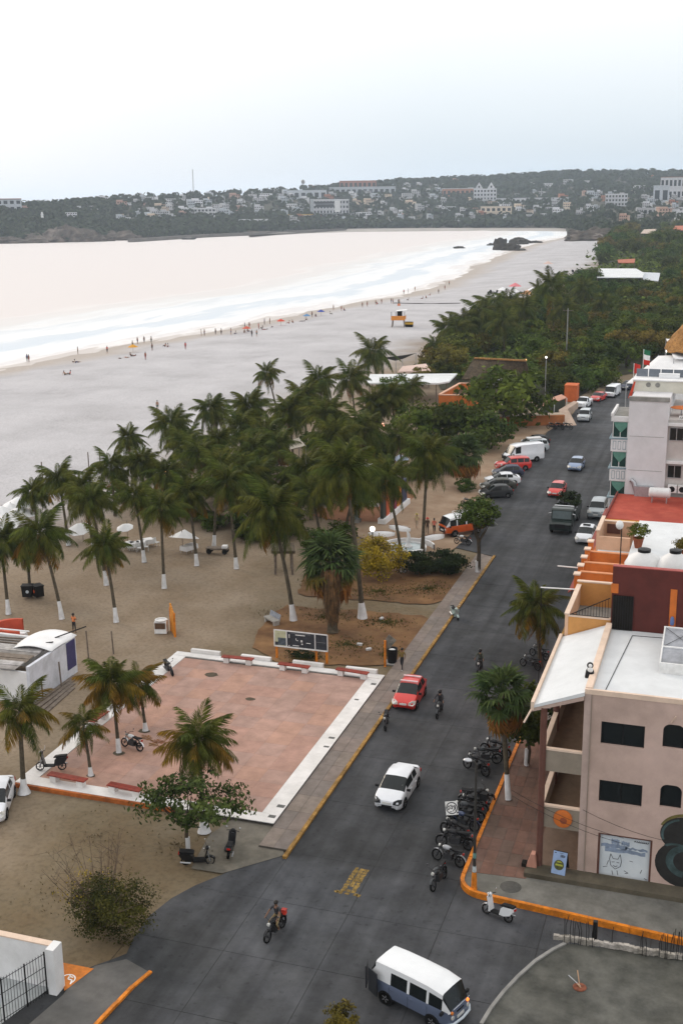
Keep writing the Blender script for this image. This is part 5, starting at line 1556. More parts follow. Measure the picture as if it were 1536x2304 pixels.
# broadleaf trees
def crown_mesh(name, m, seed, rx, ry, rz, ncl, nleaf, leaf, clr=0.28, flat=0.0, shell=0.55):
    r = random.Random(seed)
    b = MB()
    cl = []
    for i in range(ncl):
        while True:
            p = Vector((r.uniform(-1, 1), r.uniform(-1, 1), r.uniform(-1, 1)))
            if shell < p.length < 1.0 and (p.z > -0.55 or r.random() < 0.3):
                break
        cl.append(p)
    for c in cl:
        cr_ = clr * r.uniform(0.6, 1.35)
        up = Vector((c.x, c.y, c.z + 0.3)).normalized()
        for k in range(nleaf):
            d = Vector((r.gauss(0, 1), r.gauss(0, 1), r.gauss(0, 0.75)))
            d = d.normalized() * (r.random() ** 0.45) * cr_
            p = c + d
            p = Vector((p.x * rx, p.y * ry, p.z * rz))
            nrm = (up + Vector((r.gauss(0, .55), r.gauss(0, .55), r.gauss(0, .55)))).normalized()
            a = nrm.cross(Vector((r.random() - .5, r.random() - .5, r.random() - .5))).normalized()
            bb = nrm.cross(a)
            s = leaf * r.uniform(0.6, 1.3)
            b.add([p - a * s, p + bb * s * .55, p + a * s, p - bb * s * .55], ((0, 1, 2, 3),))
    return b.mesh(name, m), [Vector((c.x * rx, c.y * ry, c.z * rz)) for c in cl]
def tree(name, label, base, h, cm, cls, group=None, trunk_r=0.16, sc=1.0, rz=0.0, limbs=6, seed=0, cat='tree', white=False):
    t = thing(name, label, cat, base, rz, group)
    r = random.Random(seed)
    b = MB()
    hz = h * 0.62
    b.tube([(0, 0, 0), (r.uniform(-.1, .1) * sc, 0, hz * .5), (0, 0, hz)], [trunk_r * 1.25, trunk_r, trunk_r * .75], 7)
    for c in cls[:limbs]:
        e = Vector((0, 0, h)) + c * sc * 0.85
        s = Vector((0, 0, hz * r.uniform(.7, 1)))
        b.tube([s, s.lerp(e, .5) + Vector((0, 0, -.1 * sc)), e], [trunk_r * .5, trunk_r * .32, trunk_r * .12], 5)
    tr = b.build('trunk', M_BARK, t, world=False, smooth=True)
    if white:
        MB().tube([(0, 0, 0.01), (0, 0, 1.1)], [trunk_r * 1.32, trunk_r * 1.2], 8).build('whitewash_band', M_LIME, tr, world=False, smooth=True)
    inst('crown', cm, t, (0, 0, h), (0, 0, 0), sc)
    return t
TREES = [crown_mesh('crown', L_TREE[i % 4], 40 + i, 1, 1, 0.72, 46, 44, 0.085, 0.3) for i in range(6)]
# broadleaf tree at the plaza edge
cm, cl = crown_mesh('crown', leafmat('almond_leaf', (0.018, 0.035, 0.010), (0.10, 0.13, 0.035), obj_var=0, island=0.45), 7, 3.1, 2.4, 1.05, 70, 44, 0.13, 0.22, shell=0.15)
p = gz(424, 1925)
q = gd(446, 1775, depth(p))
t = tree('almond_tree', 'spreading broadleaf tree with big glossy leaves at the plaza front edge', p, q.z, cm, cl, trunk_r=0.11, limbs=14, seed=4, white=True)
for ch in t.children:
    if ch.name.startswith('crown'):
        ch.location.x += q.x - p.x
# dry bush on the dirt
cm, cl = crown_mesh('crown', leafmat('dry_bush_leaf', (0.020, 0.026, 0.006), (0.085, 0.080, 0.018), obj_var=0, island=0.45), 9, 2.15, 1.8, 1.5, 120, 85, 0.065, 0.28, shell=0.1)
p = gz(235, 2095)
t = thing('dry_bush', 'half bare bush with dense green side on the dirt lot', 'bush', p)
c = inst('crown', cm, t, (0.55, 0, 1.45))
b_ = MB()
r2 = random.Random(5)
for k in range(40):
    a = r2.uniform(1.6, 4.4) if k < 32 else r2.uniform(0, 6.28)
    d = Vector((math.cos(a) * r2.uniform(.3, 1), math.sin(a) * .6, r2.uniform(.5, 1.5))).normalized()
    L = r2.uniform(2.2, 4.6)
    s = Vector((0, 0, 0.1))
    m1 = s + d * L * .55 + Vector((r2.uniform(-.2, .2), r2.uniform(-.2, .2), .1))
    e = s + d * L + Vector((r2.uniform(-.3, .3), r2.uniform(-.3, .3), .2))
    b_.tube([s, m1, e], [0.035, 0.018, 0.006], 4)
    for j in range(5):
        f_ = r2.uniform(.4, 1)
        q = m1.lerp(e, f_)
        e2 = q + Vector((r2.gauss(0, .4), r2.gauss(0, .4), r2.uniform(.05, .6)))
        b_.tube([q, e2], [0.010, 0.004], 3)
b_.build('branches', mat('twig_bark', (0.095, 0.065, 0.045), 0.95, 0.3, 4), t, world=False)
cm2, _ = crown_mesh('sparse_leaves', L_YEL, 19, 1.9, 1.3, 1.1, 26, 8, 0.06, 0.3, shell=0.3)
inst('sparse_leaves', cm2, t, (-0.5, 0, 2.4))
# round dark street tree behind the fan palm
DEN2 = crown_mesh('crown', L_TREE[0], 92, 1, 1, 0.85, 80, 60, 0.075, 0.28, shell=.3)
p = gz(1184, 1722, 0.26); q = gd(1178, 1610, depth(p))
tree('street_tree', 'round dark street tree behind the slender fan palm', p, q.z, DEN2[0], DEN2[1], trunk_r=0.12, sc=2.1, white=True)
# street tree by the orange bus
p = gz(1073, 1287, 0.14); q = gd(1078, 1150, depth(p))
DEN = crown_mesh('crown', L_TREE[2], 91, 1, 1, 0.85, 80, 60, 0.075, 0.28, shell=.3)
tree('street_tree', 'dense street tree on a straight trunk beside the orange bus', p, q.z, DEN[0], DEN[1], trunk_r=0.16, sc=1.8, white=True)
# yellow bush, dark hedge
cm, cl = crown_mesh('crown', L_YEL, 12, 2.6, 2.1, 2.0, 80, 60, 0.13, 0.28, shell=0.4)
p = gz(850, 1300)
tree('yellow_bush', 'golden yellow bush below the white globe lamp', p, 1.9, cm, cl, trunk_r=0.08, cat='bush', limbs=10)
for i, (px, sx, lab) in enumerate(((938, 1.5, 'dark clipped hedge in front of the fountain'), (1005, 1.6, 'dark clipped hedge at the pavement end by the orange bus'))):
    cm, cl = crown_mesh('crown', L_HEDGE, 14 + i, 2.3, 1.9, 1.05, 70, 60, 0.12, 0.28, shell=0.4)
    p = gz(px, 1287)
    tree('hedge', lab, p, 1.0, cm, cl, trunk_r=0.08, cat='hedge', limbs=8)
# big spreading tree by the road, and companions
for i, (px, py, cx, cy, s, k, lab) in enumerate(((1130, 965, 1132, 898, 6.6, 1, 'big spreading green tree beside the ramp and the road'), (1040, 1000, 1035, 945, 4.4, 0, 'dark tree left of the big spreading tree by the road'), (1085, 1010, 1080, 965, 3.8, 2, 'leafy tree in front of the big spreading tree by the cars'), (985, 985, 982, 940, 3.8, 0, 'dark bushy tree before the orange walled house'), (930, 1010, 928, 955, 3.6, 1, 'bushy tree between the palms and the orange walled house'), (1075, 870, 1072, 835, 2.6, 3, 'small light tree before the grey thatched hall'), (1180, 870, 1178, 838, 3.0, 1, 'tree at the end of the grey thatched hall'), (1240, 885, 1238, 850, 3.4, 0, 'dark tree before the bright orange wall'), (1330, 860, 1328, 828, 4.5, 0, 'dark tree by the far bend of the road'), (1258, 888, 1255, 862, 2.9, 0, 'dark tree half covering the bright orange wall'), (1312, 880, 1310, 852, 3.3, 2, 'green tree between the bright orange wall and the road bend'), (1290, 886, 1292, 872, 1.5, 1, 'small tree growing right in front of the bright orange wall'), (1352, 868, 1350, 845, 3.2, 1, 'olive green tree beside the parked white panel van'), (890, 905, 885, 870, 3.0, 2, 'tree in front of the white roofed pavilion'), (950, 870, 948, 842, 2.4, 3, 'yellowish small tree beside the pink canopy'), (990, 1060, 985, 1030, 3.2, 0, 'low dark tree behind the parked cars near the fan palm'), (720, 1120, 720, 1090, 3.6, 0, 'dark broadleaf tree deep in the palm grove'), (600, 1205, 600, 1170, 3.6, 2, 'dark broadleaf tree shading the low palapa'), (430, 1160, 430, 1130, 3.3, 1, 'broadleaf tree at the back of the white tables'), (830, 1075, 828, 1040, 3.4, 0, 'dark tree behind the coloured letter boards'))):
    p = gz(px, py); q = gd(cx, cy, depth(p))
    tree('broadleaf_tree', lab, p, max(1.8, q.z), TREES[k][0], TREES[k][1], trunk_r=0.2, sc=s, seed=i, rz=i * 1.3)
# undergrowth shrubs that close the grove floor
for i, (px, py, s) in enumerate(((560, 1215, 1.6), (650, 1200, 1.8), (710, 1235, 1.6), (770, 1215, 1.5), (475, 1190, 1.4), (830, 1130, 1.5), (870, 1090, 1.6), (930, 1075, 1.5), (1045, 1105, 1.2), (955, 1078, 1.4), (330, 1150, 1.6), (270, 1120, 1.5), (520, 1110, 1.8), (600, 1050, 1.9), (700, 1010, 1.9), (780, 1010, 1.8), (860, 1010, 1.8), (400, 1120, 1.7))):
    p = gz(px, py)
    k = i % 3
    lab_ = ('dark green', 'mid green', 'deep green')[k] + ' shrub on the grove floor ' + by_landmark(p, LMG)
    tree('shrub', lab_, p, s * 0.6, TREES[k][0], TREES[k][1], lab_, 0.07, s, i * 1.1, 4, i, 'shrub')
# wooded belt right of the beach
def inside(p, poly):
    c = False
    for i in range(len(poly)):
        a, b = poly[i], poly[i - 1]
        if (a[1] > p[1]) != (b[1] > p[1]) and p[0] < (b[0] - a[0]) * (p[1] - a[1]) / (b[1] - a[1]) + a[0]:
            c = not c
    return c
r2 = random.Random(77)
def pix(p):
    v = Vector(p) - CAM
    k = v.dot(FWD)
    return 768 + FOC * v.dot(RGT) / k, 1152 - FOC * v.dot(UPV) / k, k
nt_ = 0
KEEP = [gz(1395, 612, 3), gz(1460, 620, 3), gz(1408, 586, 3), gz(1110, 830, 3), gz(1240, 910, 2), gz(1286, 862, 2), gz(1545, 512, 5), gz(1458, 520, 5)]
LMF = [(gz(*q), s) for q, s in (((1115, 845), 'behind the grey thatched hall'), ((1286, 862), 'behind the bright orange wall'), ((1272, 832), 'beside the utility pole'), ((1400, 860), 'beside the road bend'), ((1160, 672), 'beside the pale sunshades'), ((1395, 630), 'before the long white roofed hall'), ((1408, 590), 'beside the red roofed pavilion'), ((1460, 524), 'beside the tan roofed house'), ((1545, 516), 'below the far red roofed pavilion'), ((1330, 542), 'beside the brown bluff'), ((1010, 800), 'at the near beach edge'), ((1536, 720), 'behind the golden palapa'), ((1500, 620), 'inland of the white roofed hall'))]
placed = []
OPEN = ((1342, 600, 1486, 628), (1386, 580, 1430, 592), (1045, 806, 1188, 846), (1440, 513, 1480, 524))
for tr_ in range(9000):
    if nt_ >= 285:
        break
    py = 512 + 345 * r2.random() ** 1.5
    px = r2.uniform(960, 1580)
    p = gz(px, py)
    if not inside((p.x, p.y), FOREST) or (p.x > -6 and p.y < 160) or (p.x > 9 and p.y < 125):
        continue
    d = depth(p)
    gap = 5.2 if d < 330 else 7.5 if d < 500 else 12 if d < 800 else 17
    if any((p - q).length < gap for q in placed):
        continue
    if any((p - q).length < 9 and p.y < q.y + 4 for q in KEEP[:3]) or any((p - q).length < 5 for q in KEEP[3:]):
        continue
    if abs(p.y - (192 + (p.x - 8) * 1.35)) < 12 and p.x > -2 and p.y < 216:
        continue
    k = r2.choice((0, 1, 1, 2, 2, 3, 3, 4, 5))
    s = r2.uniform(2.3, 4.2) * (1.0 if d < 400 else 1.35 if d < 700 else 1.9)
    tx_, ty_, _ = pix((p.x, p.y, s * 1.75))
    if any(x0 - 14 < px < x1 + 14 and ty_ < y1 - 2 and py > y0 for x0, y0, x1, y1 in OPEN):
        continue
    lab_ = '%s %s tree of the wooded belt %s' % ('tall' if s > 3.4 else 'low', ('dark green', 'mid green', 'deep green', 'yellow-olive', 'dark green', 'mid green')[k], by_landmark(p, LMF))
    t = thing('wood_tree', lab_, 'tree', p, r2.uniform(0, 6.28), lab_)
    hh = s * r2.uniform(0.7, 1.1)
    placed.append(p)
    nt_ += 1
    if d < 330:
        MB().tube([(0, 0, 0), (0, 0, hh)], [0.25, 0.12], 6).build('trunk', M_BARK, t, world=False)
    inst('crown', TREES[k][0], t, (0, 0, hh), (r2.uniform(-.15, .15), r2.uniform(-.15, .15), 0), (s, s * r2.uniform(.85, 1.15), s * r2.uniform(.85, 1.2)))
# scrub covering the belt floor
b_ = MB()
r3 = random.Random(9)
cnt = 0
while cnt < 2600:
    py = 505 + 350 * r3.random() ** 1.3
    px = r3.uniform(950, 1600)
    p = gz(px, py)
    if not inside((p.x, p.y), FOREST):
        continue
    if any((p - q).length < 6 for q in KEEP):
        continue
    if p.x > -4 and p.y < 215:
        continue
    cnt += 1
    d = depth(p)
    s = 1.2 + d * 0.0038
    for k in range(9):
        c = p + Vector((r3.gauss(0, s), r3.gauss(0, s), abs(r3.gauss(0, s * .55)) + .2))
        a = Vector((r3.gauss(0, 1), r3.gauss(0, 1), r3.gauss(0, .5))).normalized() * s * .34
        bb = Vector((-a.y, a.x, r3.gauss(0, s * .15))) * .7
        b_.add([c - a, c + bb, c + a, c - bb], ((0, 1, 2, 3),))
o = b_.build('scrub', L_TREE[1])
tag(o, 'low green scrub filling the gaps of the wooded belt', 'scrub', kind='stuff')
# grass tufts in the garden beds
def tufts(name, label, regions, n, seed, m, h=0.12):
    r = random.Random(seed)
    b = MB()
    for (px, py, rx, ry) in regions:
        for i in range(n):
            a, q = r.uniform(0, 6.28), abs(r.gauss(0, 0.6))
            p = gz(px + rx * q * math.cos(a), py + ry * q * math.sin(a), 0.02)
            for k in range(3):
                d = Vector((r.gauss(0, 1), r.gauss(0, 1), 0)).normalized()
                s = Vector((-d.y, d.x, 0)) * 0.035
                e = p + d * r.uniform(.03, .12) + Vector((0, 0, h * r.uniform(.5, 1.5)))
                b.add([p - s, p + s, e], ((0, 1, 2),))
    o = b.build(name, m)
    return tag(o, label, 'grass', kind='stuff')
tufts('garden_grass', 'thin green grass growing in the garden soil', ((870, 1400, 60, 14), (690, 1480, 50, 10), (960, 1325, 60, 18), (740, 1385, 60, 16), (850, 1330, 70, 14), (780, 1450, 90, 22), (880, 1470, 25, 12), (710, 1310, 30, 12)), 380, 2, leafmat('garden_grass_blade', (0.05, 0.055, 0.014), (0.12, 0.11, 0.03), obj_var=0), 0.10)
tufts('dry_grass', 'sparse dry grass scattered on the dirt lot', ((220, 1880, 200, 70), (120, 2010, 110, 60), (400, 1900, 70, 30), (600, 1380, 60, 20)), 70, 3, leafmat('dry_grass_blade', (0.09, 0.07, 0.035), (0.16, 0.12, 0.065), obj_var=0), 0.07)
# potted plants on the guesthouse roof
def pot(label, loc, s, cmi):
    t = thing('potted_plant', label, 'plant', loc)
    MB().lathe([(0.001, 0), (0.26 * s, 0), (0.42 * s, 0.75 * s), (0.46 * s, 0.8 * s), (0.36 * s, 0.8 * s), (0.3 * s, 0.65 * s), (0.001, 0.65 * s)], 14).build('pot', mat('terracotta', (0.22, 0.06, 0.025), 0.85, 0.15, 3), t, world=False, smooth=True)
    inst('foliage', TREES[cmi][0], t, (0, 0, 1.35 * s), (0, 0, 0), 0.8 * s)
    return t
pot('tall potted plant in a terracotta pot on the guesthouse roof', gz(1434, 1232, 11.5), 0.85, 1)
pot('low potted plant behind the guesthouse water tank', gz(1535, 1262, 11.5), 0.8, 3)
# seedling in front, bottom edge
p = gz(770, 2330, 0.0)
tree('sapling', 'dark twiggy sapling at the roadside beside the blue and white bus', p, 0.9, TREES[3][0], TREES[3][1], trunk_r=0.04, sc=0.75, cat='shrub')

# ================================================================== VEHICLES
M_LAMPW = mat('lamp_glass', (0.55, 0.55, 0.52), 0.12, 0.05, 5, spec=0.8)
M_LAMPD = mat('dark_lamp_glass', (0.03, 0.032, 0.035), 0.15, 0.2, 5, spec=0.3)
M_LAMPR = mat('red_lamp', (0.40, 0.015, 0.01), 0.2, 0.1, 5)
M_LAMPO = mat('orange_lamp', (0.7, 0.2, 0.02), 0.3, 0.1, 5)
M_PLATE = mat('number_plate', (0.62, 0.62, 0.60), 0.5, 0.06, 8)
M_TRIM = mat('black_trim', (0.012, 0.012, 0.013), 0.6, 0.2, 6, spec=0.15)
def wheel_part(t, x, y, r, w, side, m_rim=M_STEEL):
    o = MB().lathe([(r * 0.58, w * .5), (r * 0.9, w * .5), (r, w * .3), (r, -w * .3), (r * .9, -w * .5), (r * .58, -w * .5)], 20, (0, 0, 0), 'Y').build('tyre', M_RUBBER, t, world=False, smooth=True)
    o.location = (x, y, r)
    b = MB()
    yy = side * w * .42
    b.lathe([(0.001, yy * .8), (r * .16, yy * 1.02), (r * .2, yy * .75), (r * .52, yy * .8), (r * .6, yy)], 16, (0, 0, 0), 'Y')
    for k in range(5):
        a = k * 2 * math.pi / 5
        b.box((r * .36 * math.cos(a), yy * .95, r * .36 * math.sin(a)), (r * .42, 0.02, r * .12), rot=Matrix.Rotation(-a, 3, 'Y'))
    b.build('rim', m_rim, o, world=False, smooth=True)
    return o
def car(name, label, pos, ang, W, st, m_body, wheels, wr=0.31, cat='car', group=None, m_low=None, zsplit=None, extra=None, glass=M_GLASS, mirrors=True, lamps=None, m_roof=None, seam=(), wt=.88):
    """st: stations from nose to tail (x, z_bottom, z_belt, z_top, width factor, roof width factor, tag to next)"""
    t = thing(name, label, cat, pos, rad(ang), group)
    rows = []
    for (x, zb, zl, zt, wf, rf, tg) in st:
        w = W / 2 * wf
        wr_ = W / 2 * rf
        cab = zt - zl > 0.12
        r = [(x, w * .82, zb), (x, w * .98, zb + .09), (x, w, zb + (zl - zb) * .45), (x, w * .985, zl - .09), (x, w * .95, zl)]
        r += [(x, w * .95 + (wr_ - w * .95) * wt, zl + (zt - .05 - zl) * wt), (x, wr_, zt - .05), (x, wr_ * .86, zt), (x, 0, zt + .025)] if cab else [(x, w * .92, zl + (zt - zl) * .3 + .008), (x, w * .88, zl + (zt - zl) * .6 + .016), (x, w * .75, zt + .02), (x, 0, zt + .035)]
        rows.append(r)
    body, roofm, parts = MB(), MB(), {}
    K = len(rows[0])
    def face(q, key):
        for mir in (1, -1):
            vs = [(p[0], p[1] * mir, p[2]) for p in q]
            if mir == 1:
                vs = vs[::-1]
            parts.setdefault(key if key in ('body', 'roof', 'low') else key + ('' if key in ('windscreen', 'rear_window') else ('_l' if mir > 0 else '_r')), MB()).add(vs, (tuple(range(len(vs))),))
    nside = 0
    for i in range(len(rows) - 1):
        tg = st[i][6]
        if tg == 'side':
            nside += 1
        for j in range(K - 1):
            q = [rows[i][j], rows[i + 1][j], rows[i + 1][j + 1], rows[i][j + 1]]
            key = 'body'
            if tg in ('ws', 'wsside') and j >= 5: key = 'windscreen'
            elif tg == 'wsside' and j == 4: key = 'side_window1'
            elif tg == 'rw' and j >= 5: key = 'rear_window'
            elif tg == 'side' and j == 4: key = 'side_window%d' % nside
            elif j >= 4 and m_roof and st[i][3] - st[i][2] > .12: key = 'roof'
            elif j <= 3 and m_low: key = 'low'
            if j == 4 and tg in ('ws', 'rw') and m_roof: key = 'roof'
            face(q, key)
    for i, ii in ((0, 1), (-1, -2)):
        r = rows[i]
        q = r + [(p[0], -p[1], p[2]) for p in r[-2::-1]]
        if i == -1:
            q = q[::-1]
        parts['low' if m_low else 'body'].add(q, (tuple(range(len(q))),))
    r = [rw_[0] for rw_ in rows]
    q = r + [(p[0], -p[1], p[2]) for p in r[::-1]]
    parts['low' if m_low else 'body'].add(q, (tuple(range(len(q))),))
    def weld(b):
        idx, nv, mp = {}, [], []
        for p in b.v:
            k_ = (round(p[0], 4), round(p[1], 4), round(p[2], 4))
            if k_ not in idx:
                idx[k_] = len(nv)
                nv.append(p)
            mp.append(idx[k_])
        b.v = nv
        b.f = [tuple(dict.fromkeys(mp[i] for i in f)) for f in b.f]
        keep = [(f, m_) for f, m_ in zip(b.f, b.m) if len(f) > 2]
        b.f, b.m = [k[0] for k in keep], [k[1] for k in keep]
        return b
    bo = None
    for key in sorted(parts):
        nm = {'body': 'body', 'roof': 'roof', 'low': 'lower_body', 'windscreen': 'windscreen', 'rear_window': 'rear_window'}.get(key, 'side_window')
        m_ = {'body': m_body, 'roof': m_roof, 'low': m_low}.get(key, glass)
        weld(parts[key]).build(nm, m_, t, world=False, smooth=True)
    L0, L1 = st[0][0], st[-1][0]
    for k, x in enumerate(wheels):
        for s in (1, -1):
            MB().lathe([(0.001, s * (W / 2 + .010)), (wr * 1.16, s * (W / 2 + .010)), (wr * 1.2, s * (W / 2 - .08))], 22, (x, 0, wr), 'Y').build('wheel_arch', M_TRIM, t, world=False)
            wheel_part(t, x, s * (W / 2 - .075), wr, .2, s)
    if mirrors:
        xm = next((st[i][0] for i in range(len(st)) if st[i][6] == 'ws'), 0.8) - .25
        zm = next((st[i][2] for i in range(len(st)) if st[i][6] == 'ws'), .9) + .08
        for s in (1, -1):
            MB().box((xm, s * (W / 2 + .1), zm), (.1, .2, .13)).build('mirror', M_TRIM if extra != 'chrome' else M_CHROME, t, world=False)
    zf = st[1][2]
    lm = lamps or (M_LAMPW, .36, .16)
    for s in (1, -1):
        b = MB()
        x0 = st[1][0]
        yw = W / 2 * st[1][4]
        if lm[1] == 'round':
            b.lathe([(0.001, .03), (.09, .025), (.105, -.02)], 14, (L0 + .005, s * W * .33, zf - .22), 'X')
        else:
            x2, y2, z2 = st[2][0], W / 2 * st[2][4], st[2][2]
            b.ext([(a_ + .045, b_2 + s * .02, c_ + .03) for a_, b_2, c_ in [(x0 + .06, s * yw * .55, zf - .13), (x0 + .055, s * yw * 1.02, zf - .15), (x2 + .02, s * (y2 + .035), z2 - .17), (x2 - .16, s * (y2 + .03), z2 - .02), (x2 + .06, s * y2 * .84, z2 + .05), (x0 + .035, s * yw * .62, zf + .045)]][::s], (-.09, -s * .06, -.03))
        b.build('headlight', lm[0], t, world=False)
        MB().box((L1 - .005, s * W * .38, st[-2][2] - .12), (.05, W * .16, .2)).build('tail_light', M_LAMPR, t, world=False)
    MB().box((L0 + .02, 0, st[0][1] + .22), (.03, .5, .13)).build('number_plate', M_PLATE, t, world=False)
    MB().box((st[1][0] + .03, 0, zf - .09), (.06, W * .30, .075)).build('grille', M_TRIM, t, world=False)
    b = MB()
    for x in seam:
        for s in (1, -1):
            b.bx(x - .006, s * (W / 2 + .001) - .004, st[2][1] + .12, x + .006, s * (W / 2 + .001) + .004, st[3][2] - .1)
    if seam:
        b.build('door_seam', M_TRIM, t, world=False)
        for x in seam[1:]:
            for s in (1, -1):
                MB().box((x + .16, s * (W / 2 + .012), st[3][2] - .17), (.18, .03, .04)).build('door_handle', m_body, t, world=False)
    return t
SEDAN = [(2.15, .36, .50, .50, .62, .8, 'hood'), (2.10, .24, .66, .67, .80, .8, 'hood'), (1.92, .13, .75, .77, .93, .8, 'hood'), (1.6, .13, .83, .87, .985, .8, 'hood'), (1.22, .13, .89, .96, 1.0, .8, 'ws'), (.76, .13, .92, 1.22, 1.0, .86, 'wsside'), (.34, .13, .94, 1.42, 1.0, .78, 'side'), (-.36, .13, .95, 1.48, 1.0, .79, 'p'), (-.44, .13, .95, 1.48, 1.0, .79, 'side'), (-1.12, .13, .97, 1.41, 1.0, .77, 'rw'), (-1.72, .16, .99, 1.06, .97, .8, 'hood'), (-2.0, .25, .98, 1.03, .90, .8, 'hood'), (-2.12, .30, .85, .87, .82, .8, 'hood'), (-2.15, .38, .62, .62, .72, .8, '')]
HATCH = [(1.95, .36, .50, .50, .62, .8, 'hood'), (1.90, .24, .64, .65, .82, .8, 'hood'), (1.70, .13, .75, .77, .94, .8, 'hood'), (1.4, .13, .83, .87, .985, .8, 'hood'), (1.08, .13, .90, .97, 1.0, .8, 'ws'), (.68, .13, .93, 1.22, 1.0, .86, 'wsside'), (.28, .13, .95, 1.44, 1.0, .77, 'side'), (-.45, .13, .97, 1.50, 1.0, .73, 'p'), (-.51, .13, .97, 1.50, 1.0, .73, 'side'), (-1.25, .13, 1.0, 1.44, 1.0, .70, 'rw'), (-1.72, .25, .98, 1.04, .96, .75, 'hood'), (-1.88, .34, .74, .76, .90, .8, '')]
SUV = [(2.25, .40, .70, .70, .84, .8, 'hood'), (2.18, .3, .92, .93, .94, .8, 'hood'), (1.8, .18, 1.02, 1.04, .98, .8, 'hood'), (1.15, .18, 1.08, 1.12, 1.0, .8, 'ws'), (.55, .18, 1.1, 1.68, 1.0, .78, 'side'), (-.3, .18, 1.12, 1.74, 1.0, .78, 'p'), (-.38, .18, 1.12, 1.74, 1.0, .78, 'side'), (-1.2, .18, 1.12, 1.72, 1.0, .78, 'p'), (-1.28, .18, 1.12, 1.72, 1.0, .78, 'side'), (-1.95, .18, 1.12, 1.66, 1.0, .76, 'rw'), (-2.2, .32, 1.08, 1.12, .96, .8, 'hood'), (-2.28, .42, .8, .8, .9, .8, '')]
PICK = SUV[:4] + [(.55, .18, 1.1, 1.68, 1.0, .78, 'side'), (-.2, .18, 1.12, 1.72, 1.0, .78, 'rw'), (-.5, .18, 1.1, 1.14, 1.0, .78, 'hood'), (-2.4, .3, 1.1, 1.12, 1.0, .8, 'hood'), (-2.5, .4, .85, .85, .95, .8, '')]
VAN = [(2.6, .42, .80, .80, .86, .8, 'hood'), (2.55, .3, 1.05, 1.06, .95, .8, 'hood'), (2.2, .3, 1.20, 1.24, .99, .8, 'ws'), (1.55, .3, 1.32, 2.30, 1.0, .90, 'side'), (.75, .3, 1.34, 2.44, 1.0, .92, 'p'), (-1.0, .3, 1.34, 2.46, 1.0, .92, 'p'), (-2.7, .3, 1.34, 2.44, 1.0, .92, 'hood'), (-2.8, .4, 1.2, 2.3, .97, .9, '')]
BUS = [(2.13, .42, .85, .86, .70, .72, 'hood'), (2.08, .36, .98, 1.10, .86, .72, 'ws'), (1.72, .34, 1.06, 1.78, .97, .82, 'side'), (1.05, .34, 1.07, 1.90, 1.0, .84, 'p'), (.93, .34, 1.07, 1.91, 1.0, .84, 'side'), (.05, .34, 1.07, 1.93, 1.0, .84, 'p'), (-.08, .34, 1.07, 1.93, 1.0, .84, 'side'), (-.95, .34, 1.07, 1.92, 1.0, .84, 'p'), (-1.07, .34, 1.07, 1.92, 1.0, .84, 'p'), (-1.8, .34, 1.07, 1.88, .98, .82, 'rw'), (-2.1, .38, 1.02, 1.30, .92, .78, 'hood'), (-2.15, .45, .9, .92, .86, .8, '')]
M_CW = paint('car_white', (0.70, 0.72, 0.76)); M_CR = paint('car_red', (0.55, 0.02, 0.012)); M_CS = paint('car_silver', (0.42, 0.46, 0.49)); M_CD = paint('car_dark', (0.02, 0.022, 0.026)); M_CB = paint('car_blue', (0.20, 0.27, 0.42)); M_CN = paint('car_navy', (0.035, 0.04, 0.07)); M_CG = paint('car_grey', (0.23, 0.26, 0.28)); M_CO = paint('car_orange', (0.55, 0.09, 0.012)); M_CBL = paint('bus_slate_blue', (0.10, 0.125, 0.19)); M_CDG = paint('truck_dark_green', (0.012, 0.02, 0.018))

def place(front_px, L, ang, z=0.013):
    f = gz(*front_px)
    a = rad(ang)
    return (f.x - math.cos(a) * L / 2, f.y - math.sin(a) * L / 2, z)
s_ = car('sedan', 'white four-door sedan driving on the road past the plaza', place((869, 1828), 4.28, -92), -92, 1.72, SEDAN, M_CW, (1.3, -1.32), lamps=(M_LAMPD, .42, .16), seam=(.85, -.1, -.95))
MB().box((2.135, 0, .37), (.06, .62, .17)).build('lower_grille', M_TRIM, s_, world=False)
MB().box((-1.95, 0, 1.03), (.22, 1.25, .03)).build('spoiler', M_CW, s_, world=False)
MB().box((.86, .55, 1.12), (.01, .07, .1)).build('windscreen_sticker', M_PLATE, s_, world=False)
h_ = car('hatchback', 'red hatchback with roof bars parked at the left kerb beside the plaza', place((906, 1602), 3.85, -89), -89, 1.66, HATCH, M_CR, (1.2, -1.2), seam=(.8, -.12, -.95))
for x in (.15, -.75):
    MB().box((x, 0, 1.565), (.14, 1.25, .04)).build('roof_bar', mat('pink_white_bar', (0.66, 0.48, 0.50), 0.5), h_, world=False)
MB().lathe([(0.001, .01), (.06, .005), (.065, -.01)], 10, (1.975, 0, .6), 'X').build('badge', M_CHROME, h_, world=False)
b_ = car('vintage_bus', 'vintage slate blue and white camper bus turning at the junction', (9.75, -9.75, .013), -21, 1.72, BUS, M_CBL, (1.25, -1.2), .32, 'van', m_roof=paint('bus_white', (0.72, 0.74, 0.76)), lamps=(M_LAMPW, 'round', 0), seam=(1.0, .0, -1.0), wt=.72)
MB().tube([(2.0, -.88, .5), (2.2, -.6, .5), (2.26, 0, .5), (2.2, .6, .5), (2.0, .88, .5)], .06, 8).build('bumper', paint('bumper_pale', (0.5, 0.56, 0.62)), b_, world=False, smooth=True)
MB().tube([(-2.0, -.86, .5), (-2.22, -.6, .5), (-2.26, 0, .5), (-2.22, .6, .5), (-2.0, .86, .5)], .055, 8).build('bumper', M_CBL, b_, world=False, smooth=True)
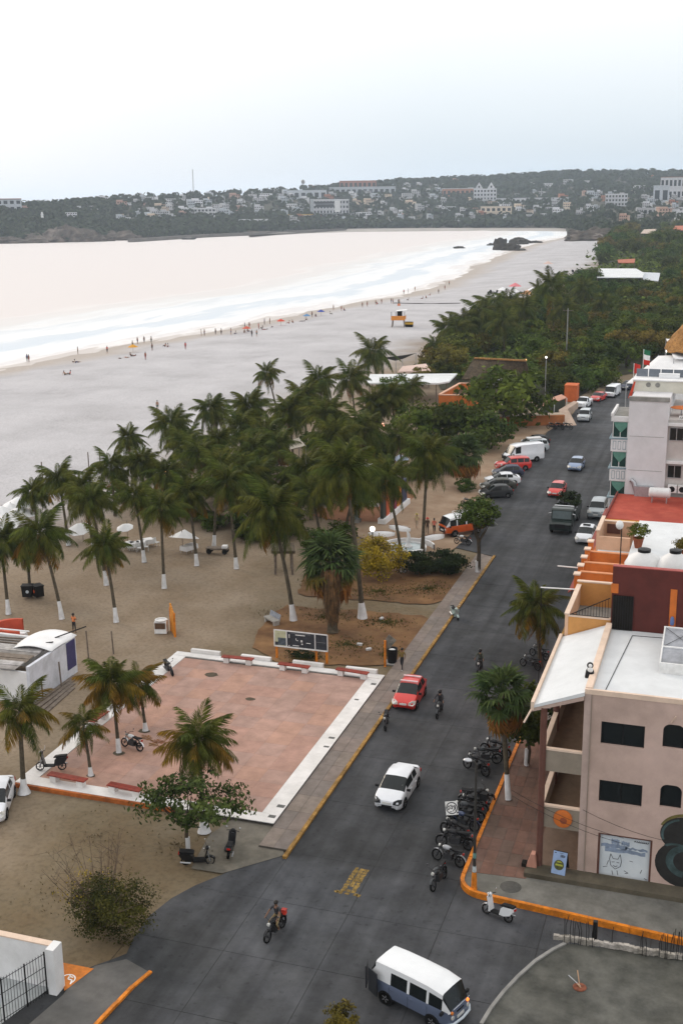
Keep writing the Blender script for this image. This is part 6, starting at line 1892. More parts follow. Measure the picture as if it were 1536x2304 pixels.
for s in (1, -1):
    MB().lathe([(0.001, .06), (.07, .05), (.08, -.03)], 10, (2.1, s * .58, .98), 'X').build('turn_signal', glow('lit_turn_signal', (1.0, 0.22, 0.03), 1.6) if s > 0 else M_LAMPO, b_, world=False)
MB().tube([(2.05, -.8, 1.02), (2.12, 0, 1.1), (2.05, .8, 1.02)], .012, 5).build('belt_chrome', M_CHROME, b_, world=False)
MB().box((-1.75, -1.02, 1.0), (.62, .05, 1.15), rot=Matrix.Rotation(rad(-18), 3, 'Z')).build('open_rear_door', M_CD, b_, world=False)
MB().box((-2.32, -.72, .98), (.05, .5, 1.1), rot=Matrix.Rotation(rad(30), 3, 'Z')).build('open_tail_door', M_CD, b_, world=False)
o_ = car('vintage_bus', 'orange and white vintage camper bus with roof rack parked by the hedge', (-5.0, 64.2, .026), -136, 1.72, BUS, M_CO, (1.25, -1.2), .32, 'van', m_roof=MATS['bus_white'], lamps=(M_LAMPW, 'round', 0), seam=(1.0, .0, -1.0), wt=.78)
o_.scale = (1.12, 1.12, 1.12)
MB().box((2.11, 0, .68), (.06, 1.1, .5)).build('dark_nose_cover', M_CD, o_, world=False)
b_ = MB()
for s in (.62, -.62):
    b_.tube([(.7, s, 2.08), (-1.5, s, 2.08)], .025, 5)
for x in (.7, .15, -.4, -.95, -1.5):
    b_.tube([(x, -.62, 2.06), (x, .62, 2.06)], .02, 4).tube([(x, .62, 1.9), (x, .62, 2.06)], .02, 4).tube([(x, -.62, 1.9), (x, -.62, 2.06)], .02, 4)
b_.build('roof_rack', M_WHITEPAINT, o_, world=False)
car('sedan', 'white sedan parked at an angle beside the dark cars on the lot', (-5.1, 87.2, .013), -157, 1.72, SEDAN, M_CW, (1.3, -1.32), seam=(.85, -.1, -.95))
car('sedan', 'dark olive sedan parked between the white sedan and the street tree', (-5.0, 84.0, .013), -155, 1.72, SEDAN, paint('car_olive', (0.05, 0.05, 0.042)), (1.3, -1.32))
car('sedan', 'dark car half hidden by the street tree at the lot end', (-4.6, 80.6, .013), -152, 1.7, HATCH, paint('car_charcoal', (0.03, 0.032, 0.034)), (1.2, -1.2))
car('hatchback', 'navy blue hatchback parked between the white sedan and the red pickup', (-5.2, 91.4, .013), -158, 1.75, HATCH, M_CN, (1.2, -1.2))
car('pickup', 'red pickup parked at an angle in front of the tall white van', (-5.3, 95.3, .013), -150, 1.78, SUV, M_CR, (1.45, -1.4), .34)
v_ = car('delivery_van', 'tall white delivery van parked on the lot beside the red pickup', (-5.0, 100.6, .013), -140, 2.0, VAN, M_CW, (1.75, -1.65), .36, 'van', lamps=(M_LAMPD, .3, .2))
MB().box((2.6, 0, .75), (.08, 1.6, .4)).build('black_nose', M_TRIM, v_, world=False)
MB().bx(-2.7, -1.012, .5, 2.0, -1.0, .62).build('side_strip', M_TRIM, v_, world=False)
w_ = car('station_wagon', 'silver estate car with roof load parked beside the tall white van', (-4.9, 107.5, .013), -150, 1.8, SUV, M_CS, (1.45, -1.4), .34)
MB().box((-.3, 0, 1.86), (2.0, .9, .18)).build('roof_load', M_WHITEPAINT, w_, world=False)
car('hatchback', 'dark car parked beyond the silver estate car with roof load', (-5.0, 111.5, .013), -152, 1.72, HATCH, M_CD, (1.2, -1.2))
car('hatchback', 'pale blue hatchback driving down the middle of the road', place((1290, 1062), 3.9, -92), -92, 1.74, HATCH, M_CB, (1.2, -1.2), lamps=(M_LAMPW, .4, .14))
car('hatchback', 'small red car driving behind the dark truck', place((1246, 1121), 3.8, -92), -92, 1.7, HATCH, M_CR, (1.2, -1.2))
tx = car('taxi', 'white taxi with roof sign parked beside the red awning', place((1310, 1227), 4.28, -92), -92, 1.72, SEDAN, M_CW, (1.3, -1.32))
MB().box((-.1, 0, 1.56), (.2, .75, .12)).build('roof_sign', M_TRIM, tx, world=False)
car('minivan', 'grey van parked behind the white taxi', place((1338, 1171), 4.5, -90), -90, 1.8, SUV, M_CG, (1.45, -1.4), .34, 'van')
car('suv', 'silver four-wheel drive with sunroof parked by the ramp', place((1310, 951), 4.5, -90), -90, 1.84, SUV, M_CS, (1.45, -1.4), .36)
car('pickup', 'white pickup parked behind the silver four-wheel drive', place((1303, 921), 4.9, -98), -98, 1.84, PICK, M_CW, (1.45, -1.5), .36)
car('sedan', 'red and black car parked before the white panel van at the bend', place((1335, 905), 4.28, -104), -104, 1.72, SEDAN, M_CR, (1.3, -1.32))
car('panel_van', 'white panel van parked at the far bend of the road', place((1368, 896), 4.4, -100), -100, 1.85, [(x * .85, zb, zl * .82, zt * .82 if zt > 1.3 else zt * .82, wf, rf, tg) for (x, zb, zl, zt, wf, rf, tg) in VAN], M_CW, (1.5, -1.4), .32, 'van')
car('sedan', 'dark blue car parked behind the white panel van at the bend', (2.9, 166.5, .013), -110, 1.74, SEDAN, M_CN, (1.3, -1.32))
car('sedan', 'white car on the dirt lot beside the near-left plaza corner', (gz(-14, 1822).x, gz(-14, 1822).y + .3, -.04), -66, 1.72, SEDAN, M_CW, (1.3, -1.32), seam=(.85, -.1))
# dark truck with load
tk = thing('cargo_truck', 'dark green cargo truck with a bulky covered load driving on the road', 'truck', (place((1258, 1204), 8.6, -90)), rad(-90))
b_ = MB()
b_.ext([(4.3, -1.1, .5), (4.3, -1.1, 1.1), (3.9, -1.1, 1.25), (3.2, -1.1, 1.4), (2.9, -1.1, 2.3), (2.6, -1.1, 2.4), (1.6, -1.1, 2.4), (1.6, -1.1, .5)], (0, 2.2, 0))
b_.build('cab', M_CDG, tk, world=False)
MB().ext([(3.22, -.95, 1.46), (2.96, -.95, 2.22), (2.96, .95, 2.22), (3.22, .95, 1.46)], (.03, 0, .01)).build('windscreen', mat('truck_glass', (0.05, 0.075, 0.08), 0.1), tk, world=False)
for s in (1, -1):
    MB().bx(1.9, s * 1.1 - .01, 1.5, 2.75, s * 1.1 + .012, 2.2).build('side_window', M_GLASS, tk, world=False)
    MB().bx(4.28, s * .75 - .16, .8, 4.33, s * .75 + .16, 1.0).build('headlight', M_LAMPD, tk, world=False)
    MB().tube([(3.0, s * 1.1, 2.0), (3.1, s * 1.4, 1.95), (3.1, s * 1.4, 1.6)], .03, 5).build('mirror', M_CHROME, tk, world=False)
MB().bx(4.28, -.55, .75, 4.34, .55, 1.15).build('grille', M_TRIM, tk, world=False)
MB().bx(-4.2, -1.15, .8, 1.5, 1.15, 1.0).build('bed', M_CDG, tk, world=False)
for s in (1, -1):
    MB().bx(-4.2, s * 1.16 - .03, 1.0, 1.5, s * 1.16 + .03, 1.9).build('bed_side', M_CDG, tk, world=False)
cm, cl = crown_mesh('load', L_HEDGE, 33, 1.9, 1.25, .95, 40, 60, .13, .35, shell=.1)
inst('load', cm, tk, (-2.2, 0, 2.1))
cm, cl = crown_mesh('load', mat('dark_sacks', (0.02, 0.02, 0.024), .8, .4, 3, island=.4), 34, 1.0, 1.1, .6, 24, 40, .16, .35, shell=.1)
inst('load', cm, tk, (.7, 0, 1.9))
MB().tube([(1.5, -1.0, 2.45), (1.5, 1.0, 2.45)], .05, 5).tube([(1.5, -1.0, 2.45), (1.5, -1.0, 1.0)], .05, 5).tube([(1.5, 1.0, 2.45), (1.5, 1.0, 1.0)], .05, 5).build('headboard_rail', M_CHROME, tk, world=False)
for x in (3.3, -1.9, -3.1):
    for s in (1, -1):
        wheel_part(tk, x, s * .98, .48, .3, s)

# ---- motorcycles and scooters
def wheel2(t, x, r, w):
    o = MB().lathe([(r * .8, w * .35), (r * .93, w * .5), (r, 0), (r * .93, -w * .5), (r * .8, -w * .35)], 20, (0, 0, 0), 'Y').build('tyre', M_RUBBER, t, world=False, smooth=True)
    o.location = (x, 0, r)
    b = MB().lathe([(r * .82, .02), (r * .74, .02), (r * .74, -.02), (r * .82, -.02)], 16, (0, 0, 0), 'Y')
    b.lathe([(.001, .05), (.05, .05), (.05, -.05), (.001, -.05)], 8, (0, 0, 0), 'Y')
    for k in range(6):
        a = k * math.pi / 3
        b.tube([(0, 0, 0), (r * .78 * math.cos(a), 0, r * .78 * math.sin(a))], .012, 4)
    b.build('rim', mat('dark_rim', (.03, .03, .033), .4, .1, 5, metal=.5), o, world=False)
M_DCHROME = mat('dull_chrome', (.12, .12, .13), .35, .1, 5, metal=.8)
def motorcycle(name, label, pos, ang, m_paint, group=None, sc=1.0, lean=7, seat_box=None, chrome=M_DCHROME):
    t = thing(name, label, 'motorcycle', pos, rad(ang), group, sc)
    t.rotation_euler = (rad(lean), 0, rad(ang))
    wheel2(t, .68, .30, .11)
    wheel2(t, -.62, .30, .13)
    b = MB()
    b.tube([(.42, 0, .88), (.1, 0, .8), (-.35, 0, .72), (-.62, 0, .66)], .028, 6).tube([(.42, 0, .86), (.28, 0, .32), (-.2, 0, .28), (-.3, 0, .68)], .026, 6)
    for s in (1, -1):
        b.tube([(-.2, s * .1, .32), (-.62, s * .1, .30)], .022, 5).tube([(-.35, s * .1, .7), (-.6, s * .11, .33)], .03, 6)
    b.build('frame', M_BLACK, t, world=False, smooth=True)
    MB().box((.02, 0, .42), (.46, .3, .3)).box((.1, 0, .6), (.16, .18, .16), rot=Matrix.Rotation(.3, 3, 'Y')).build('engine', mat('engine_metal', (0.035, 0.035, 0.038), .5, .2, 6, metal=.3), t, world=False)
    MB().ball((.16, 0, .83), .2, 8, sq=(1.35, .72, .62)).build('fuel_tank', m_paint, t, world=False, smooth=True)
    MB().ext([(-.05, -.12, .82), (-.3, -.14, .76), (-.72, -.12, .84), (-.74, -.12, .9), (-.3, -.14, .85), (-.05, -.12, .88)], (0, .25, 0)).build('seat', M_TRIM, t, world=False, smooth=True)
    b = MB()
    for s in (1, -1):
        b.tube([(.68, s * .08, .3), (.46, s * .08, .92)], .024, 6)
    b.build('fork', chrome, t, world=False, smooth=True)
    MB().tube([(.28, -.36, 1.0), (.4, -.2, 1.03), (.45, 0, .96), (.4, .2, 1.03), (.28, .36, 1.0)], .016, 5).build('handlebar', M_BLACK, t, world=False, smooth=True)
    MB().lathe([(.001, .07), (.075, .05), (.085, 0), (.05, -.08)], 12, (.56, 0, .85), 'X').build('headlight', M_LAMPW, t, world=False, smooth=True)
    for x, a0 in ((.68, .3), (-.62, .3)):
        b = MB()
        for k in range(6):
            w0, w1 = rad(35 + k * 22), rad(35 + (k + 1) * 22)
            b.add([(x + .34 * math.cos(w), y, .3 + .34 * math.sin(w)) for w, y in ((w0, -.06), (w1, -.06), (w1, .06), (w0, .06))], ((0, 1, 2, 3),))
        b.build('mudguard', m_paint, t, world=False, smooth=True)
    MB().tube([(.15, -.14, .4), (.05, -.17, .25), (-.35, -.18, .3), (-.75, -.19, .36)], [.025, .03, .045, .045], 7).build('exhaust', chrome, t, world=False, smooth=True)
    MB().box((-.78, 0, .74), (.06, .12, .09)).build('tail_light', M_LAMPR, t, world=False)
    for s in (1, -1):
        MB().tube([(.32, s * .3, 1.01), (.3, s * .34, 1.16)], .008, 4).ball((.3, s * .36, 1.18), .06, 6, sq=(.4, 1, .7)).build('mirror', chrome, t, world=False)
    if seat_box:
        MB().box((-.62, 0, 1.06), (.38, .42, .34)).build('top_box', seat_box, t, world=False)
    return t
def scooter(name, label, pos, ang, m_paint, group=None, sc=1.0, lean=7, m_front=None):
    t = thing(name, label, 'scooter', pos, rad(ang), group, sc)
    t.rotation_euler = (rad(lean), 0, rad(ang))
    wheel2(t, .62, .24, .11)
    wheel2(t, -.55, .24, .12)
    MB().ext([(-.15, -.17, .3), (-.2, -.19, .62), (-.3, -.19, .72), (-.8, -.15, .78), (-.86, -.12, .66), (-.7, -.17, .42), (-.4, -.18, .3)], (0, .36, 0)).build('rear_body', m_paint, t, world=False, smooth=True)
    MB().bx(-.2, -.17, .24, .35, .17, .31).build('floorboard', M_TRIM, t, world=False)
    MB().ext([(.32, -.2, .27), (.5, -.18, .95), (.56, -.16, .95), (.44, -.2, .5), (.42, -.2, .27)], (0, .38, 0)).build('leg_shield', m_front or m_paint, t, world=False, smooth=True)
    MB().ext([(-.12, -.14, .73), (-.2, -.15, .8), (-.5, -.15, .84), (-.82, -.13, .86), (-.84, -.12, .79), (-.3, -.15, .72)], (0, .29, 0)).build('seat', M_TRIM, t, world=False, smooth=True)
    MB().tube([(.62, .06, .24), (.5, .03, .9)], .03, 6).tube([(.62, -.06, .24), (.5, -.03, .9)], .03, 6).build('fork', M_STEEL, t, world=False)
    MB().tube([(.4, -.34, 1.02), (.47, -.1, 1.04), (.47, .1, 1.04), (.4, .34, 1.02)], .016, 5).build('handlebar', M_BLACK, t, world=False)
    MB().ball((.52, 0, 1.0), .13, 7, sq=(.8, 1.1, .8)).build('headlight_cowl', m_front or m_paint, t, world=False, smooth=True)
    MB().lathe([(.001, .03), (.055, .02), (.065, -.02)], 10, (.62, 0, 1.0), 'X').build('headlight', M_LAMPW, t, world=False)
    b = MB()
    for k in range(6):
        w0, w1 = rad(20 + k * 24), rad(20 + (k + 1) * 24)
        b.add([(.62 + .28 * math.cos(w), y, .24 + .28 * math.sin(w)) for w, y in ((w0, -.07), (w1, -.07), (w1, .07), (w0, .07))], ((0, 1, 2, 3),))
    b.build('front_mudguard', m_paint, t, world=False, smooth=True)
    MB().box((-.86, 0, .7), (.05, .18, .08)).build('tail_light', M_LAMPR, t, world=False)
    MB().tube([(-.3, -.2, .25), (-.8, -.22, .32)], .045, 7).build('exhaust', M_STEEL, t, world=False, smooth=True)
    for s in (1, -1):
        MB().tube([(.43, s * .28, 1.03), (.4, s * .34, 1.2)], .008, 4).ball((.4, s * .35, 1.22), .06, 6, sq=(.4, 1, .7)).build('mirror', M_CHROME, t, world=False)
    return t
K1, K2, K3 = paint('moto_black', (0.018, 0.018, 0.02)), paint('moto_white', (0.66, 0.68, 0.70)), paint('moto_blue', (0.03, 0.05, 0.12))
K4 = paint('moto_grey', (0.05, 0.055, 0.06))
zz = .013
GM = 'black motorcycles parked along the orange kerb'
row = ((8.3, 14.7, 164), (7.9, 13.5, 196), (7.6, 12.2, 150), (8.4, 8.4, 14), (8.3, 6.4, 176), (8.1, 4.2, 150), (8.35, 3.3, 182))
for i, (x, y, a) in enumerate(row):
    motorcycle('motorcycle', 'black motorcycle in the tight row parked along the orange kerb', (x, y, zz), a, (K1, K4, K1)[i % 3], GM, 1.14, 8)
motorcycle('motorcycle', 'black motorcycle with dark top box parked by the street lamp pole', (8.4, 7.4, zz), 170, K1, None, 1.05, 8, M_TRIM)
motorcycle('motorcycle', 'dark blue motorcycle parked next to the square emblem board', (8.3, 5.4, zz), 172, K3, None, 1.05, 8)
motorcycle('motorcycle', 'black motorcycle with silver tank near the kerb corner', (8.35, 1.7, zz), 165, paint('moto_silver', (.3, .31, .33)), None, 1.05, 8)
motorcycle('motorcycle', 'last motorcycle of the row, parked by the rounded kerb corner', (8.35, -.3, zz), -100, K4, None, 1.05, 8)
scooter('scooter', 'white and black scooter parked against the orange kerb below the lamp pole', (11.75, -2.35, zz), 160, K2, None, 1.05, 9)
motorcycle('motorcycle', 'black motorcycle standing at the left kerb before the red hatchback', (.55, 16.9, zz), -80, K1, None, 1.0, 6)
scooter('scooter', 'pale green scooter parked at the left kerb up the road', (.2, 38.8, zz), -60, paint('moto_mint', (0.35, 0.45, 0.42)), None, 1.0, 7)
scooter('scooter', 'black scooter parked on the apron behind the plaza corner', (-3.15, -.7, .03), 105, K1, None, 1.05, 8)
scooter('scooter', 'black scooter parked beside the foot of the broadleaf tree', (-4.35, -2.2, -.03), 20, paint('moto_deep_black', (0.01, 0.01, 0.011)), None, 1.1, 8)
motorcycle('motorcycle', 'black motorcycle on the plaza beside the far white border', (-17.3, 20.7, .2), -45, K1, None, 1.0, 8)
motorcycle('motorcycle', 'white and black motorcycle parked on the plaza under the palms', (-13.95, 8.6, .2), 165, K2, None, 1.0, 8)
scooter('scooter', 'black scooter parked on the near-left plaza corner behind a bench', (-17.3, 4.5, .23), 200, K1, None, 1.15, 8)
motorcycle('motorcycle', 'dark motorcycle parked under the windblown street palm', (8.3, 31.8, zz), 150, K1, None, 1.0, 8)
motorcycle('motorcycle', 'dark grey motorcycle parked near the street palm with tall mirrors', (8.0, 29.6, zz), 155, K4, None, 1.0, 8)
motorcycle('motorcycle', 'motorcycle parked in front of the orange and white bus', (-4.0, 60.2, zz), 170, K2, None, 1.0, 8)
motorcycle('motorcycle', 'black motorcycle parked behind the orange and white bus', (-5.9, 71.4, .026), 160, K1, None, 1.0, 8)
motorcycle('motorcycle', 'grey motorcycle parked on the lot behind the street tree crown', (-6.8, 75.2, .026), 160, K4, None, 1.0, 8)
for i, (px, py) in enumerate(((1240, 966), (1256, 966), (1274, 966))):
    p = gz(px, py)
    motorcycle('motorcycle', 'dark motorcycle parked at the foot of the concrete ramp', (p.x, p.y, zz), 150 + 10 * i, K1, 'motorcycles at the foot of the ramp', 1.05, 8)
BIKE_RIDER = motorcycle('motorcycle', 'black motorcycle being ridden across the junction', (gz(620, 2103).x, gz(620, 2103).y, zz), -100, K1, None, 1.05, 0)
BIKE2 = motorcycle('motorcycle', 'black motorcycle being ridden toward the plaza beside the red hatchback', (gz(988, 1608).x, gz(988, 1608).y, zz), -88, K4, None, 1.05, 0)
BIKE3 = motorcycle('motorcycle', 'motorcycle being ridden up the road seen above the slender fan palm', (gz(1078, 1512).x, gz(1078, 1512).y, zz), -88, K1, None, 1.05, 0)

# ================================================================== PEOPLE
M_SKIN = [mat('skin_%d' % i, c, .6, .08, 5) for i, c in enumerate(((0.27, 0.145, 0.09), (0.17, 0.085, 0.05), (0.38, 0.23, 0.16)))]
M_HAIR = mat('dark_hair', (0.012, 0.009, 0.007), .6, .2, 6)
POSES = {}
def joints(pose):
    J = {'pelvis': (0, 0, .95), 'spine': (0, 0, 1.12), 'chest': (0, .01, 1.33), 'neck': (0, 0, 1.48), 'head': (0, .01, 1.58), 'crown': (0, .01, 1.68)}
    def arm(s, sh, el, wr, hd):
        J['sh' + s], J['el' + s], J['wr' + s], J['hd' + s] = sh, el, wr, hd
    def leg(s, hp, kn, an, to):
        J['hp' + s], J['kn' + s], J['an' + s], J['to' + s] = hp, kn, an, to
    if pose == 'stand':
        arm('L', (-.17, 0, 1.42), (-.22, -.02, 1.14), (-.23, .05, .9), (-.23, .08, .8)); arm('R', (.17, 0, 1.42), (.22, -.02, 1.14), (.23, .05, .9), (.23, .08, .8))
        leg('L', (-.09, 0, .9), (-.1, .02, .5), (-.1, -.02, .09), (-.11, .14, .04)); leg('R', (.09, 0, .9), (.1, .02, .5), (.1, -.02, .09), (.11, .14, .04))
    elif pose == 'walk':
        arm('L', (-.17, 0, 1.42), (-.22, -.14, 1.17), (-.22, -.06, .95), (-.22, 0, .87)); arm('R', (.17, 0, 1.42), (.22, .1, 1.17), (.21, .27, 1.0), (.2, .33, .93))
        leg('L', (-.09, 0, .9), (-.09, .2, .53), (-.09, .22, .1), (-.1, .37, .06)); leg('R', (.09, 0, .9), (.09, -.02, .5), (.09, -.3, .16), (.09, -.2, .05))
    elif pose == 'arms':
        arm('L', (-.17, 0, 1.42), (-.27, .04, 1.16), (-.08, .22, 1.16), (.02, .22, 1.16)); arm('R', (.17, 0, 1.42), (.27, .04, 1.16), (.1, .24, 1.22), (0, .24, 1.22))
        leg('L', (-.09, 0, .9), (-.12, .02, .5), (-.13, -.02, .09), (-.15, .14, .04)); leg('R', (.09, 0, .9), (.12, .02, .5), (.13, -.02, .09), (.15, .14, .04))
    elif pose == 'sit':
        for k in list(J):
            J[k] = (J[k][0], J[k][1] - (J[k][2] - .95) * .2, J[k][2] - .83)
        arm('L', (-.17, -.1, .58), (-.26, -.2, .33), (-.27, -.3, .1), (-.27, -.33, .04)); arm('R', (.17, -.1, .58), (.26, .05, .36), (.14, .28, .36), (.1, .36, .36))
        leg('L', (-.09, .03, .1), (-.12, .42, .38), (-.12, .68, .07), (-.12, .82, .05)); leg('R', (.09, .03, .1), (.13, .45, .3), (.13, .8, .06), (.13, .94, .09))
    elif pose == 'lie':
        for k in list(J):
            J[k] = (J[k][0], -(J[k][2] - .95), .13)
        J['head'] = (0, -.64, .16); J['crown'] = (0, -.74, .17)
        arm('L', (-.17, -.46, .13), (-.3, -.3, .08), (-.3, -.05, .06), (-.3, .05, .06)); arm('R', (.17, -.46, .13), (.3, -.6, .08), (.2, -.8, .06), (.12, -.86, .06))
        leg('L', (-.09, .06, .12), (-.11, .48, .13), (-.12, .9, .07), (-.14, .98, .14)); leg('R', (.09, .06, .12), (.12, .47, .18), (.13, .9, .07), (.16, .98, .14))
    elif pose == 'ride':
        for k in list(J):
            J[k] = (J[k][0], J[k][1] - .12 + (J[k][2] - .95) * .18, J[k][2] + .0)
        arm('L', (-.18, .0, 1.42), (-.3, .2, 1.2), (-.32, .46, 1.06), (-.32, .54, 1.04)); arm('R', (.18, 0, 1.42), (.3, .2, 1.2), (.32, .46, 1.06), (.32, .54, 1.04))
        leg('L', (-.1, -.1, .92), (-.22, .32, .72), (-.2, .1, .36), (-.22, .26, .32)); leg('R', (.1, -.1, .92), (.22, .32, .72), (.2, .1, .36), (.22, .26, .32))
    return J
RADI = {'pelvis': (.15, .11), 'spine': (.13, .095), 'chest': (.165, .11), 'neck': (.05, .05), 'head': (.085, .1), 'crown': (.06, .07), 'sh': (.06, .06), 'el': (.042, .042), 'wr': (.03, .03), 'hd': (.038, .024), 'hp': (.09, .09), 'kn': (.06, .06), 'an': (.04, .042), 'to': (.042, .028)}
ED = [('pelvis', 'spine'), ('spine', 'chest'), ('chest', 'neck'), ('neck', 'head'), ('head', 'crown')]
for s in 'LR':
    ED += [('chest', 'sh' + s), ('sh' + s, 'el' + s), ('el' + s, 'wr' + s), ('wr' + s, 'hd' + s), ('pelvis', 'hp' + s), ('hp' + s, 'kn' + s), ('kn' + s, 'an' + s), ('an' + s, 'to' + s)]
def body_mesh(pose, kind='shorts'):
    """one continuous skinned surface; slots: 0 skin, 1 top, 2 bottoms, 3 shoes"""
    key = (pose, kind)
    if key in POSES:
        return POSES[key]
    J = joints(pose)
    names = list(J)
    me = bpy.data.meshes.new('body_cage')
    me.from_pydata([J[n] for n in names], [(names.index(a), names.index(b)) for a, b in ED], [])
    ob = bpy.data.objects.new('body_cage', me)
    COL.objects.link(ob)
    ob.modifiers.new('skin', 'SKIN').use_smooth_shade = True
    for n, sv in zip(names, me.skin_vertices[0].data):
        k = n if n in RADI else n[:-1]
        sv.radius = RADI[k]
        sv.use_root = n == 'pelvis'
    ss = ob.modifiers.new('sub', 'SUBSURF')
    ss.levels = 1
    ss.render_levels = 1
    dg = bpy.context.evaluated_depsgraph_get()
    dg.update()
    new = bpy.data.meshes.new_from_object(ob.evaluated_get(dg))
    new.name = 'body'
    bpy.data.objects.remove(ob)
    bpy.data.meshes.remove(me)
    segm = {}
    def mi(n):
        k = n if n in RADI else n[:-1]
        if k in ('neck', 'head', 'crown', 'hd', 'wr'): return 0
        if k == 'el': return 1 if kind in ('long', 'trousers') else 0
        if k in ('chest', 'spine', 'sh'): return 0 if kind == 'swim' and k != 'xx' else 1
        if k in ('pelvis', 'hp'): return 2
        if k == 'kn': return 2 if kind in ('trousers', 'long', 'shorts') else 0
        if k == 'an': return 2 if kind in ('trousers', 'long') else 0
        return 3 if kind != 'swim' else 0
    while len(new.materials) < 4:
        new.materials.append(M_SKIN[0])
    V = [(Vector(J[n]), mi(n)) for n in names]
    for a, b in ED:
        V.append(((Vector(J[a]) * .65 + Vector(J[b]) * .35), mi(a)))
        V.append(((Vector(J[a]) * .35 + Vector(J[b]) * .65), mi(b) if kind != 'shorts' or not b.startswith('an') else 0))
    for f in new.polygons:
        c = f.center
        f.material_index = min(V, key=lambda q: (q[0] - c).length_squared)[1]
        f.use_smooth = True
    POSES[key] = (new, J)
    return POSES[key]
HAIRM = MB().ball((0, 0, 0), .115, 8, sq=(.92, 1.08, .95)).mesh('hair', M_HAIR, True)
def person(label, pos, ang, pose='stand', kind='shorts', top=(.4, .4, .4), bottom=(.05, .05, .06), skin=0, group=None, sc=1.0, hat=None, shoes=(.05, .05, .05), hair=True):
    me, J = body_mesh(pose, kind)
    o = inst('person', me, None, pos, (0, 0, rad(ang)), sc)
    tag(o, label, 'person', group)
    for i, m_ in enumerate((M_SKIN[skin], mat('cloth_%.2f_%.2f_%.2f' % top, top, .85, .15, 5), mat('cloth_%.2f_%.2f_%.2f' % bottom, bottom, .85, .15, 5), mat('cloth_%.2f_%.2f_%.2f' % shoes, shoes, .8))):
        o.material_slots[i].link = 'OBJECT'
        o.material_slots[i].material = m_
    h = Vector(J['head']).lerp(Vector(J['crown']), .55)
    if hair:
        inst('hair', HAIRM, o, h + Vector((0, -.03, .03)), (0, 0, 0))
    if hat:
        b = MB().lathe([(.001, .12), (.1, .1), (.12, 0), (.2, -.02), (.2, -.035), (.1, -.03)], 14)
        hh = b.build('hat', mat('cloth_%.2f_%.2f_%.2f' % hat, hat, .85), o, world=False, smooth=True)
        hh.location = h + Vector((0, 0, .05))
    return o
def nose_for(p):
    return p
person('person in olive top and dark trousers walking on the left pavement', gz(904, 1507, .14), 175, 'walk', 'trousers', (.16, .11, .03), (.02, .02, .025), 1, sc=.99, shoes=(.6, .6, .6))
person('person in orange shirt and dark shorts standing on the sand by the kiosk', gz(168, 1424, -.05), -10, 'arms', 'shorts', (.62, .2, .07), (.02, .02, .025), 1, sc=.98)
person('person in pale yellow shirt walking away across the lot', gz(937, 1191, .03), 10, 'walk', 'shorts', (.5, .4, .22), (.4, .33, .25), 2, hat=(.45, .35, .1))
person('person in dark brown clothes and red cap walking with a bag', gz(961, 1201, .03), 15, 'walk', 'trousers', (.06, .04, .025), (.05, .035, .025), 1, hat=(.5, .05, .03))
person('person in coral shirt and dark shorts walking beside the orange bus', gz(976, 1202, .03), 5, 'walk', 'shorts', (.6, .15, .1), (.05, .04, .035), 0)
for bk, lab, top, bot, hel in ((BIKE_RIDER, 'rider in dark shirt and tan shorts on the motorcycle crossing the junction', (.03, .03, .035), (.22, .16, .08), None), (BIKE2, 'rider in black with helmet on the motorcycle beside the red hatchback', (.03, .03, .04), (.02, .02, .025), 1), (BIKE3, 'rider on the motorcycle seen above the fan palm', (.06, .07, .05), (.03, .03, .03), 1)):
    a = bk.rotation_euler.z
    o = person(lab, (bk.location.x - .1 * math.cos(a), bk.location.y - .1 * math.sin(a), .03), math.degrees(a) - 90, 'ride', 'trousers' if bot[0] < .1 else 'shorts', top, bot, 1, sc=1.0)
    if hel:
        MB().ball(tuple(Vector(joints('ride')['head']) + Vector((0, 0, .06))), .15, 8, sq=(.95, 1.1, 1)).build('helmet', K1, o, world=False, smooth=True)
p = BIKE_RIDER.location
rb_ = thing('red_cargo_pouch', 'red delivery pouch strapped behind the rider at the junction', 'bag', (p.x + .25, p.y + .55, .85))
MB().bx(-.11, -.1, 0, .11, .1, .22).build('pouch', mat('hot_red', (.6, .04, .02), .6), rb_, world=False)
MB().bx(-.12, -.11, .22, .12, .11, .25).build('flap', mat('hot_red_dark', (.35, .03, .02), .6), rb_, world=False)
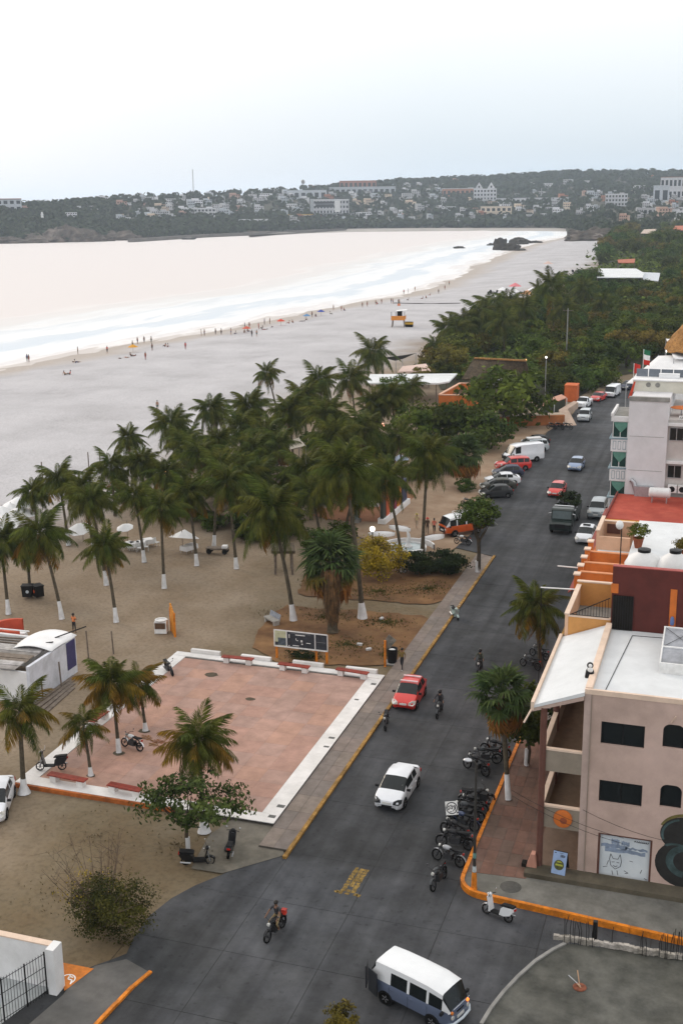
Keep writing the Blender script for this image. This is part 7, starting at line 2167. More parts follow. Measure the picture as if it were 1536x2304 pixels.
# people on the beach
LMB = [(gz(*q), s) for q, s in (((632, 728), 'by the red umbrella'), ((300, 788), 'by the yellow umbrella'), ((690, 716), 'by the pale blue umbrella'), ((722, 706), 'by the dark blue umbrella'), ((555, 745), 'by the orange red umbrella'), ((920, 700), 'seaward of the lifeguard tower'), ((60, 812), 'far from any umbrella'), ((800, 690), 'between dark blue umbrella and lifeguard tower'), ((370, 925), 'near the palm grove'), ((450, 750), 'between the yellow and orange red umbrellas'))]
rp = random.Random(21)
beach = [(62, 812, 'stand'), (66, 813, 'stand'), (176, 795, 'stand'), (242, 793, 'stand'), (299, 780, 'stand'), (310, 772, 'stand'), (325, 770, 'stand'), (341, 770, 'stand'), (343, 787, 'stand'), (372, 778, 'sit'), (378, 779, 'sit'), (170, 815, 'sit'), (146, 842, 'sit'), (158, 841, 'sit'), (328, 808, 'stand'), (418, 790, 'stand'), (172, 813, 'lie'), (270, 805, 'lie'), (285, 803, 'lie'), (295, 800, 'sit'), (302, 799, 'lie'), (355, 923, 'stand'), (453, 748, 'stand'), (460, 747, 'stand'), (485, 745, 'stand'), (498, 747, 'stand'), (520, 750, 'stand'), (530, 748, 'sit'), (550, 745, 'sit'), (558, 743, 'sit'), (551, 733, 'stand'), (561, 731, 'stand'), (567, 763, 'stand'), (578, 763, 'stand'), (582, 738, 'stand'), (590, 737, 'sit'), (596, 740, 'lie'), (595, 723, 'stand'), (607, 722, 'stand'), (612, 733, 'lie'), (650, 726, 'sit'), (658, 724, 'sit'), (680, 720, 'lie'), (688, 715, 'sit'), (702, 708, 'stand'), (710, 707, 'sit'), (743, 704, 'sit'), (750, 696, 'stand'), (768, 698, 'stand'), (774, 697, 'sit'), (815, 690, 'stand'), (826, 688, 'stand'), (845, 685, 'stand'), (848, 683, 'sit'), (858, 682, 'stand'), (880, 681, 'stand'), (884, 682, 'stand'), (898, 684, 'stand'), (896, 683, 'stand'), (908, 660, 'stand'), (918, 658, 'stand'), (933, 653, 'stand'), (967, 663, 'sit'), (986, 659, 'stand'), (918, 674, 'sit'), (950, 671, 'sit'), (958, 669, 'sit'), (1000, 650, 'stand'), (1010, 640, 'stand')]
for i, (px, py, pose) in enumerate(beach):
    p = gz(px, py + 2, -1.0)
    p.z = hg(p.x, p.y)
    if py < 700 or px < 360:
        for _ in range(6):
            p = gz(px, py + 2, p.z)
            p.z = max(hg(p.x, p.y), -1.95)
    lab = 'beachgoer %s on the sand ' % {'stand': 'standing', 'sit': 'sitting', 'lie': 'lying'}[pose] + by_landmark(p, LMB)
    person(lab, p, rp.uniform(0, 360), pose, 'swim' if rp.random() < .55 else 'shorts', rp.choice(((.05, .05, .06), (.5, .05, .04), (.05, .08, .25), (.55, .5, .45), (.3, .08, .02))), rp.choice(((.02, .02, .03), (.25, .03, .03), (.03, .05, .15), (.02, .06, .04))), rp.choice((0, 1, 1, 2)), lab, 1.05)

# ================================================================== STREET AND BEACH FURNITURE
M_REDPLANK = mat('red_bench_plank', (0.27, 0.038, 0.02), .7, .2, 4, stain=.3)
def bench(label, p, q, z=.2):
    p, q = Vector(p), Vector(q)
    c = (p + q) / 2
    d = (q - p)
    L = d.length
    a = math.atan2(d.y, d.x)
    t = thing('plaza_bench', label, 'bench', (c.x, c.y, z), a)
    for i, y in enumerate((-.13, .13)):
        MB().box((0, y, .45), (L, .24, .07)).build('plank', M_REDPLANK, t, world=False)
    for s in (-1, 1):
        MB().box((s * L * .36, 0, .2), (.42, .4, .42)).build('block', M_BORDER, t, world=False)
    return t
B2 = lambda a, b, z=.65: (gz(a[0], a[1], z), gz(b[0], b[1], z))
bench('red plank bench on the far plaza border, end nearest the garden sign', *B2((500, 1477), (570, 1484)), z=.23)
bench('red plank bench in the middle of the far plaza border below the billboard', *B2((627, 1493), (696, 1502)), z=.23)
bench('red plank bench on the far plaza border next to the pavement', *B2((757, 1505), (828, 1516)), z=.23)
bench('red plank bench on the near plaza border in front of the black scooter', *B2((111, 1741), (194, 1757)), z=.23)
bench('red plank bench on the near plaza border half under the broadleaf tree', *B2((245, 1764), (318, 1779)), z=.23)
bench('red plank bench on the left plaza border beside the thin young palm', *B2((206, 1625), (240, 1600)), z=.23)
bench('red plank bench on the left plaza border beside the leaning orange palm', *B2((268, 1578), (297, 1553)), z=.23)
for i in range(4):
    x0 = -17.5 + i * 4.2
    o = MB().bx(x0, PY1 + .02, 0, x0 + 2.4, PY1 + .32, .52).build('low_wall', M_BORDER)
    tag(o, 'low white wall block along the far side of the plaza', 'wall', 'white wall blocks of the plaza')
# billboard
M_PRINTD = mat('dark_print', (0.022, 0.026, 0.034), .5, .5, 3)
M_PRINTL = mat('pale_print', (0.42, 0.42, 0.28), .5, .2, 2)
bb = thing('information_board', 'three-panel dark information board in white frame on orange posts', 'sign', (-8.9, 26.1, 0))
x0, x1, z0, z1, yy = -11.05, -6.75, 1.05, 2.35, 26.1
xs_ = (x0, x0 + 1.0, x0 + 3.3, x1)
MB().bx(x0, yy, z0, x1, yy + .05, z1).build('back_panel', M_WHITEPAINT, bb)
for i in range(3):
    pn = MB().bx(xs_[i] + .05, yy - .02, z0 + .06, xs_[i + 1] - .03, yy - .001, z1 - .06).build('panel', M_PRINTD if i else M_PRINTL, bb)
    if i == 0:
        MB().bx(xs_[0] + .3, yy - .026, z0 + .1, xs_[1] - .04, yy - .021, z0 + .7).build('picture', mat('slate_print', (0.06, 0.08, 0.10), .5, .5, 4), pn)
        MB().bx(xs_[0] + .05, yy - .026, z0 + .08, xs_[0] + .3, yy - .0215, z0 + .35).build('picture', M_PRINTD, pn)
b_ = MB()
for x in xs_:
    b_.bx(x - .03, yy - .04, z0 - .03, x + .03, yy - .0205, z1 + .03)
b_.bx(x0, yy - .04, z1 - .01, x1, yy - .0205, z1 + .05).bx(x0, yy - .04, z0 - .05, x1, yy - .0205, z0 + .01)
b_.build('frame', M_WHITEPAINT, bb)
strokes('title_line', bb, [[(xs_[1] + .75 + k * .13, z1 - .25), (xs_[1] + .83 + k * .13, z1 - .25)] for k in range(6)], yy - .023, M_WHITEPAINT, .07)
strokes('text_line', bb, [[(xs_[1] + .3, z1 - .13), (xs_[1] + 1.9, z1 - .13)], [(xs_[2] + .15, z0 + .65), (x1 - .15, z0 + .65)]], yy - .0235, mat('grey_print', (.2, .21, .22), .6), .03)
b_ = MB()
for (x, z, w, h) in ((.75, .62, .05, .16), (.82, .58, .12, .06), (1.15, .5, .14, .17), (1.2, .3, .12, .1), (.5, .15, .5, .06), (1.6, .45, .35, .05), (.2, .75, .05, .3), (.15, .1, .1, .06)):
    b_.bx(xs_[1] + x, yy - .025, z0 + z, xs_[1] + x + w, yy - .0205, z0 + z + h)
b_.build('pictogram', M_WHITEPAINT, bb)
for x in (x0 + .12, x0 + 3.35, x1 - .12):
    MB().bx(x - .07, yy + .06, -.06, x + .07, yy + .2, 1.9).build('post', M_ORANGE, bb)
cm, cl = crown_mesh('crown', L_HEDGE, 61, 1.3, .45, .28, 22, 40, .08, .4, shell=.2)
p = gz(685, 1480)
tree('low_shrub', 'low clipped shrub under the information board', p, .3, cm, cl, trunk_r=.03, cat='shrub', limbs=3)
# stone bench
sbn = thing('stone_bench', 'pale stone bench with slatted back in the garden corner', 'bench', gz(612, 1402, 0), rad(-38))
MB().bx(-.85, -.3, .32, .85, .3, .44).build('seat', mat('pale_stone', (.33, .31, .28), .9, .15, 3), sbn, world=False)
for k in range(5):
    MB().box((-.66 + k * .33, .34, .66), (.27, .07, .42), rot=Matrix.Rotation(rad(-14), 3, 'X')).build('back_slat', mat('blue_stone', (.27, .29, .33), .9, .2, 3), sbn, world=False)
for s in (-1, 1):
    MB().bx(s * .7 - .1, -.26, -.06, s * .7 + .1, .26, .32).build('leg', MATS['pale_stone'], sbn, world=False)
# orange ridged board and bin stand on the sand
obd = thing('orange_board', 'bright orange upright ridged board on the sand lot', 'board', gz(390, 1425, 0), rad(-52))
for k in range(5):
    MB().box((-.62 + k * .31, 0, .95 + .12 * (4 - k) * .5), (.29, .1, 1.9 + .24 * (4 - k) * .5)).build('plank', mat('bright_orange_plank', (.62, .24, .02), .7, .12, 3), obd, world=False)
for x in (-.75, .75):
    MB().box((x, 0, .95), (.09, .16, 2.1)).build('post', M_ORANGE, obd, world=False)
wsd = thing('bin_shelter', 'white sided rubbish bin with brown front on the sand beside the orange board', 'bin', gz(364, 1422, 0), rad(15))
MB().box((0, 0, .5), (1.0, .8, 1.0)).build('body', M_WHITE, wsd, world=False)
MB().box((-.02, -.42, .66), (.86, .04, .5)).build('brown_panel', mat('brown_panel', (.10, .055, .03), .85, .2, 3), wsd, world=False)
MB().lathe([(.001, 1.02), (.46, 1.02), (.5, 1.06), (.5, 1.1), (.42, 1.1), (.4, 1.04)], 18).build('rim', M_WHITEPAINT, wsd, world=False, smooth=True)
# twin black bins by the short palm
for i, (px, lab, dot) in enumerate(((64, 'black wheeled bin with white label beside the short palm', (.5, .55, .6)), (87, 'black wheeled bin with orange emblem beside the short palm', (.6, .1, .03)))):
    p = gz(px, 1343)
    t = thing('wheeled_bin', lab, 'bin', p, rad(20 - i * 55))
    MB().ext([(-.42, -.35, .1), (.42, -.35, .1), (.48, -.38, 1.05), (-.48, -.38, 1.05)], (0, .75, 0)).build('body', M_BLACK, t, world=False)
    MB().box((0, 0, 1.1), (1.02, .84, .09)).build('lid', M_TRIM, t, world=False)
    MB().lathe([(.001, -.02), (.14, -.02), (.15, .0)], 12, (.05, -.39, .6), 'Y').build('label_disc', mat('disc_%d' % i, dot, .7), t, world=False)
# orange post sign, dark bin by the pavement
ps = thing('post_sign', 'orange post with a small carved board beside the black bin', 'sign', gz(866, 1500, 0))
MB().bx(-.07, -.07, 0, .07, .07, 2.1).build('post', M_ORANGE, ps, world=False)
MB().box((.3, .1, 2.0), (.7, .06, .9), rot=Matrix.Rotation(rad(35), 3, 'Y')).build('board', mat('grey_board', (.14, .13, .11), .8, .4, 4), ps, world=False)
bn_ = thing('litter_bin', 'black litter bin with a white bag inside at the garden edge', 'bin', gz(882, 1492, 0), rad(10))
MB().lathe([(.001, 0), (.34, 0), (.42, 1.2), (.36, 1.2), (.3, .8), (.001, .8)], 16).build('drum', M_BLACK, bn_, world=False, smooth=True)
MB().ball((0, 0, 1.05), .26, 6, sq=(1.1, .7, .5)).build('bag', M_WHITEPAINT, bn_, world=False)
MB().box((0, 0, .04), (1.1, 1.0, .1)).build('plinth', M_CONC, bn_, world=False)
for i, (px, py) in enumerate(((809, 1452), (829, 1463), (858, 1394))):
    p = gz(px, py)
    o = MB().box((p.x, p.y, .1), (.42, .22, .16), i * .7).build('loose_stone', mat('pale_block', (.5, .5, .5), .9, .2, 5)); 
    tag(o, ('pale concrete block lying in the garden soil behind the fan palm', 'small pale stone lying near the garden bin', 'white stone lying in the garden grass by the tall palm')[i], 'stone')
# lamp pole on the orange corner
lp = thing('street_lamp_pole', 'dark street pole with orange base and stickers on the corner pavement', 'street lamp', (10.2, -.55, RZ))
MB().tube([(0, 0, 0), (0, 0, 6.9)], [.085, .06], 10).build('pole', mat('dark_pole', (.03, .028, .025), .6, .2, 4), lp, world=False, smooth=True)
MB().lathe([(.17, 0), (.15, .1), (.13, .8), (.1, .95)], 12).build('orange_base', M_ORANGE, lp, world=False, smooth=True)
MB().lathe([(.1, .97), (.1, 1.3)], 12).build('pale_sticker', mat('pale_sticker', (.5, .56, .58), .6, .3, 8), lp, world=False, smooth=True)
MB().lathe([(.093, 1.75), (.093, 2.05)], 12).build('teal_sticker', mat('teal_sticker', (.1, .22, .2), .6, .3, 8), lp, world=False, smooth=True)
MB().tube([(0, 0, 6.85), (-.12, 0, 7.05), (-.3, 0, 7.08)], .045, 6).build('arm', MATS['dark_pole'], lp, world=False)
MB().ball((-.42, 0, 7.05), .2, 7, sq=(1.2, .8, .5)).build('lamp_head', M_STEEL, lp, world=False, smooth=True)
# square emblem board on a stand beside the motorcycles
em = thing('emblem_board', 'white square board with a round black emblem above the parked motorcycles', 'sign', (7.75, 4.95, zz))
MB().tube([(0, 0, 0), (0, 0, 1.1)], .03, 6).build('stand', M_BLACK, em, world=False)
n_ = Vector((.35, -.75, .55)).normalized()
rotm = n_.to_track_quat('Y', 'Z').to_matrix()
MB().box((0, 0, 1.45), (.68, .03, .74), rot=rotm).build('board', M_WHITEPAINT, em, world=False)
b_ = MB()
def on(u, v, o=.017):
    return Vector((0, 0, 1.45)) + rotm @ Vector((u, o, v))
def seg(b, a, c, w=.04):
    a, c = Vector(a), Vector(c)
    d = (c - a).normalized()
    s = Vector((-d.y, d.x)) * w / 2
    b.add([on(*(q)) for q in (a - s, c - s, c + s, a + s)], ((0, 1, 2, 3),))
for k in range(22):
    w0, w1 = k * 2 * math.pi / 22, (k + 1) * 2 * math.pi / 22
    seg(b_, (.3 * math.cos(w0), .3 * math.sin(w0)), (.3 * math.cos(w1), .3 * math.sin(w1)), .055)
b_.build('emblem_ring', M_INK, em, world=False)
b_ = MB()
for a, c in (((-.2, .12), (-.2, -.16)), ((-.2, .12), (-.08, .1)), ((-.08, .1), (-.18, 0)), ((-.18, 0), (-.05, -.18)), ((-.02, .15), (-.03, -.05)), ((-.03, -.05), (.08, -.02)), ((.0, .16), (.1, .14)), ((-.02, .06), (.06, .07)), ((.1, .02), (.16, .14)), ((.16, .14), (.24, .05)), ((.24, .05), (.2, -.1)), ((.2, -.1), (.1, .02)), ((.0, -.2), (.14, -.2))):
    seg(b_, a, c, .045)
b_.build('emblem_strokes', M_INK, em, world=False)
# A-frame sign, cone
af = thing('a_frame_sign', 'blue A-frame sign with a yellow-green round picture on the porch', 'sign', (14.15, 2.0, .5), rad(-8))
for s in (-1, 1):
    pnl = MB().box((0, s * .22, .55), (.72, .03, 1.15), rot=Matrix.Rotation(rad(s * 20), 3, 'X')).build('panel', mat('sky_blue_board', (.23, .32, .5), .6, .1, 2) if s < 0 else M_DARK, af, world=False)
rotp = Matrix.Rotation(rad(-20), 3, 'X')
def onp(u, v, o):
    return Vector((0, -.22, .55)) + rotp @ Vector((u, -.0165 - o, v))
b_ = MB(); b_.add([onp(.26 * math.cos(k * .2618), -.1 + .26 * math.sin(k * .2618), .002) for k in range(24)], [tuple(range(24))]); b_.build('picture', mat('olive_disc', (.06, .065, .015), .7, .5, 9), af, world=False)
b_ = MB(); b_.add([onp(x, z, .004) for x, z in ((-.2, -.14), (.2, -.14), (.17, -.05), (-.17, -.05))], [(0, 1, 2, 3)]); b_.add([onp(x, z, .004) for x, z in ((-.14, .02), (.14, .02), (.08, .1), (-.08, .1))], [(0, 1, 2, 3)]); b_.build('picture_band', mat('lime_paint', (.3, .32, .04), .7), af, world=False)
b_ = MB()
for k, (u, v, w, h) in enumerate(((-.3, .47, .1, .04), (.02, .3, .04, .14), (.08, .3, .05, .14), (.15, .3, .04, .14), (.21, .32, .05, .1), (-.05, .5, .2, .02))):
    b_.add([onp(u + a * w, v + c_ * h, .002) for a, c_ in ((0, 0), (1, 0), (1, 1), (0, 1))], [(0, 1, 2, 3)])
b_.build('lettering', M_INK, af, world=False)
cn = thing('corner_guard', 'small pink ramp block at the foot of the brown column', 'block', (12.75, 2.1, .5))
MB().ext([(-.35, -.25, 0), (.2, -.25, 0), (.1, -.25, .75), (-.1, -.25, .75)], (0, .4, 0)).build('wedge', mat('salmon_paint', (.45, .22, .16), .8, .1, 3), cn, world=False)
MB().box((-.45, -.1, .08), (.25, .4, .2)).build('dark_kick', M_DARK, cn, world=False)
# dish lamp on the street tree trunk
dl = thing('dish_lamp', 'dark dish shaped lamp on a curved arm beside the street tree', 'street lamp', gz(1079, 1281, .14))
MB().tube([(0, 0, 0), (0, 0, 3.2), (.25, 0, 4.0), (.7, 0, 4.5)], [.07, .06, .05, .04], 7).build('arm', MATS['dark_pole'], dl, world=False, smooth=True)
MB().lathe([(.05, .35), (.15, .3), (.45, .1), (.62, -.05), (.58, -.08), (.1, .15)], 16, (1.0, 0, 4.5)).build('dish', mat('dark_green_metal', (.045, .05, .04), .5, .2, 4), dl, world=False, smooth=True)
# globe lamp
gl = thing('globe_lamp', 'lit white globe lamp on a black post behind the yellow bush', 'street lamp', gz(838, 1275, 0))
zc = gd(838, 1184, depth(gl.location)).z
MB().tube([(0, 0, 0), (0, 0, zc - .2)], .06, 8).build('post', M_BLACK, gl, world=False)
MB().ball((0, 0, zc), .27, 10).build('globe', glow('lit_globe', (1.0, .95, .86), 1.5), gl, world=False, smooth=True)
for i, (px, py, z, lab) in enumerate(((1228, 804, 7.0, 'small lit lamp on a pole among the dark trees by the thatched hall'), (1498, 790, 9.0, 'small lit lamp beside the sail canopy'))):
    p = gz(px, py, z)
    t = thing('pole_lamp', lab, 'street lamp', (p.x, p.y, 0))
    MB().tube([(0, 0, 0), (0, 0, z - .1)], .06, 6).build('post', M_STEEL, t, world=False)
    MB().ball((0, 0, z), .2, 7).build('globe', MATS['lit_globe'], t, world=False, smooth=True)
tp_ = gz(1272, 832)
t = thing('utility_pole', 'tall grey utility pole standing in the wooded belt', 'pole', tp_)
zt = gd(1270, 690, depth(tp_)).z
MB().tube([(0, 0, 0), (0, 0, zt)], [.16, .1], 8).build('shaft', M_CONC, t, world=False, smooth=True)
MB().box((0, 0, zt - .5), (2.0, .1, .12)).build('crossarm', M_WOOD, t, world=False)
# fountain with dolphin
fo = thing('fountain', 'round white fountain with a slim white statue behind the dark hedge', 'fountain', gz(918, 1238, 0), 0, None, .78)
MB().lathe([(2.3, 0), (2.35, .55), (2.1, .6), (2.05, .3), (.001, .3)], 28).build('basin', M_WHITE, fo, world=False, smooth=True)
MB().lathe([(2.02, .42), (.001, .42)], 28).build('water', mat('pool_water', (.30, .36, .37), .1, .1, 2), fo, world=False)
MB().lathe([(.5, .3), (.55, .6), (.3, .8), (.22, 1.2)], 14).build('pedestal', M_WHITE, fo, world=False, smooth=True)
MB().tube([(0, 0, 1.1), (.1, 0, 1.6), (.02, 0, 2.1), (-.1, 0, 2.5), (-.08, 0, 2.8)], [.28, .24, .2, .14, .05], 10).build('statue', M_WHITE, fo, world=False, smooth=True)
b_ = MB()
for k in range(18):
    w0, w1 = rad(20 + k * 8), rad(20 + (k + 1) * 8)
    b_.add([(r * math.cos(w), r * math.sin(w), z) for r, w, z in ((3.2, w0, 0), (3.2, w1, 0), (3.2, w1, .7), (3.2, w0, .7), (3.4, w0, 0), (3.4, w1, 0), (3.4, w1, .7), (3.4, w0, .7))], ((0, 1, 2, 3), (5, 4, 7, 6), (3, 2, 6, 7)))
b_.build('curved_wall', M_WHITE, fo, world=False)
for i, (px, py, lab) in enumerate(((899, 1192, 'overturned white boat hull behind the slim leaning palm'), (858, 1205, 'small white hull beside the globe lamp'), (972, 1213, 'white boat hull at the nose of the orange bus'))):
    p = gz(px, py)
    t = thing('boat_hull', lab, 'boat', p, rad(30 * i - 20))
    b_ = MB()
    for j in range(9):
        u = j / 8 * 2 - 1
        w = .55 * (1 - u * u) ** .6 + .02
        for k in range(7):
            a = math.pi * k / 6
            b_.v.append((u * 1.4, w * math.cos(a), .5 * (1 - .3 * u * u) * math.sin(a) ** .8 + .05 * u))
    b_.f = [(j * 7 + k, (j + 1) * 7 + k, (j + 1) * 7 + k + 1, j * 7 + k + 1) for j in range(8) for k in range(6)]
    b_.m = [0] * len(b_.f)
    b_.build('hull', M_WHITE, t, world=False, smooth=True)
    MB().tube([(-1.35, 0, .4), (0, 0, .54), (1.35, 0, .42)], .03, 5).build('keel', mat('keel_brown', (.2, .08, .04), .8), t, world=False)
# coloured letter boards on a white plinth
lt = thing('colour_panel_row', 'row of tall orange, green, red and navy letter panels on a white plinth', 'sign', gz(885, 1155, 0))
pa, pb = gz(858, 1180, 0), gz(914, 1132, 0)
d = (pb - pa); Lp = d.length; d.normalize()
ra = math.atan2(d.y, d.x)
def along(u):
    return pa + d * (Lp * u)
c = along(.5)
MB().box((c.x, c.y, .3), (Lp, .9, .6), ra).build('plinth', M_WHITE, lt)
for i, (u, w, h, col) in enumerate(((.06, 1.0, 2.6, (.03, .035, .03)), (.2, 1.2, 2.9, (.5, .09, .03)), (.36, 1.0, 2.2, (.06, .14, .04)), (.5, .8, 2.3, (.2, .02, .05)), (.65, 1.3, 2.7, (.62, .2, .02)), (.86, 2.0, 2.5, (.03, .035, .08)))):
    q = along(u)
    MB().box((q.x, q.y, .6 + h / 2), (w, .35, h), ra).build('letter_panel', mat('panel_%d' % i, col, .6, .12, 2), lt)
q = along(.9)
MB().tube([(q.x, q.y - .3, .6), (q.x, q.y - .3, 4.6)], .04, 6).build('thin_pole', M_BLACK, lt)
fs = thing('statue_stand', 'small blue-grey statue on a plinth by the red terrace', 'statue', gz(801, 1175, 0))
MB().lathe([(.3, 0), (.3, .9), (.2, 1.0), (.28, 1.5), (.3, 2.0), (.1, 2.4)], 10).build('figure', mat('blue_grey_stone', (.3, .36, .38), .8, .2, 3), fs, world=False, smooth=True)
MB().box((0, 0, .2), (.9, .9, .4)).build('plinth', M_CONC, fs, world=False)
for k in range(4):
    p = gz(828 + k * 7, 1140, 0)
    o = MB().lathe([(.001, 0), (.2, 0), (.2, .55), (.08, .75), (.001, .8)], 10).build('white_bollard', M_WHITE, smooth=True)
    o.location = (p.x, p.y, .03)
    tag(o, 'short white bollard in the row on the red terrace', 'bollard', 'bollards on the red terrace')
# umbrellas, tables, canopies
def umbrella(label, p, r, h, m, group=None, tilt=0):
    t = thing('beach_umbrella', label, 'umbrella', p, 0, group)
    MB().tube([(0, 0, 0), (0, 0, h + .1)], .03, 6).build('pole', M_WOOD, t, world=False)
    b = MB().lathe([(.02, h), (r * .5, h - .25 * r), (r, h - .52 * r)], 8)
    b.build('canopy', m, t, world=False).rotation_euler = (rad(tilt), 0, 0)
    return t
for i, (px, py) in enumerate(((8, 1172), (28, 1165), (20, 1190), (45, 1150), (48, 1172), (5, 1200))):
    umbrella('white beach umbrella in the cluster at the sand lot edge', gz(px, py + 14), 1.9, 2.4, M_CANVAS, 'white umbrellas by the beach')
umbrella('tilted white umbrella among the palms near the slanting trunk', gz(188, 1218), 1.3, 2.2, M_CANVAS, tilt=18)
umbrella('tilted white umbrella above the small white table', gz(412, 1245), 1.6, 2.4, M_CANVAS, tilt=-15)
umbrella('small white umbrella behind the white clothed tables', gz(288, 1218), .9, 2.1, M_CANVAS, tilt=15)
for i, (px, py, c_, lab) in enumerate(((632, 728, (.55, .06, .03), 'bright red beach umbrella near the water'), (300, 788, (.6, .28, .02), 'yellow beach umbrella near the water'), (690, 716, (.10, .22, .4), 'pale blue beach umbrella near the water'), (722, 706, (.03, .06, .3), 'dark blue beach umbrella near the water'), (555, 745, (.5, .1, .06), 'small orange red beach umbrella near the water'), (1158, 650, (.6, .18, .2), 'pink umbrella before the wooded belt'), (1185, 668, (.6, .3, .15), 'orange umbrella at the edge of the wooded belt'), (1232, 597, (.55, .4, .35), 'tan sunshade far up the beach'))):
    p = gz(px, py + 4, -.8)
    p.z = hg(p.x, p.y)
    p = gz(px, py + 4, p.z)
    umbrella(lab, p, 1.3 if px < 1100 else 2.6, 1.9 if px < 1100 else 3, mat('canvas_%d' % i, c_, .8, .08, 2))
for i in range(9):
    p = gz(1150 + rp.uniform(-40, 90), 665 + rp.uniform(-8, 14), 0)
    umbrella('pale sunshade at the edge of the wooded belt', p, 2.0, 2.4, M_CANVAS, 'pale sunshades by the belt')
def table(label, p, group=None):
    t = thing('dining_table', label, 'table', p, rp.uniform(0, 3), group)
    b = MB().bx(-.45, -.45, .72, .45, .45, .76)
    for k in range(4):
        w0, w1 = k * math.pi / 2 + math.pi / 4, (k + 1) * math.pi / 2 + math.pi / 4
        a, c_ = Vector((.64 * math.cos(w0), .64 * math.sin(w0))), Vector((.64 * math.cos(w1), .64 * math.sin(w1)))
        b.add([(a.x, a.y, .755), (c_.x, c_.y, .755), (c_.x * 1.06, c_.y * 1.06, .3), (a.x * 1.06, a.y * 1.06, .3)], ((0, 1, 2, 3),))
    b.build('white_cloth', M_CANVAS, t, world=False)
    for sx in (-.4, .4):
        for sy_ in (-.4, .4):
            MB().tube([(sx, sy_, 0), (sx, sy_, .72)], .025, 5).build('leg', M_STEEL, t, world=False)
    return t
CH = None
def plastic_chair(p, a):
    t = thing('plastic_chair', 'white plastic chair at the clothed tables on the sand lot', 'chair', p, a, 'white plastic chairs')
    MB().bx(-.23, -.23, .42, .23, .23, .46).build('seat', M_PLASTICW, t, world=False)
    MB().box((0, .25, .68), (.44, .04, .44), rot=Matrix.Rotation(rad(-10), 3, 'X')).build('backrest', M_PLASTICW, t, world=False)
    for sx in (-.2, .2):
        for sy_ in (-.2, .2):
            MB().tube([(sx * 1.1, sy_ * 1.1, 0), (sx, sy_, .43)], .022, 4).build('leg', M_PLASTICW, t, world=False)
for px, py in ((292, 1236), (304, 1236), (318, 1234), (335, 1228)):
    p = gz(px, py)
    table('white clothed table in the group among the palms', p, 'white clothed tables')
    for k in range(2):
        plastic_chair((p.x + rp.choice((-.8, .8)), p.y + rp.uniform(-.6, .6), -.05), rp.uniform(0, 6))
for px, py in ((420, 1244), (432, 1240)):
    table('white draped table under the tilted umbrella by the leaning palm', gz(px, py), 'white draped tables')
cart = thing('wooden_cart', 'long dark wooden cart by the whitewashed stump at the palapa', 'cart', gz(490, 1245), rad(10))
MB().bx(-1.1, -.4, .45, 1.1, .4, .62).build('bed', M_WOOD, cart, world=False)
MB().bx(.5, -.3, .62, 1.0, .3, .85).build('white_bundle', M_CANVAS, cart, world=False)
for x in (-.8, .8):
    MB().lathe([(.001, -.45), (.26, -.45), (.28, -.4), (.001, -.4)], 12, (x, 0, .28), 'Y').lathe([(.001, .4), (.28, .4), (.26, .45), (.001, .45)], 12, (x, 0, .28), 'Y').build('wheel', M_RUBBER, cart, world=False)
canopy('shade_canopy', 'grey white shade cloth stretched between palms on the grove edge', 'canopy', [gz(515, 965, 3), gz(545, 955, 3.4), gz(548, 985, 3.2), gz(510, 990, 2.8)])
canopy('shade_canopy', 'pale shade cloth over the beach side of the grove', 'canopy', [gz(630, 1000, 3), gz(672, 985, 3.6), gz(688, 1003, 3), gz(650, 1012, 2.8)], mat('tan_canvas', (.42, .38, .32), .85, .1, 1))
canopy('shade_canopy', 'white awning in front of the fan palm by the grove', 'canopy', [gz(805, 1050, 3), gz(845, 1040, 3.4), gz(855, 1058, 3), gz(820, 1068, 2.6)], M_CANVAS)
canopy('shade_canopy', 'dark shade net strung up behind the wide palm on the sand', 'canopy', [gz(860, 805, 4.5), gz(905, 800, 4.5), gz(935, 795, 5), gz(890, 812, 4)], M_DARK)
umbrella('blue and white umbrella behind the coloured letter panels', gz(900, 1060), 1.2, 2.2, mat('pale_blue_canvas', (.4, .47, .6), .8))
umbrella('white domed umbrella before the grey thatched hall', gz(1117, 872), 2.0, 2.6, M_CANVAS)
# lights and coloured things under the grove
for i, (px, py, c_, lab) in enumerate(((373, 1068, (1., .6, .25), 'warm lit lantern hanging in the palm grove'), (861, 958, (1., .45, .3), 'small warm lantern behind the palms'), (1182, 812, (1., .5, .2), 'warm lamp at the end of the thatched hall'), (1463, 655, (1., .45, .15), 'warm lamp in the wooded belt below the white hall'))):
    p = gz(px, py, 2.4)
    t = thing('lantern', lab, 'lantern', (p.x, p.y, 0))
    MB().tube([(0, 0, 0), (0, 0, 2.2)], .04, 5).build('post', M_BLACK, t, world=False)
    MB().lathe([(.08, 2.15), (.2, 2.3), (.2, 2.6), (.08, 2.75)], 10).build('glass', glow('lantern_%d' % i, c_, 2.2), t, world=False, smooth=True)
cl_ = thing('cloth_banner', 'red orange cloth hung at the grove edge by the beach', 'banner', gz(320, 1055))
MB().bx(-1.6, 0, .9, 1.6, .04, 1.9).build('cloth', mat('faded_red_cloth', (.42, .09, .05), .85, .15, 2), cl_, world=False)
for x in (-1.7, 1.7):
    MB().tube([(x, 0, 0), (x, 0, 2.1)], .05, 5).build('post', M_WOOD, cl_, world=False)
for i, (px, py, h) in enumerate(((98, 1095, 3.2), (202, 1075, 3.4), (228, 1072, 3.6))):
    p = gz(px, py)
    o = MB().tube([(0, 0, 0), (0, 0, h)], .07, 6).build('wooden_stake', M_WOOD); o.location = (p.x, p.y, -.05)
    tag(o, 'thin wooden stake at the beach edge of the palm grove', 'post', 'stakes at the beach edge')
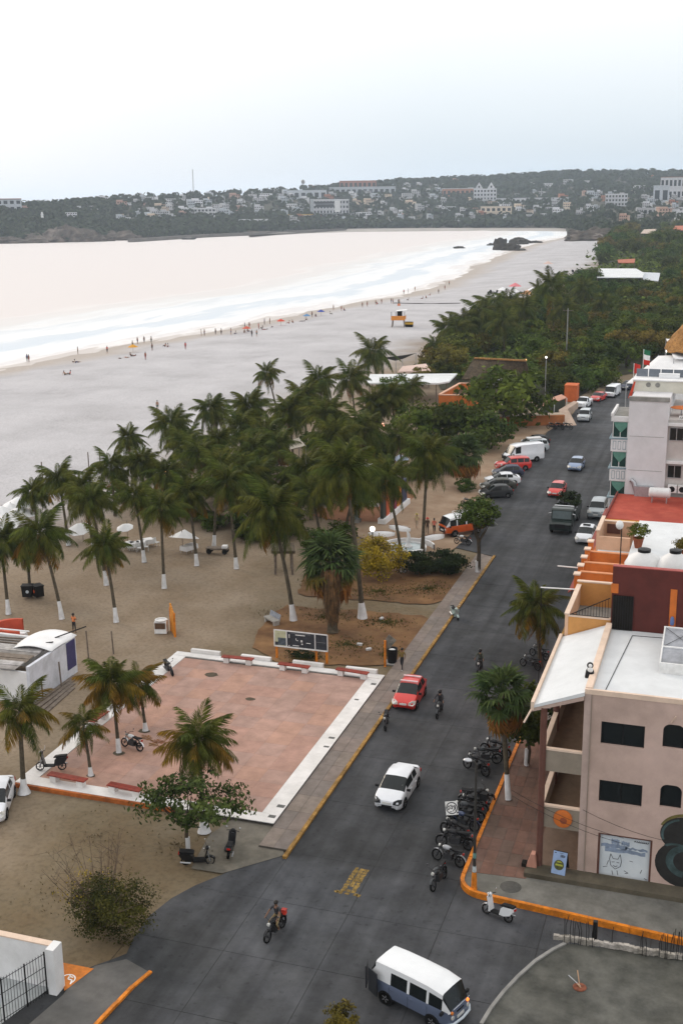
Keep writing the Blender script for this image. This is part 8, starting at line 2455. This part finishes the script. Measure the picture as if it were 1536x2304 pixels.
# lifeguard tower and box
lg = thing('lifeguard_tower', 'orange lifeguard tower on stilts with pale roof on the beach', 'tower', gz(896, 736, -.1), rad(10))
for sx in (-1.5, 1.5):
    for sy_ in (-1.2, 1.2):
        MB().tube([(sx * 1.15, sy_ * 1.15, -.1), (sx, sy_, 2.2)], .12, 6).build('stilt', M_WOOD, lg, world=False)
MB().bx(-1.9, -1.5, 2.2, 1.9, 1.5, 2.4).build('platform', M_WOOD, lg, world=False)
MB().bx(-1.9, -1.56, 2.0, 1.9, -1.5, 3.2).build('orange_front', mat('tower_orange', (.6, .22, .03), .7, .1, 2), lg, world=False)
MB().bx(1.9, -1.5, 2.2, 1.96, 1.5, 3.2).build('orange_side', MATS['tower_orange'], lg, world=False)
for sx in (-1.8, -.6, .6, 1.8):
    MB().bx(sx - .06, -1.5, 3.2, sx + .06, -1.38, 4.3).build('rail_post', M_BLACK, lg, world=False)
MB().bx(-.4, .2, 2.4, .9, 1.4, 4.3).build('cabin', M_DARK, lg, world=False)
MB().ext([(-.6, -1.6, 4.4), (2.3, -1.6, 4.7), (2.3, 1.6, 4.7), (-.6, 1.6, 4.4)], (0, 0, .1)).build('roof', M_CANVAS, lg, world=False)
MB().tube([(-.3, 0, 4.4), (-.3, 0, 6.4)], .04, 5).build('flag_pole', M_WHITEPAINT, lg, world=False)
MB().bx(-.3, -.02, 5.8, .5, .02, 6.4).build('flag', mat('orange_flag', (.6, .2, .1), .8), lg, world=False)
yb = thing('yellow_locker', 'yellow topped dark locker box beside the lifeguard tower', 'box', gz(920, 736, -.1), rad(5))
MB().bx(-1.0, -.7, 0, 1.0, .7, .8).build('base', M_DARK, yb, world=False)
MB().bx(-1.05, -.75, .8, 1.05, .75, 1.35).build('yellow_top', mat('locker_yellow', (.5, .29, .02), .7, .1, 2), yb, world=False)
MB().bx(-1.0, -.7, 1.35, 1.0, .7, 1.45).build('lid', M_DARK, yb, world=False)
pa, pb = gz(885, 685, -.3), gz(1035, 684, -.1)
o = MB().tube([pa + Vector((0, 0, .5)), pa.lerp(pb, .5) + Vector((0, 0, .2)), pb + Vector((0, 0, .3))], .12, 5).build('net_line', M_DARK)
tag(o, 'long dark rope line lying across the sand behind the lifeguard tower', 'rope')
# chairs and parasols of the beach bars in front of the wooded belt
for i in range(26):
    p = gz(1095 + rp.uniform(0, 90), 668 + rp.uniform(-9, 6), 0)
    t = thing('beach_lounger', 'dark beach chair in the cluster before the wooded belt', 'chair', p, rp.uniform(0, 6.28), 'dark beach chairs')
    MB().bx(-.4, -.9, .35, .4, .6, .5).build('seat', M_TRIM, t, world=False)
    MB().box((0, .9, .8), (.8, .1, 1.0), rot=Matrix.Rotation(rad(-25), 3, 'X')).build('backrest', M_TRIM, t, world=False)
for i in range(14):
    p = gz(1280 + rp.uniform(0, 40), 615 + rp.uniform(-3, 5), 0)
    t = thing('beach_lounger', 'dark lounger in the far row below the white roofed hall', 'chair', p, rp.uniform(0, 6.28), 'dark loungers by the far hall')
    MB().bx(-.4, -.9, .35, .4, .6, .5).build('seat', M_TRIM, t, world=False)
    MB().box((0, .9, .8), (.8, .1, 1.0), rot=Matrix.Rotation(rad(-25), 3, 'X')).build('backrest', M_TRIM, t, world=False)
# litter on the plaza: fallen palm leaves
for i, (px, py) in enumerate(((345, 1668), (362, 1680), (380, 1672), (395, 1690), (410, 1678))):
    p = gz(px, py, .22)
    o = inst('fallen_frond', FRD[i % 2], None, (p.x, p.y, .235), (0, 0, 2.6 + .25 * i), (.9, .9, .08))
    tag(o, 'dry grey fallen palm frond lying on the plaza paving', 'palm frond', 'fallen fronds on the plaza')

# ================================================================== FAR SHORE: hills, town, rocks
YS = [(-500, 560), (-150, 553), (0, 548), (150, 546), (300, 540), (500, 532), (700, 522), (800, 519), (1000, 518), (1250, 517), (1330, 532), (1360, 540), (1536, 545), (1900, 550)]
YK = [(-500, 478), (-150, 474), (0, 470), (80, 469), (200, 460), (300, 451), (400, 444), (500, 441), (600, 437), (700, 430), (800, 424), (900, 414), (1000, 410), (1100, 406), (1200, 399), (1300, 394), (1400, 393), (1536, 393), (1900, 392)]
DK = [(-500, 1250), (0, 1300), (400, 1650), (800, 2000), (1200, 2350), (1536, 2500), (1900, 2500)]
def hillpt(px, t):
    """hillside surface: t=0 at the shore, 1 on the skyline"""
    y0, y1 = lerp_tab(YS, px), lerp_tab(YK, px)
    base = gz(px, y0, -2.2)
    d0 = depth(base)
    d1 = lerp_tab(DK, px)
    dep = d0 + (d1 - d0) * t ** 1.25
    py = y0 + (y1 - y0) * t
    return gd(px, py, dep)
M_HILL = mat('hill_ground', (0.030, 0.036, 0.016), .95, scale=.02, col2=(0.075, 0.065, 0.042), coords='World', bump=0, stain=.3)
mb = MB()
pxs = list(range(-480, 1900, 20))
ts = [i / 24 for i in range(25)]
for px in pxs:
    for t in ts:
        p = hillpt(px, t)
        if 0 < t < 1:
            p.z += 3.0 * mnoise.noise(Vector((p.x * .012, p.y * .012, 0)))
        mb.v.append(tuple(p))
    p = hillpt(px, 1)
    d = Vector((p.x - CAM.x, p.y - CAM.y, 0)).normalized()
    mb.v.append((p.x + d.x * 300, p.y + d.y * 300, p.z - 12))
nT = len(ts) + 1
mb.f = [(i * nT + j, (i + 1) * nT + j, (i + 1) * nT + j + 1, i * nT + j + 1) for i in range(len(pxs) - 1) for j in range(nT - 1)]
mb.m = [0] * len(mb.f)
tag(mb.build('hillside', M_HILL, smooth='all'), kind='structure')
# far beach strip at the head of the bay
mb = MB()
pts = [(560, 531, 529), (640, 527, 522), (700, 524, 517), (800, 521, 514.5), (900, 520, 513.5), (1000, 519, 513), (1100, 519, 513), (1200, 519, 513), (1300, 520, 514), (1345, 524, 517)]
for px, ya, yb_ in pts:
    a = gz(px, ya + 1, -2.05)
    b = gz(px, yb_, .4)
    mb.v += [tuple(a), tuple(a.lerp(b, .5) + Vector((0, 0, .3))), tuple(b)]
mb.f = [(i * 3 + j, (i + 1) * 3 + j, (i + 1) * 3 + j + 1, i * 3 + j + 1) for i in range(len(pts) - 1) for j in range(2)]
mb.m = [0] * len(mb.f)
tag(mb.build('far_beach', mat('far_sand', (.36, .33, .31), .9, .12, .05, coords='World', stain=.2), smooth='all'), kind='structure')
# rocks
M_ROCK = mat('sea_rock', (.055, .048, .04), .95, .4, .25, bump=.8, bscale=1.5, coords='World', stain=.3)
M_CLIFF = mat('cliff_rock', (.045, .036, .028), .95, scale=.12, col2=(.19, .155, .13), coords='World', bump=.9, bscale=.5, stain=.5)
def rock(name, label, p, sx, sy_, sz, seed, m, group=None, cat='rock'):
    b = MB()
    b.ball((0, 0, 0), 1.0, 16)
    r = Vector((seed * 3.7, seed * 1.3, 0))
    vs = []
    for v in b.v:
        q = Vector(v)
        k = 1 + .45 * mnoise.noise(q * 1.4 + r) + .30 * mnoise.noise(q * 3.5 + r) + .16 * mnoise.noise(q * 8 + r)
        vs.append((q.x * k * sx, q.y * k * sy_, max(-.4, q.z * k) * sz))
    b.v = vs
    o = b.build(name, m)
    o.location = p
    return tag(o, label, cat, group)
for i, (px, py, w, h, lab) in enumerate(((1127, 562, 5.2, 8, 'tall rounded dark sea rock on the far beach'), (1150, 563, 6, 4.5, 'low dark sea rock beside the tall rounded one'), (1165, 549, 8.5, 5.2, 'dark jagged sea rock behind the tall rounded one'), (1184, 547, 4.5, 2.4, 'small dark rock at the end of the far rock group'), (1172, 564, 4, 1.4, 'flat dark rock in the sand before the far rock group'), (1032, 559, 4, 1.6, 'lone dark rock awash in the bay'), (1105, 552, 3.5, 1.5, 'small wet rock seaward of the far rock group'), (1205, 546, 5, 1.6, 'flat rock on the sand beyond the far rock group'))):
    p = gz(px, py, -1.9)
    rock('sea_rock', lab, p, w, w * .8, h, i, M_ROCK)
for i, (px, py, w, h, lab) in enumerate(((1315, 541, 15, 7, 'brown rocky bluff where the beach ends at the trees'), (1350, 538, 18, 9, 'taller brown bluff behind the beach end'), (1295, 532, 9, 5, 'small brown outcrop at the beach end'))):
    p = gz(px, py, 0)
    rock('bluff', lab, p, w, w * .8, h, 20 + i, M_CLIFF, cat='bluff')
for i, (px, t, w, h) in enumerate(((30, .03, 22, 6), (85, .05, 24, 9), (120, .07, 20, 12), (160, .08, 24, 15), (210, .04, 22, 7), (260, .05, 22, 9), (290, .02, 20, 5), (60, .02, 22, 5), (-20, .03, 26, 7), (190, .03, 20, 10), (560, .02, 24, 4), (590, .02, 22, 4))):
    p = hillpt(px, t)
    p.z = -2.5
    rock('cliff', ('low' if h < 8 else 'high') + ' pale brown rocky cliff of the headland ' + ('below the lighthouse' if 50 < px < 180 else 'beyond the lighthouse towards the quay' if px >= 180 else 'below the headland hotel') if i < 10 else 'low brown bank at the water across the bay', p, w, w * .5, h, 40 + i, M_CLIFF, 'cliffs %d %d' % (h < 8, (px > 50) + (px >= 180)) if i < 10 else 'banks across the bay', 'cliff')
# quay wall
qa, qb, qc = gz(300, 545, -2), gz(470, 534, -2), gz(780, 521, -2)
b_ = MB()
for a, c in ((qa, qb), (qb, qc)):
    d = (c - a).normalized(); s_ = Vector((-d.y, d.x, 0)) * 6
    b_.prism([a[:2], c[:2], (c + s_)[:2], (a + s_)[:2]], -3, 1.2)
tag(b_.build('quay', mat('quay_stone', (.12, .11, .10), .9, .2, .1, coords='World')), 'long low stone quay along the far shore of the bay', 'quay')
# ---- town: houses on the hillside
HC = [mat('house_%d' % i, c, .85, .08, .3, obj_var=.12) for i, c in enumerate(((.60, .60, .63), (.46, .46, .48), (.46, .30, .24), (.62, .52, .42), (.45, .48, .52), (.36, .16, .10)))]
HN = ['white', 'pale grey', 'salmon', 'cream', 'blue-grey', 'brick red']
HR = [mat('roof_grey', (.30, .29, .28), .9, .15, .3), mat('roof_terracotta', (.26, .10, .055), .9, .2, .3)]
def house_mesh(w, d, h, ci, storeys, seed):
    r = random.Random(seed)
    b = MB()
    b.bx(-w / 2, -d / 2, -3, w / 2, d / 2, h, 0)
    b.bx(-w / 2 - .2, -d / 2 - .2, h, w / 2 + .2, d / 2 + .2, h + .35, 1 if ci in (2, 3, 5) else 0)
    if r.random() < .5:
        b.bx(-w / 2, -d / 2 + 1, h + .35, w * .1, d / 2 - .5, h + 2.6, 0)
    n = max(2, int(w / 2.6))
    for s in range(storeys):
        z = h * (s + .32) / storeys
        for k in range(n):
            x = -w / 2 + w * (k + .5) / n
            b.bx(x - w / n * .27, -d / 2 - .06, z, x + w / n * .27, -d / 2 - .005, z + h / storeys * .5, 2)
        if storeys > 1 and s:
            b.bx(-w / 2, -d / 2 - .9, h * s / storeys - .15, w / 2, -d / 2 - .07, h * s / storeys, 0)
    return b.mesh('house', [HC[ci], HR[1], M_DARK])
HM = []
for ci in range(6):
    for k in range(3):
        w = (8, 11, 15)[k]
        st_ = (1, 2, 2)[k]
        HM.append((house_mesh(w, (8, 9, 10)[k], 3.2 * st_, ci, st_, ci * 3 + k), ci, k))
rh = random.Random(5)
def density(px, t):
    d = 0
    if 270 < px < 720 and .42 < t < 1.0: d = .9
    if 640 < px < 1010 and .12 < t < .95: d = .8
    if 1000 < px < 1290 and .1 < t < .95: d = .5
    if 1290 <= px < 1700 and .2 < t < .72: d = .75
    if 1290 <= px < 1700 and t >= .72: d = .22
    if px <= 270 and t > .55: d = .14
    return d
LMH = [(hillpt(*q), s) for q, s in (((745, .3), 'by the seafront hotel'), ((1090, .52), 'by the gabled hotel'), ((1530, .62), 'by the tall red-framed hotel'), ((1385, .52), 'by the tiered hotel'), ((805, .8), 'by the long warehouse'), ((690, .8), 'by the blue-grey shed'), ((1035, .68), 'by the brick hall'), ((1190, .5), 'by the long white row'), ((568, .22), 'above the arched white row'), ((445, .52), 'by the middle white row'), ((1115, .24), 'by the terraced villa'), ((8, .86), 'by the headland hotel'), ((436, .95), 'below the radio mast'), ((97, .52), 'by the lighthouse'), ((682, .95), 'below the water tower'), ((1250, .85), 'on the wooded ridge'))]
nh = 0
used = []
COUNT = {}
while nh < 290:
    px, t = rh.uniform(-60, 1620), rh.random()
    if rh.random() > density(px, t):
        continue
    p = hillpt(px, t)
    if any((p - q).length < 15 for q in used):
        continue
    used.append(p)
    nh += 1
    i = rh.choices(range(18), weights=[5, 5, 4, 4, 4, 3, 1, 1, .5, 1.5, 1.5, 1, 2, 2, 1, .7, .7, .4])[0]
    me, ci, k = HM[i]
    s = rh.uniform(.42, .9) * (1 + (depth(p) - 1000) / 4500)
    face = math.atan2(CAM.y - p.y, CAM.x - p.x) + math.pi / 2 + rh.uniform(-.5, .5)
    o = inst('house', me, None, (p.x, p.y, p.z + 3.2), (0, 0, face), (s * rh.uniform(.85, 1.3), s, s))
    lab = '%s %s hillside house %s' % (('small single-storey', 'two-storey', 'long two-storey')[k], HN[ci], by_landmark(p, LMH))
    tag(o, lab, 'house', lab)
# ---- landmark buildings
def block(name, label, px, t, w, h, d, ci, cols, rows, lift=0.0, rot=0.0, roof=None, cat='building', band=False):
    p = hillpt(px, t)
    face = math.atan2(CAM.y - p.y, CAM.x - p.x) + math.pi / 2 + rot
    T = thing(name, label, cat, (p.x, p.y, p.z + lift), face)
    MB().bx(-w / 2, 0, -5, w / 2, d, h).build('wall', HC[ci], T, world=False)
    for r in range(rows):
        for c in range(cols):
            x = -w / 2 + w * (c + .5) / cols
            z = h * (r + .25) / rows
            ww = MB().bx(x - w / cols * .3, -.12, z, x + w / cols * .3, -.02, z + h / rows * .52).build('window', M_GLASS, T, world=False)
        if band:
            MB().bx(-w / 2 - .3, -1.2, h * (r + .12) / rows, w / 2 + .3, -.13, h * (r + .17) / rows).build('balcony', HC[ci], T, world=False)
    MB().bx(-w / 2 - .4, -.5, h, w / 2 + .4, d + .4, h + .8).build('roof', roof or HC[ci], T, world=False)
    return T
hz_ = block('seafront_hotel', 'large white and glass seafront hotel block above the far quay', 745, .30, 46, 24, 18, 0, 11, 4, band=True)
MB().bx(-27, -1, -3, -22.5, 16, 25.5).build('stair_tower', mat('grey_tower', (.36, .38, .41), .8), hz_, world=False)
MB().bx(-20, -.6, 15, 4, -.15, 22).build('glass_front', M_GLASS, hz_, world=False)
MB().bx(4.5, -1.4, 8.8, 12, -.16, 23).build('white_panel', M_WHITE, hz_, world=False)
MB().bx(-22, -6, 6.2, 30, 0, 7.4).build('terrace_slab', mat('grey_slab', (.2, .21, .22), .8), hz_, world=False)
for k in range(6):
    MB().bx(-20 + k * 9, -5, -3, -18.8 + k * 9, -4, 6.2).build('terrace_column', M_WHITE, hz_, world=False)
gs = block('gabled_hotel', 'white stepped hotel with gabled towers on the far hillside', 1090, .52, 34, 22, 16, 0, 7, 4, band=True)
for x in (-9, 9):
    MB().ext([(x - 6, -.4, 22.8), (x + 6, -.4, 22.8), (x, -.4, 32)], (0, 8, 0)).build('gable', HC[0], gs, world=False)
    MB().bx(x - 1.2, -.7, 24, x + 1.2, -.42, 27).build('window', M_GLASS, gs, world=False)
block('tall_hotel', 'tall white hotel with red-brown frame and roof at the town edge', 1530, .62, 62, 34, 20, 0, 10, 2, roof=HR[1])
block('side_tower', 'white tower wing beside the tall red-brown framed hotel', 1485, .55, 22, 26, 16, 4, 2, 1)
block('tiered_hotel', 'white tiered hotel with rows of balconies in the town', 1385, .52, 30, 16, 14, 0, 7, 3, band=True)
block('low_complex', 'long low white complex below the tall town hotel', 1510, .40, 80, 8, 14, 1, 14, 1)
block('warehouse', 'long pale warehouse on top of the far hill', 815, .80, 105, 14, 50, 4, 12, 1)
block('warehouse', 'long red roofed market hall on top of the warehouse hill', 805, .90, 60, 12, 40, 5, 8, 1, lift=6, roof=HR[1])
block('warehouse', 'pale blue-grey shed near the radio mast ridge', 690, .80, 60, 13, 30, 4, 6, 1)
block('brick_hall', 'long orange brick hall with white roof on the far hillside', 1035, .68, 58, 13, 20, 5, 8, 1, roof=HC[0])
block('white_row', 'long row of low white buildings across the far hillside', 1190, .50, 120, 8, 14, 0, 18, 1)
block('white_row', 'arched white seaside row by the far shore trees', 568, .22, 36, 7, 10, 0, 8, 1)
block('white_row', 'long white row of houses in the middle of the far town', 445, .52, 44, 9, 12, 0, 10, 2)
block('white_villa', 'pale villa with several terraces near the head of the bay', 1115, .24, 40, 14, 14, 3, 6, 2, band=True)
block('ridge_hotel', 'dark roofed hotel at the end of the headland', 8, .86, 40, 13, 20, 4, 6, 2, roof=HR[1], lift=2)
block('yellow_roof_market', 'low market with yellow roof beside the seafront hotel', 660, .34, 50, 5, 14, 3, 8, 1, roof=mat('roof_yellow', (.45, .28, .06), .85))
lh = thing('lighthouse', 'small white lighthouse on the headland across the bay', 'lighthouse', hillpt(97, .52), 0, None, .6)
MB().lathe([(3, -4), (2.4, 12), (2.0, 17)], 12).build('tower', M_WHITE, lh, world=False, smooth=True)
MB().lathe([(2.6, 17), (2.6, 17.8), (1.6, 17.8), (1.6, 20.5), (.001, 22)], 12).build('lantern_room', M_WHITE, lh, world=False)
p = hillpt(436, 1.0)
ma_ = thing('radio_mast', 'thin tall radio mast on the ridge of the far town', 'mast', p)
zt = gd(433, 381, depth(p)).z - p.z
b_ = MB()
for a in range(3):
    w = a * 2.094
    b_.tube([(.9 * math.cos(w), .9 * math.sin(w), -3), (.35 * math.cos(w), .35 * math.sin(w), zt)], .22, 4)
b_.build('legs', M_STEEL, ma_, world=False)
b_ = MB()
for k in range(int(zt / 3)):
    b_.tube([(.8, 0, k * 3), (-.4, .7, k * 3 + 1.5), (-.4, -.7, k * 3 + 3)], .12, 3)
b_.build('lattice', M_STEEL, ma_, world=False)
p = hillpt(682, 1.0)
ws = thing('water_tower', 'water tower on a frame on the far ridge', 'water tower', p)
MB().tube([(-2, 0, -3), (-1, 0, 13)], .4, 4).tube([(2, 0, -3), (1, 0, 13)], .4, 4).build('frame', M_STEEL, ws, world=False)
MB().lathe([(.1, 12), (3, 13), (3, 17), (.1, 19)], 10).build('tank', M_CONC, ws, world=False)
bo_ = thing('moored_boat', 'small dark boat moored off the far quay', 'boat', gz(425, 539, -2))
MB().ext([(-7, -1.5, 0), (6, -1.5, 0), (8, 0, .9), (6, 1.5, 0), (-7, 1.5, 0)], (0, 0, 1.2)).build('hull', M_DARK, bo_, world=False)
MB().bx(-3, -1, 1.2, 2, 1, 2.6).build('cabin', M_CONC, bo_, world=False)
# ---- woodland on the hills: one mass, leaf clumps
b_ = MB()
rw_ = random.Random(15)
cnt = 0
while cnt < 8200:
    px, t = rw_.uniform(-300, 1750), rw_.random()
    if rw_.random() > .55:
        t = t ** 2 if rw_.random() < .5 else 1 - (1 - t) ** 2 * .3
    if t < .03 or (px < 300 and t < .1 and rw_.random() < .5):
        continue
    p = hillpt(px, min(t, .995))
    if rw_.random() < .82 * density(px, t) + .05:
        continue
    cnt += 1
    s = rw_.uniform(2.6, 5.2) * (1 + (depth(p) - 1000) / 2600)
    for k in range(13):
        a = Vector((rw_.gauss(0, 1), rw_.gauss(0, 1), rw_.gauss(0, .8))).normalized()
        c = p + Vector((a.x * s, a.y * s, a.z * s * .7 + s * .95)) * 1.0
        u = Vector((rw_.gauss(0, 1), rw_.gauss(0, 1), rw_.gauss(0, 1))).normalized()
        v = u.cross(a).normalized() if abs(u.dot(a)) < .95 else Vector((1, 0, 0))
        u = v.cross(a)
        b_.add([c - u * s * .5, c + v * s * .42, c + u * s * .5, c - v * s * .42], ((0, 1, 2, 3),))
o = b_.build('hill_woodland', leafmat('hill_leaf', (.014, .026, .012), (.05, .064, .028), obj_var=0, island=.45))
tag(o, 'dark green trees covering the far hills around the town', 'woodland', kind='stuff')

# ================================================================== HAZE
b_ = MB()
b_.bx(-13500, -1000, -60, 4300, 12400, 150)
hz = b_.build('haze', mat('haze_placeholder'))
hm = bpy.data.materials.new('haze_air')
hm.use_nodes = True
hm.node_tree.nodes.clear()
pv = hm.node_tree.nodes.new('ShaderNodeVolumePrincipled')
pv.inputs['Color'].default_value = (.74, .86, 1.0, 1)
pv.inputs['Density'].default_value = 0.00012
pv.inputs['Anisotropy'].default_value = 0.2
ou = hm.node_tree.nodes.new('ShaderNodeOutputMaterial')
hm.node_tree.links.new(pv.outputs[0], ou.inputs['Volume'])
hz.data.materials[0] = hm
bpy.data.materials.remove(MATS.pop('haze_placeholder'))
tag(hz, 'thin pale sea haze over the bay and the far hills', 'haze', kind='stuff')
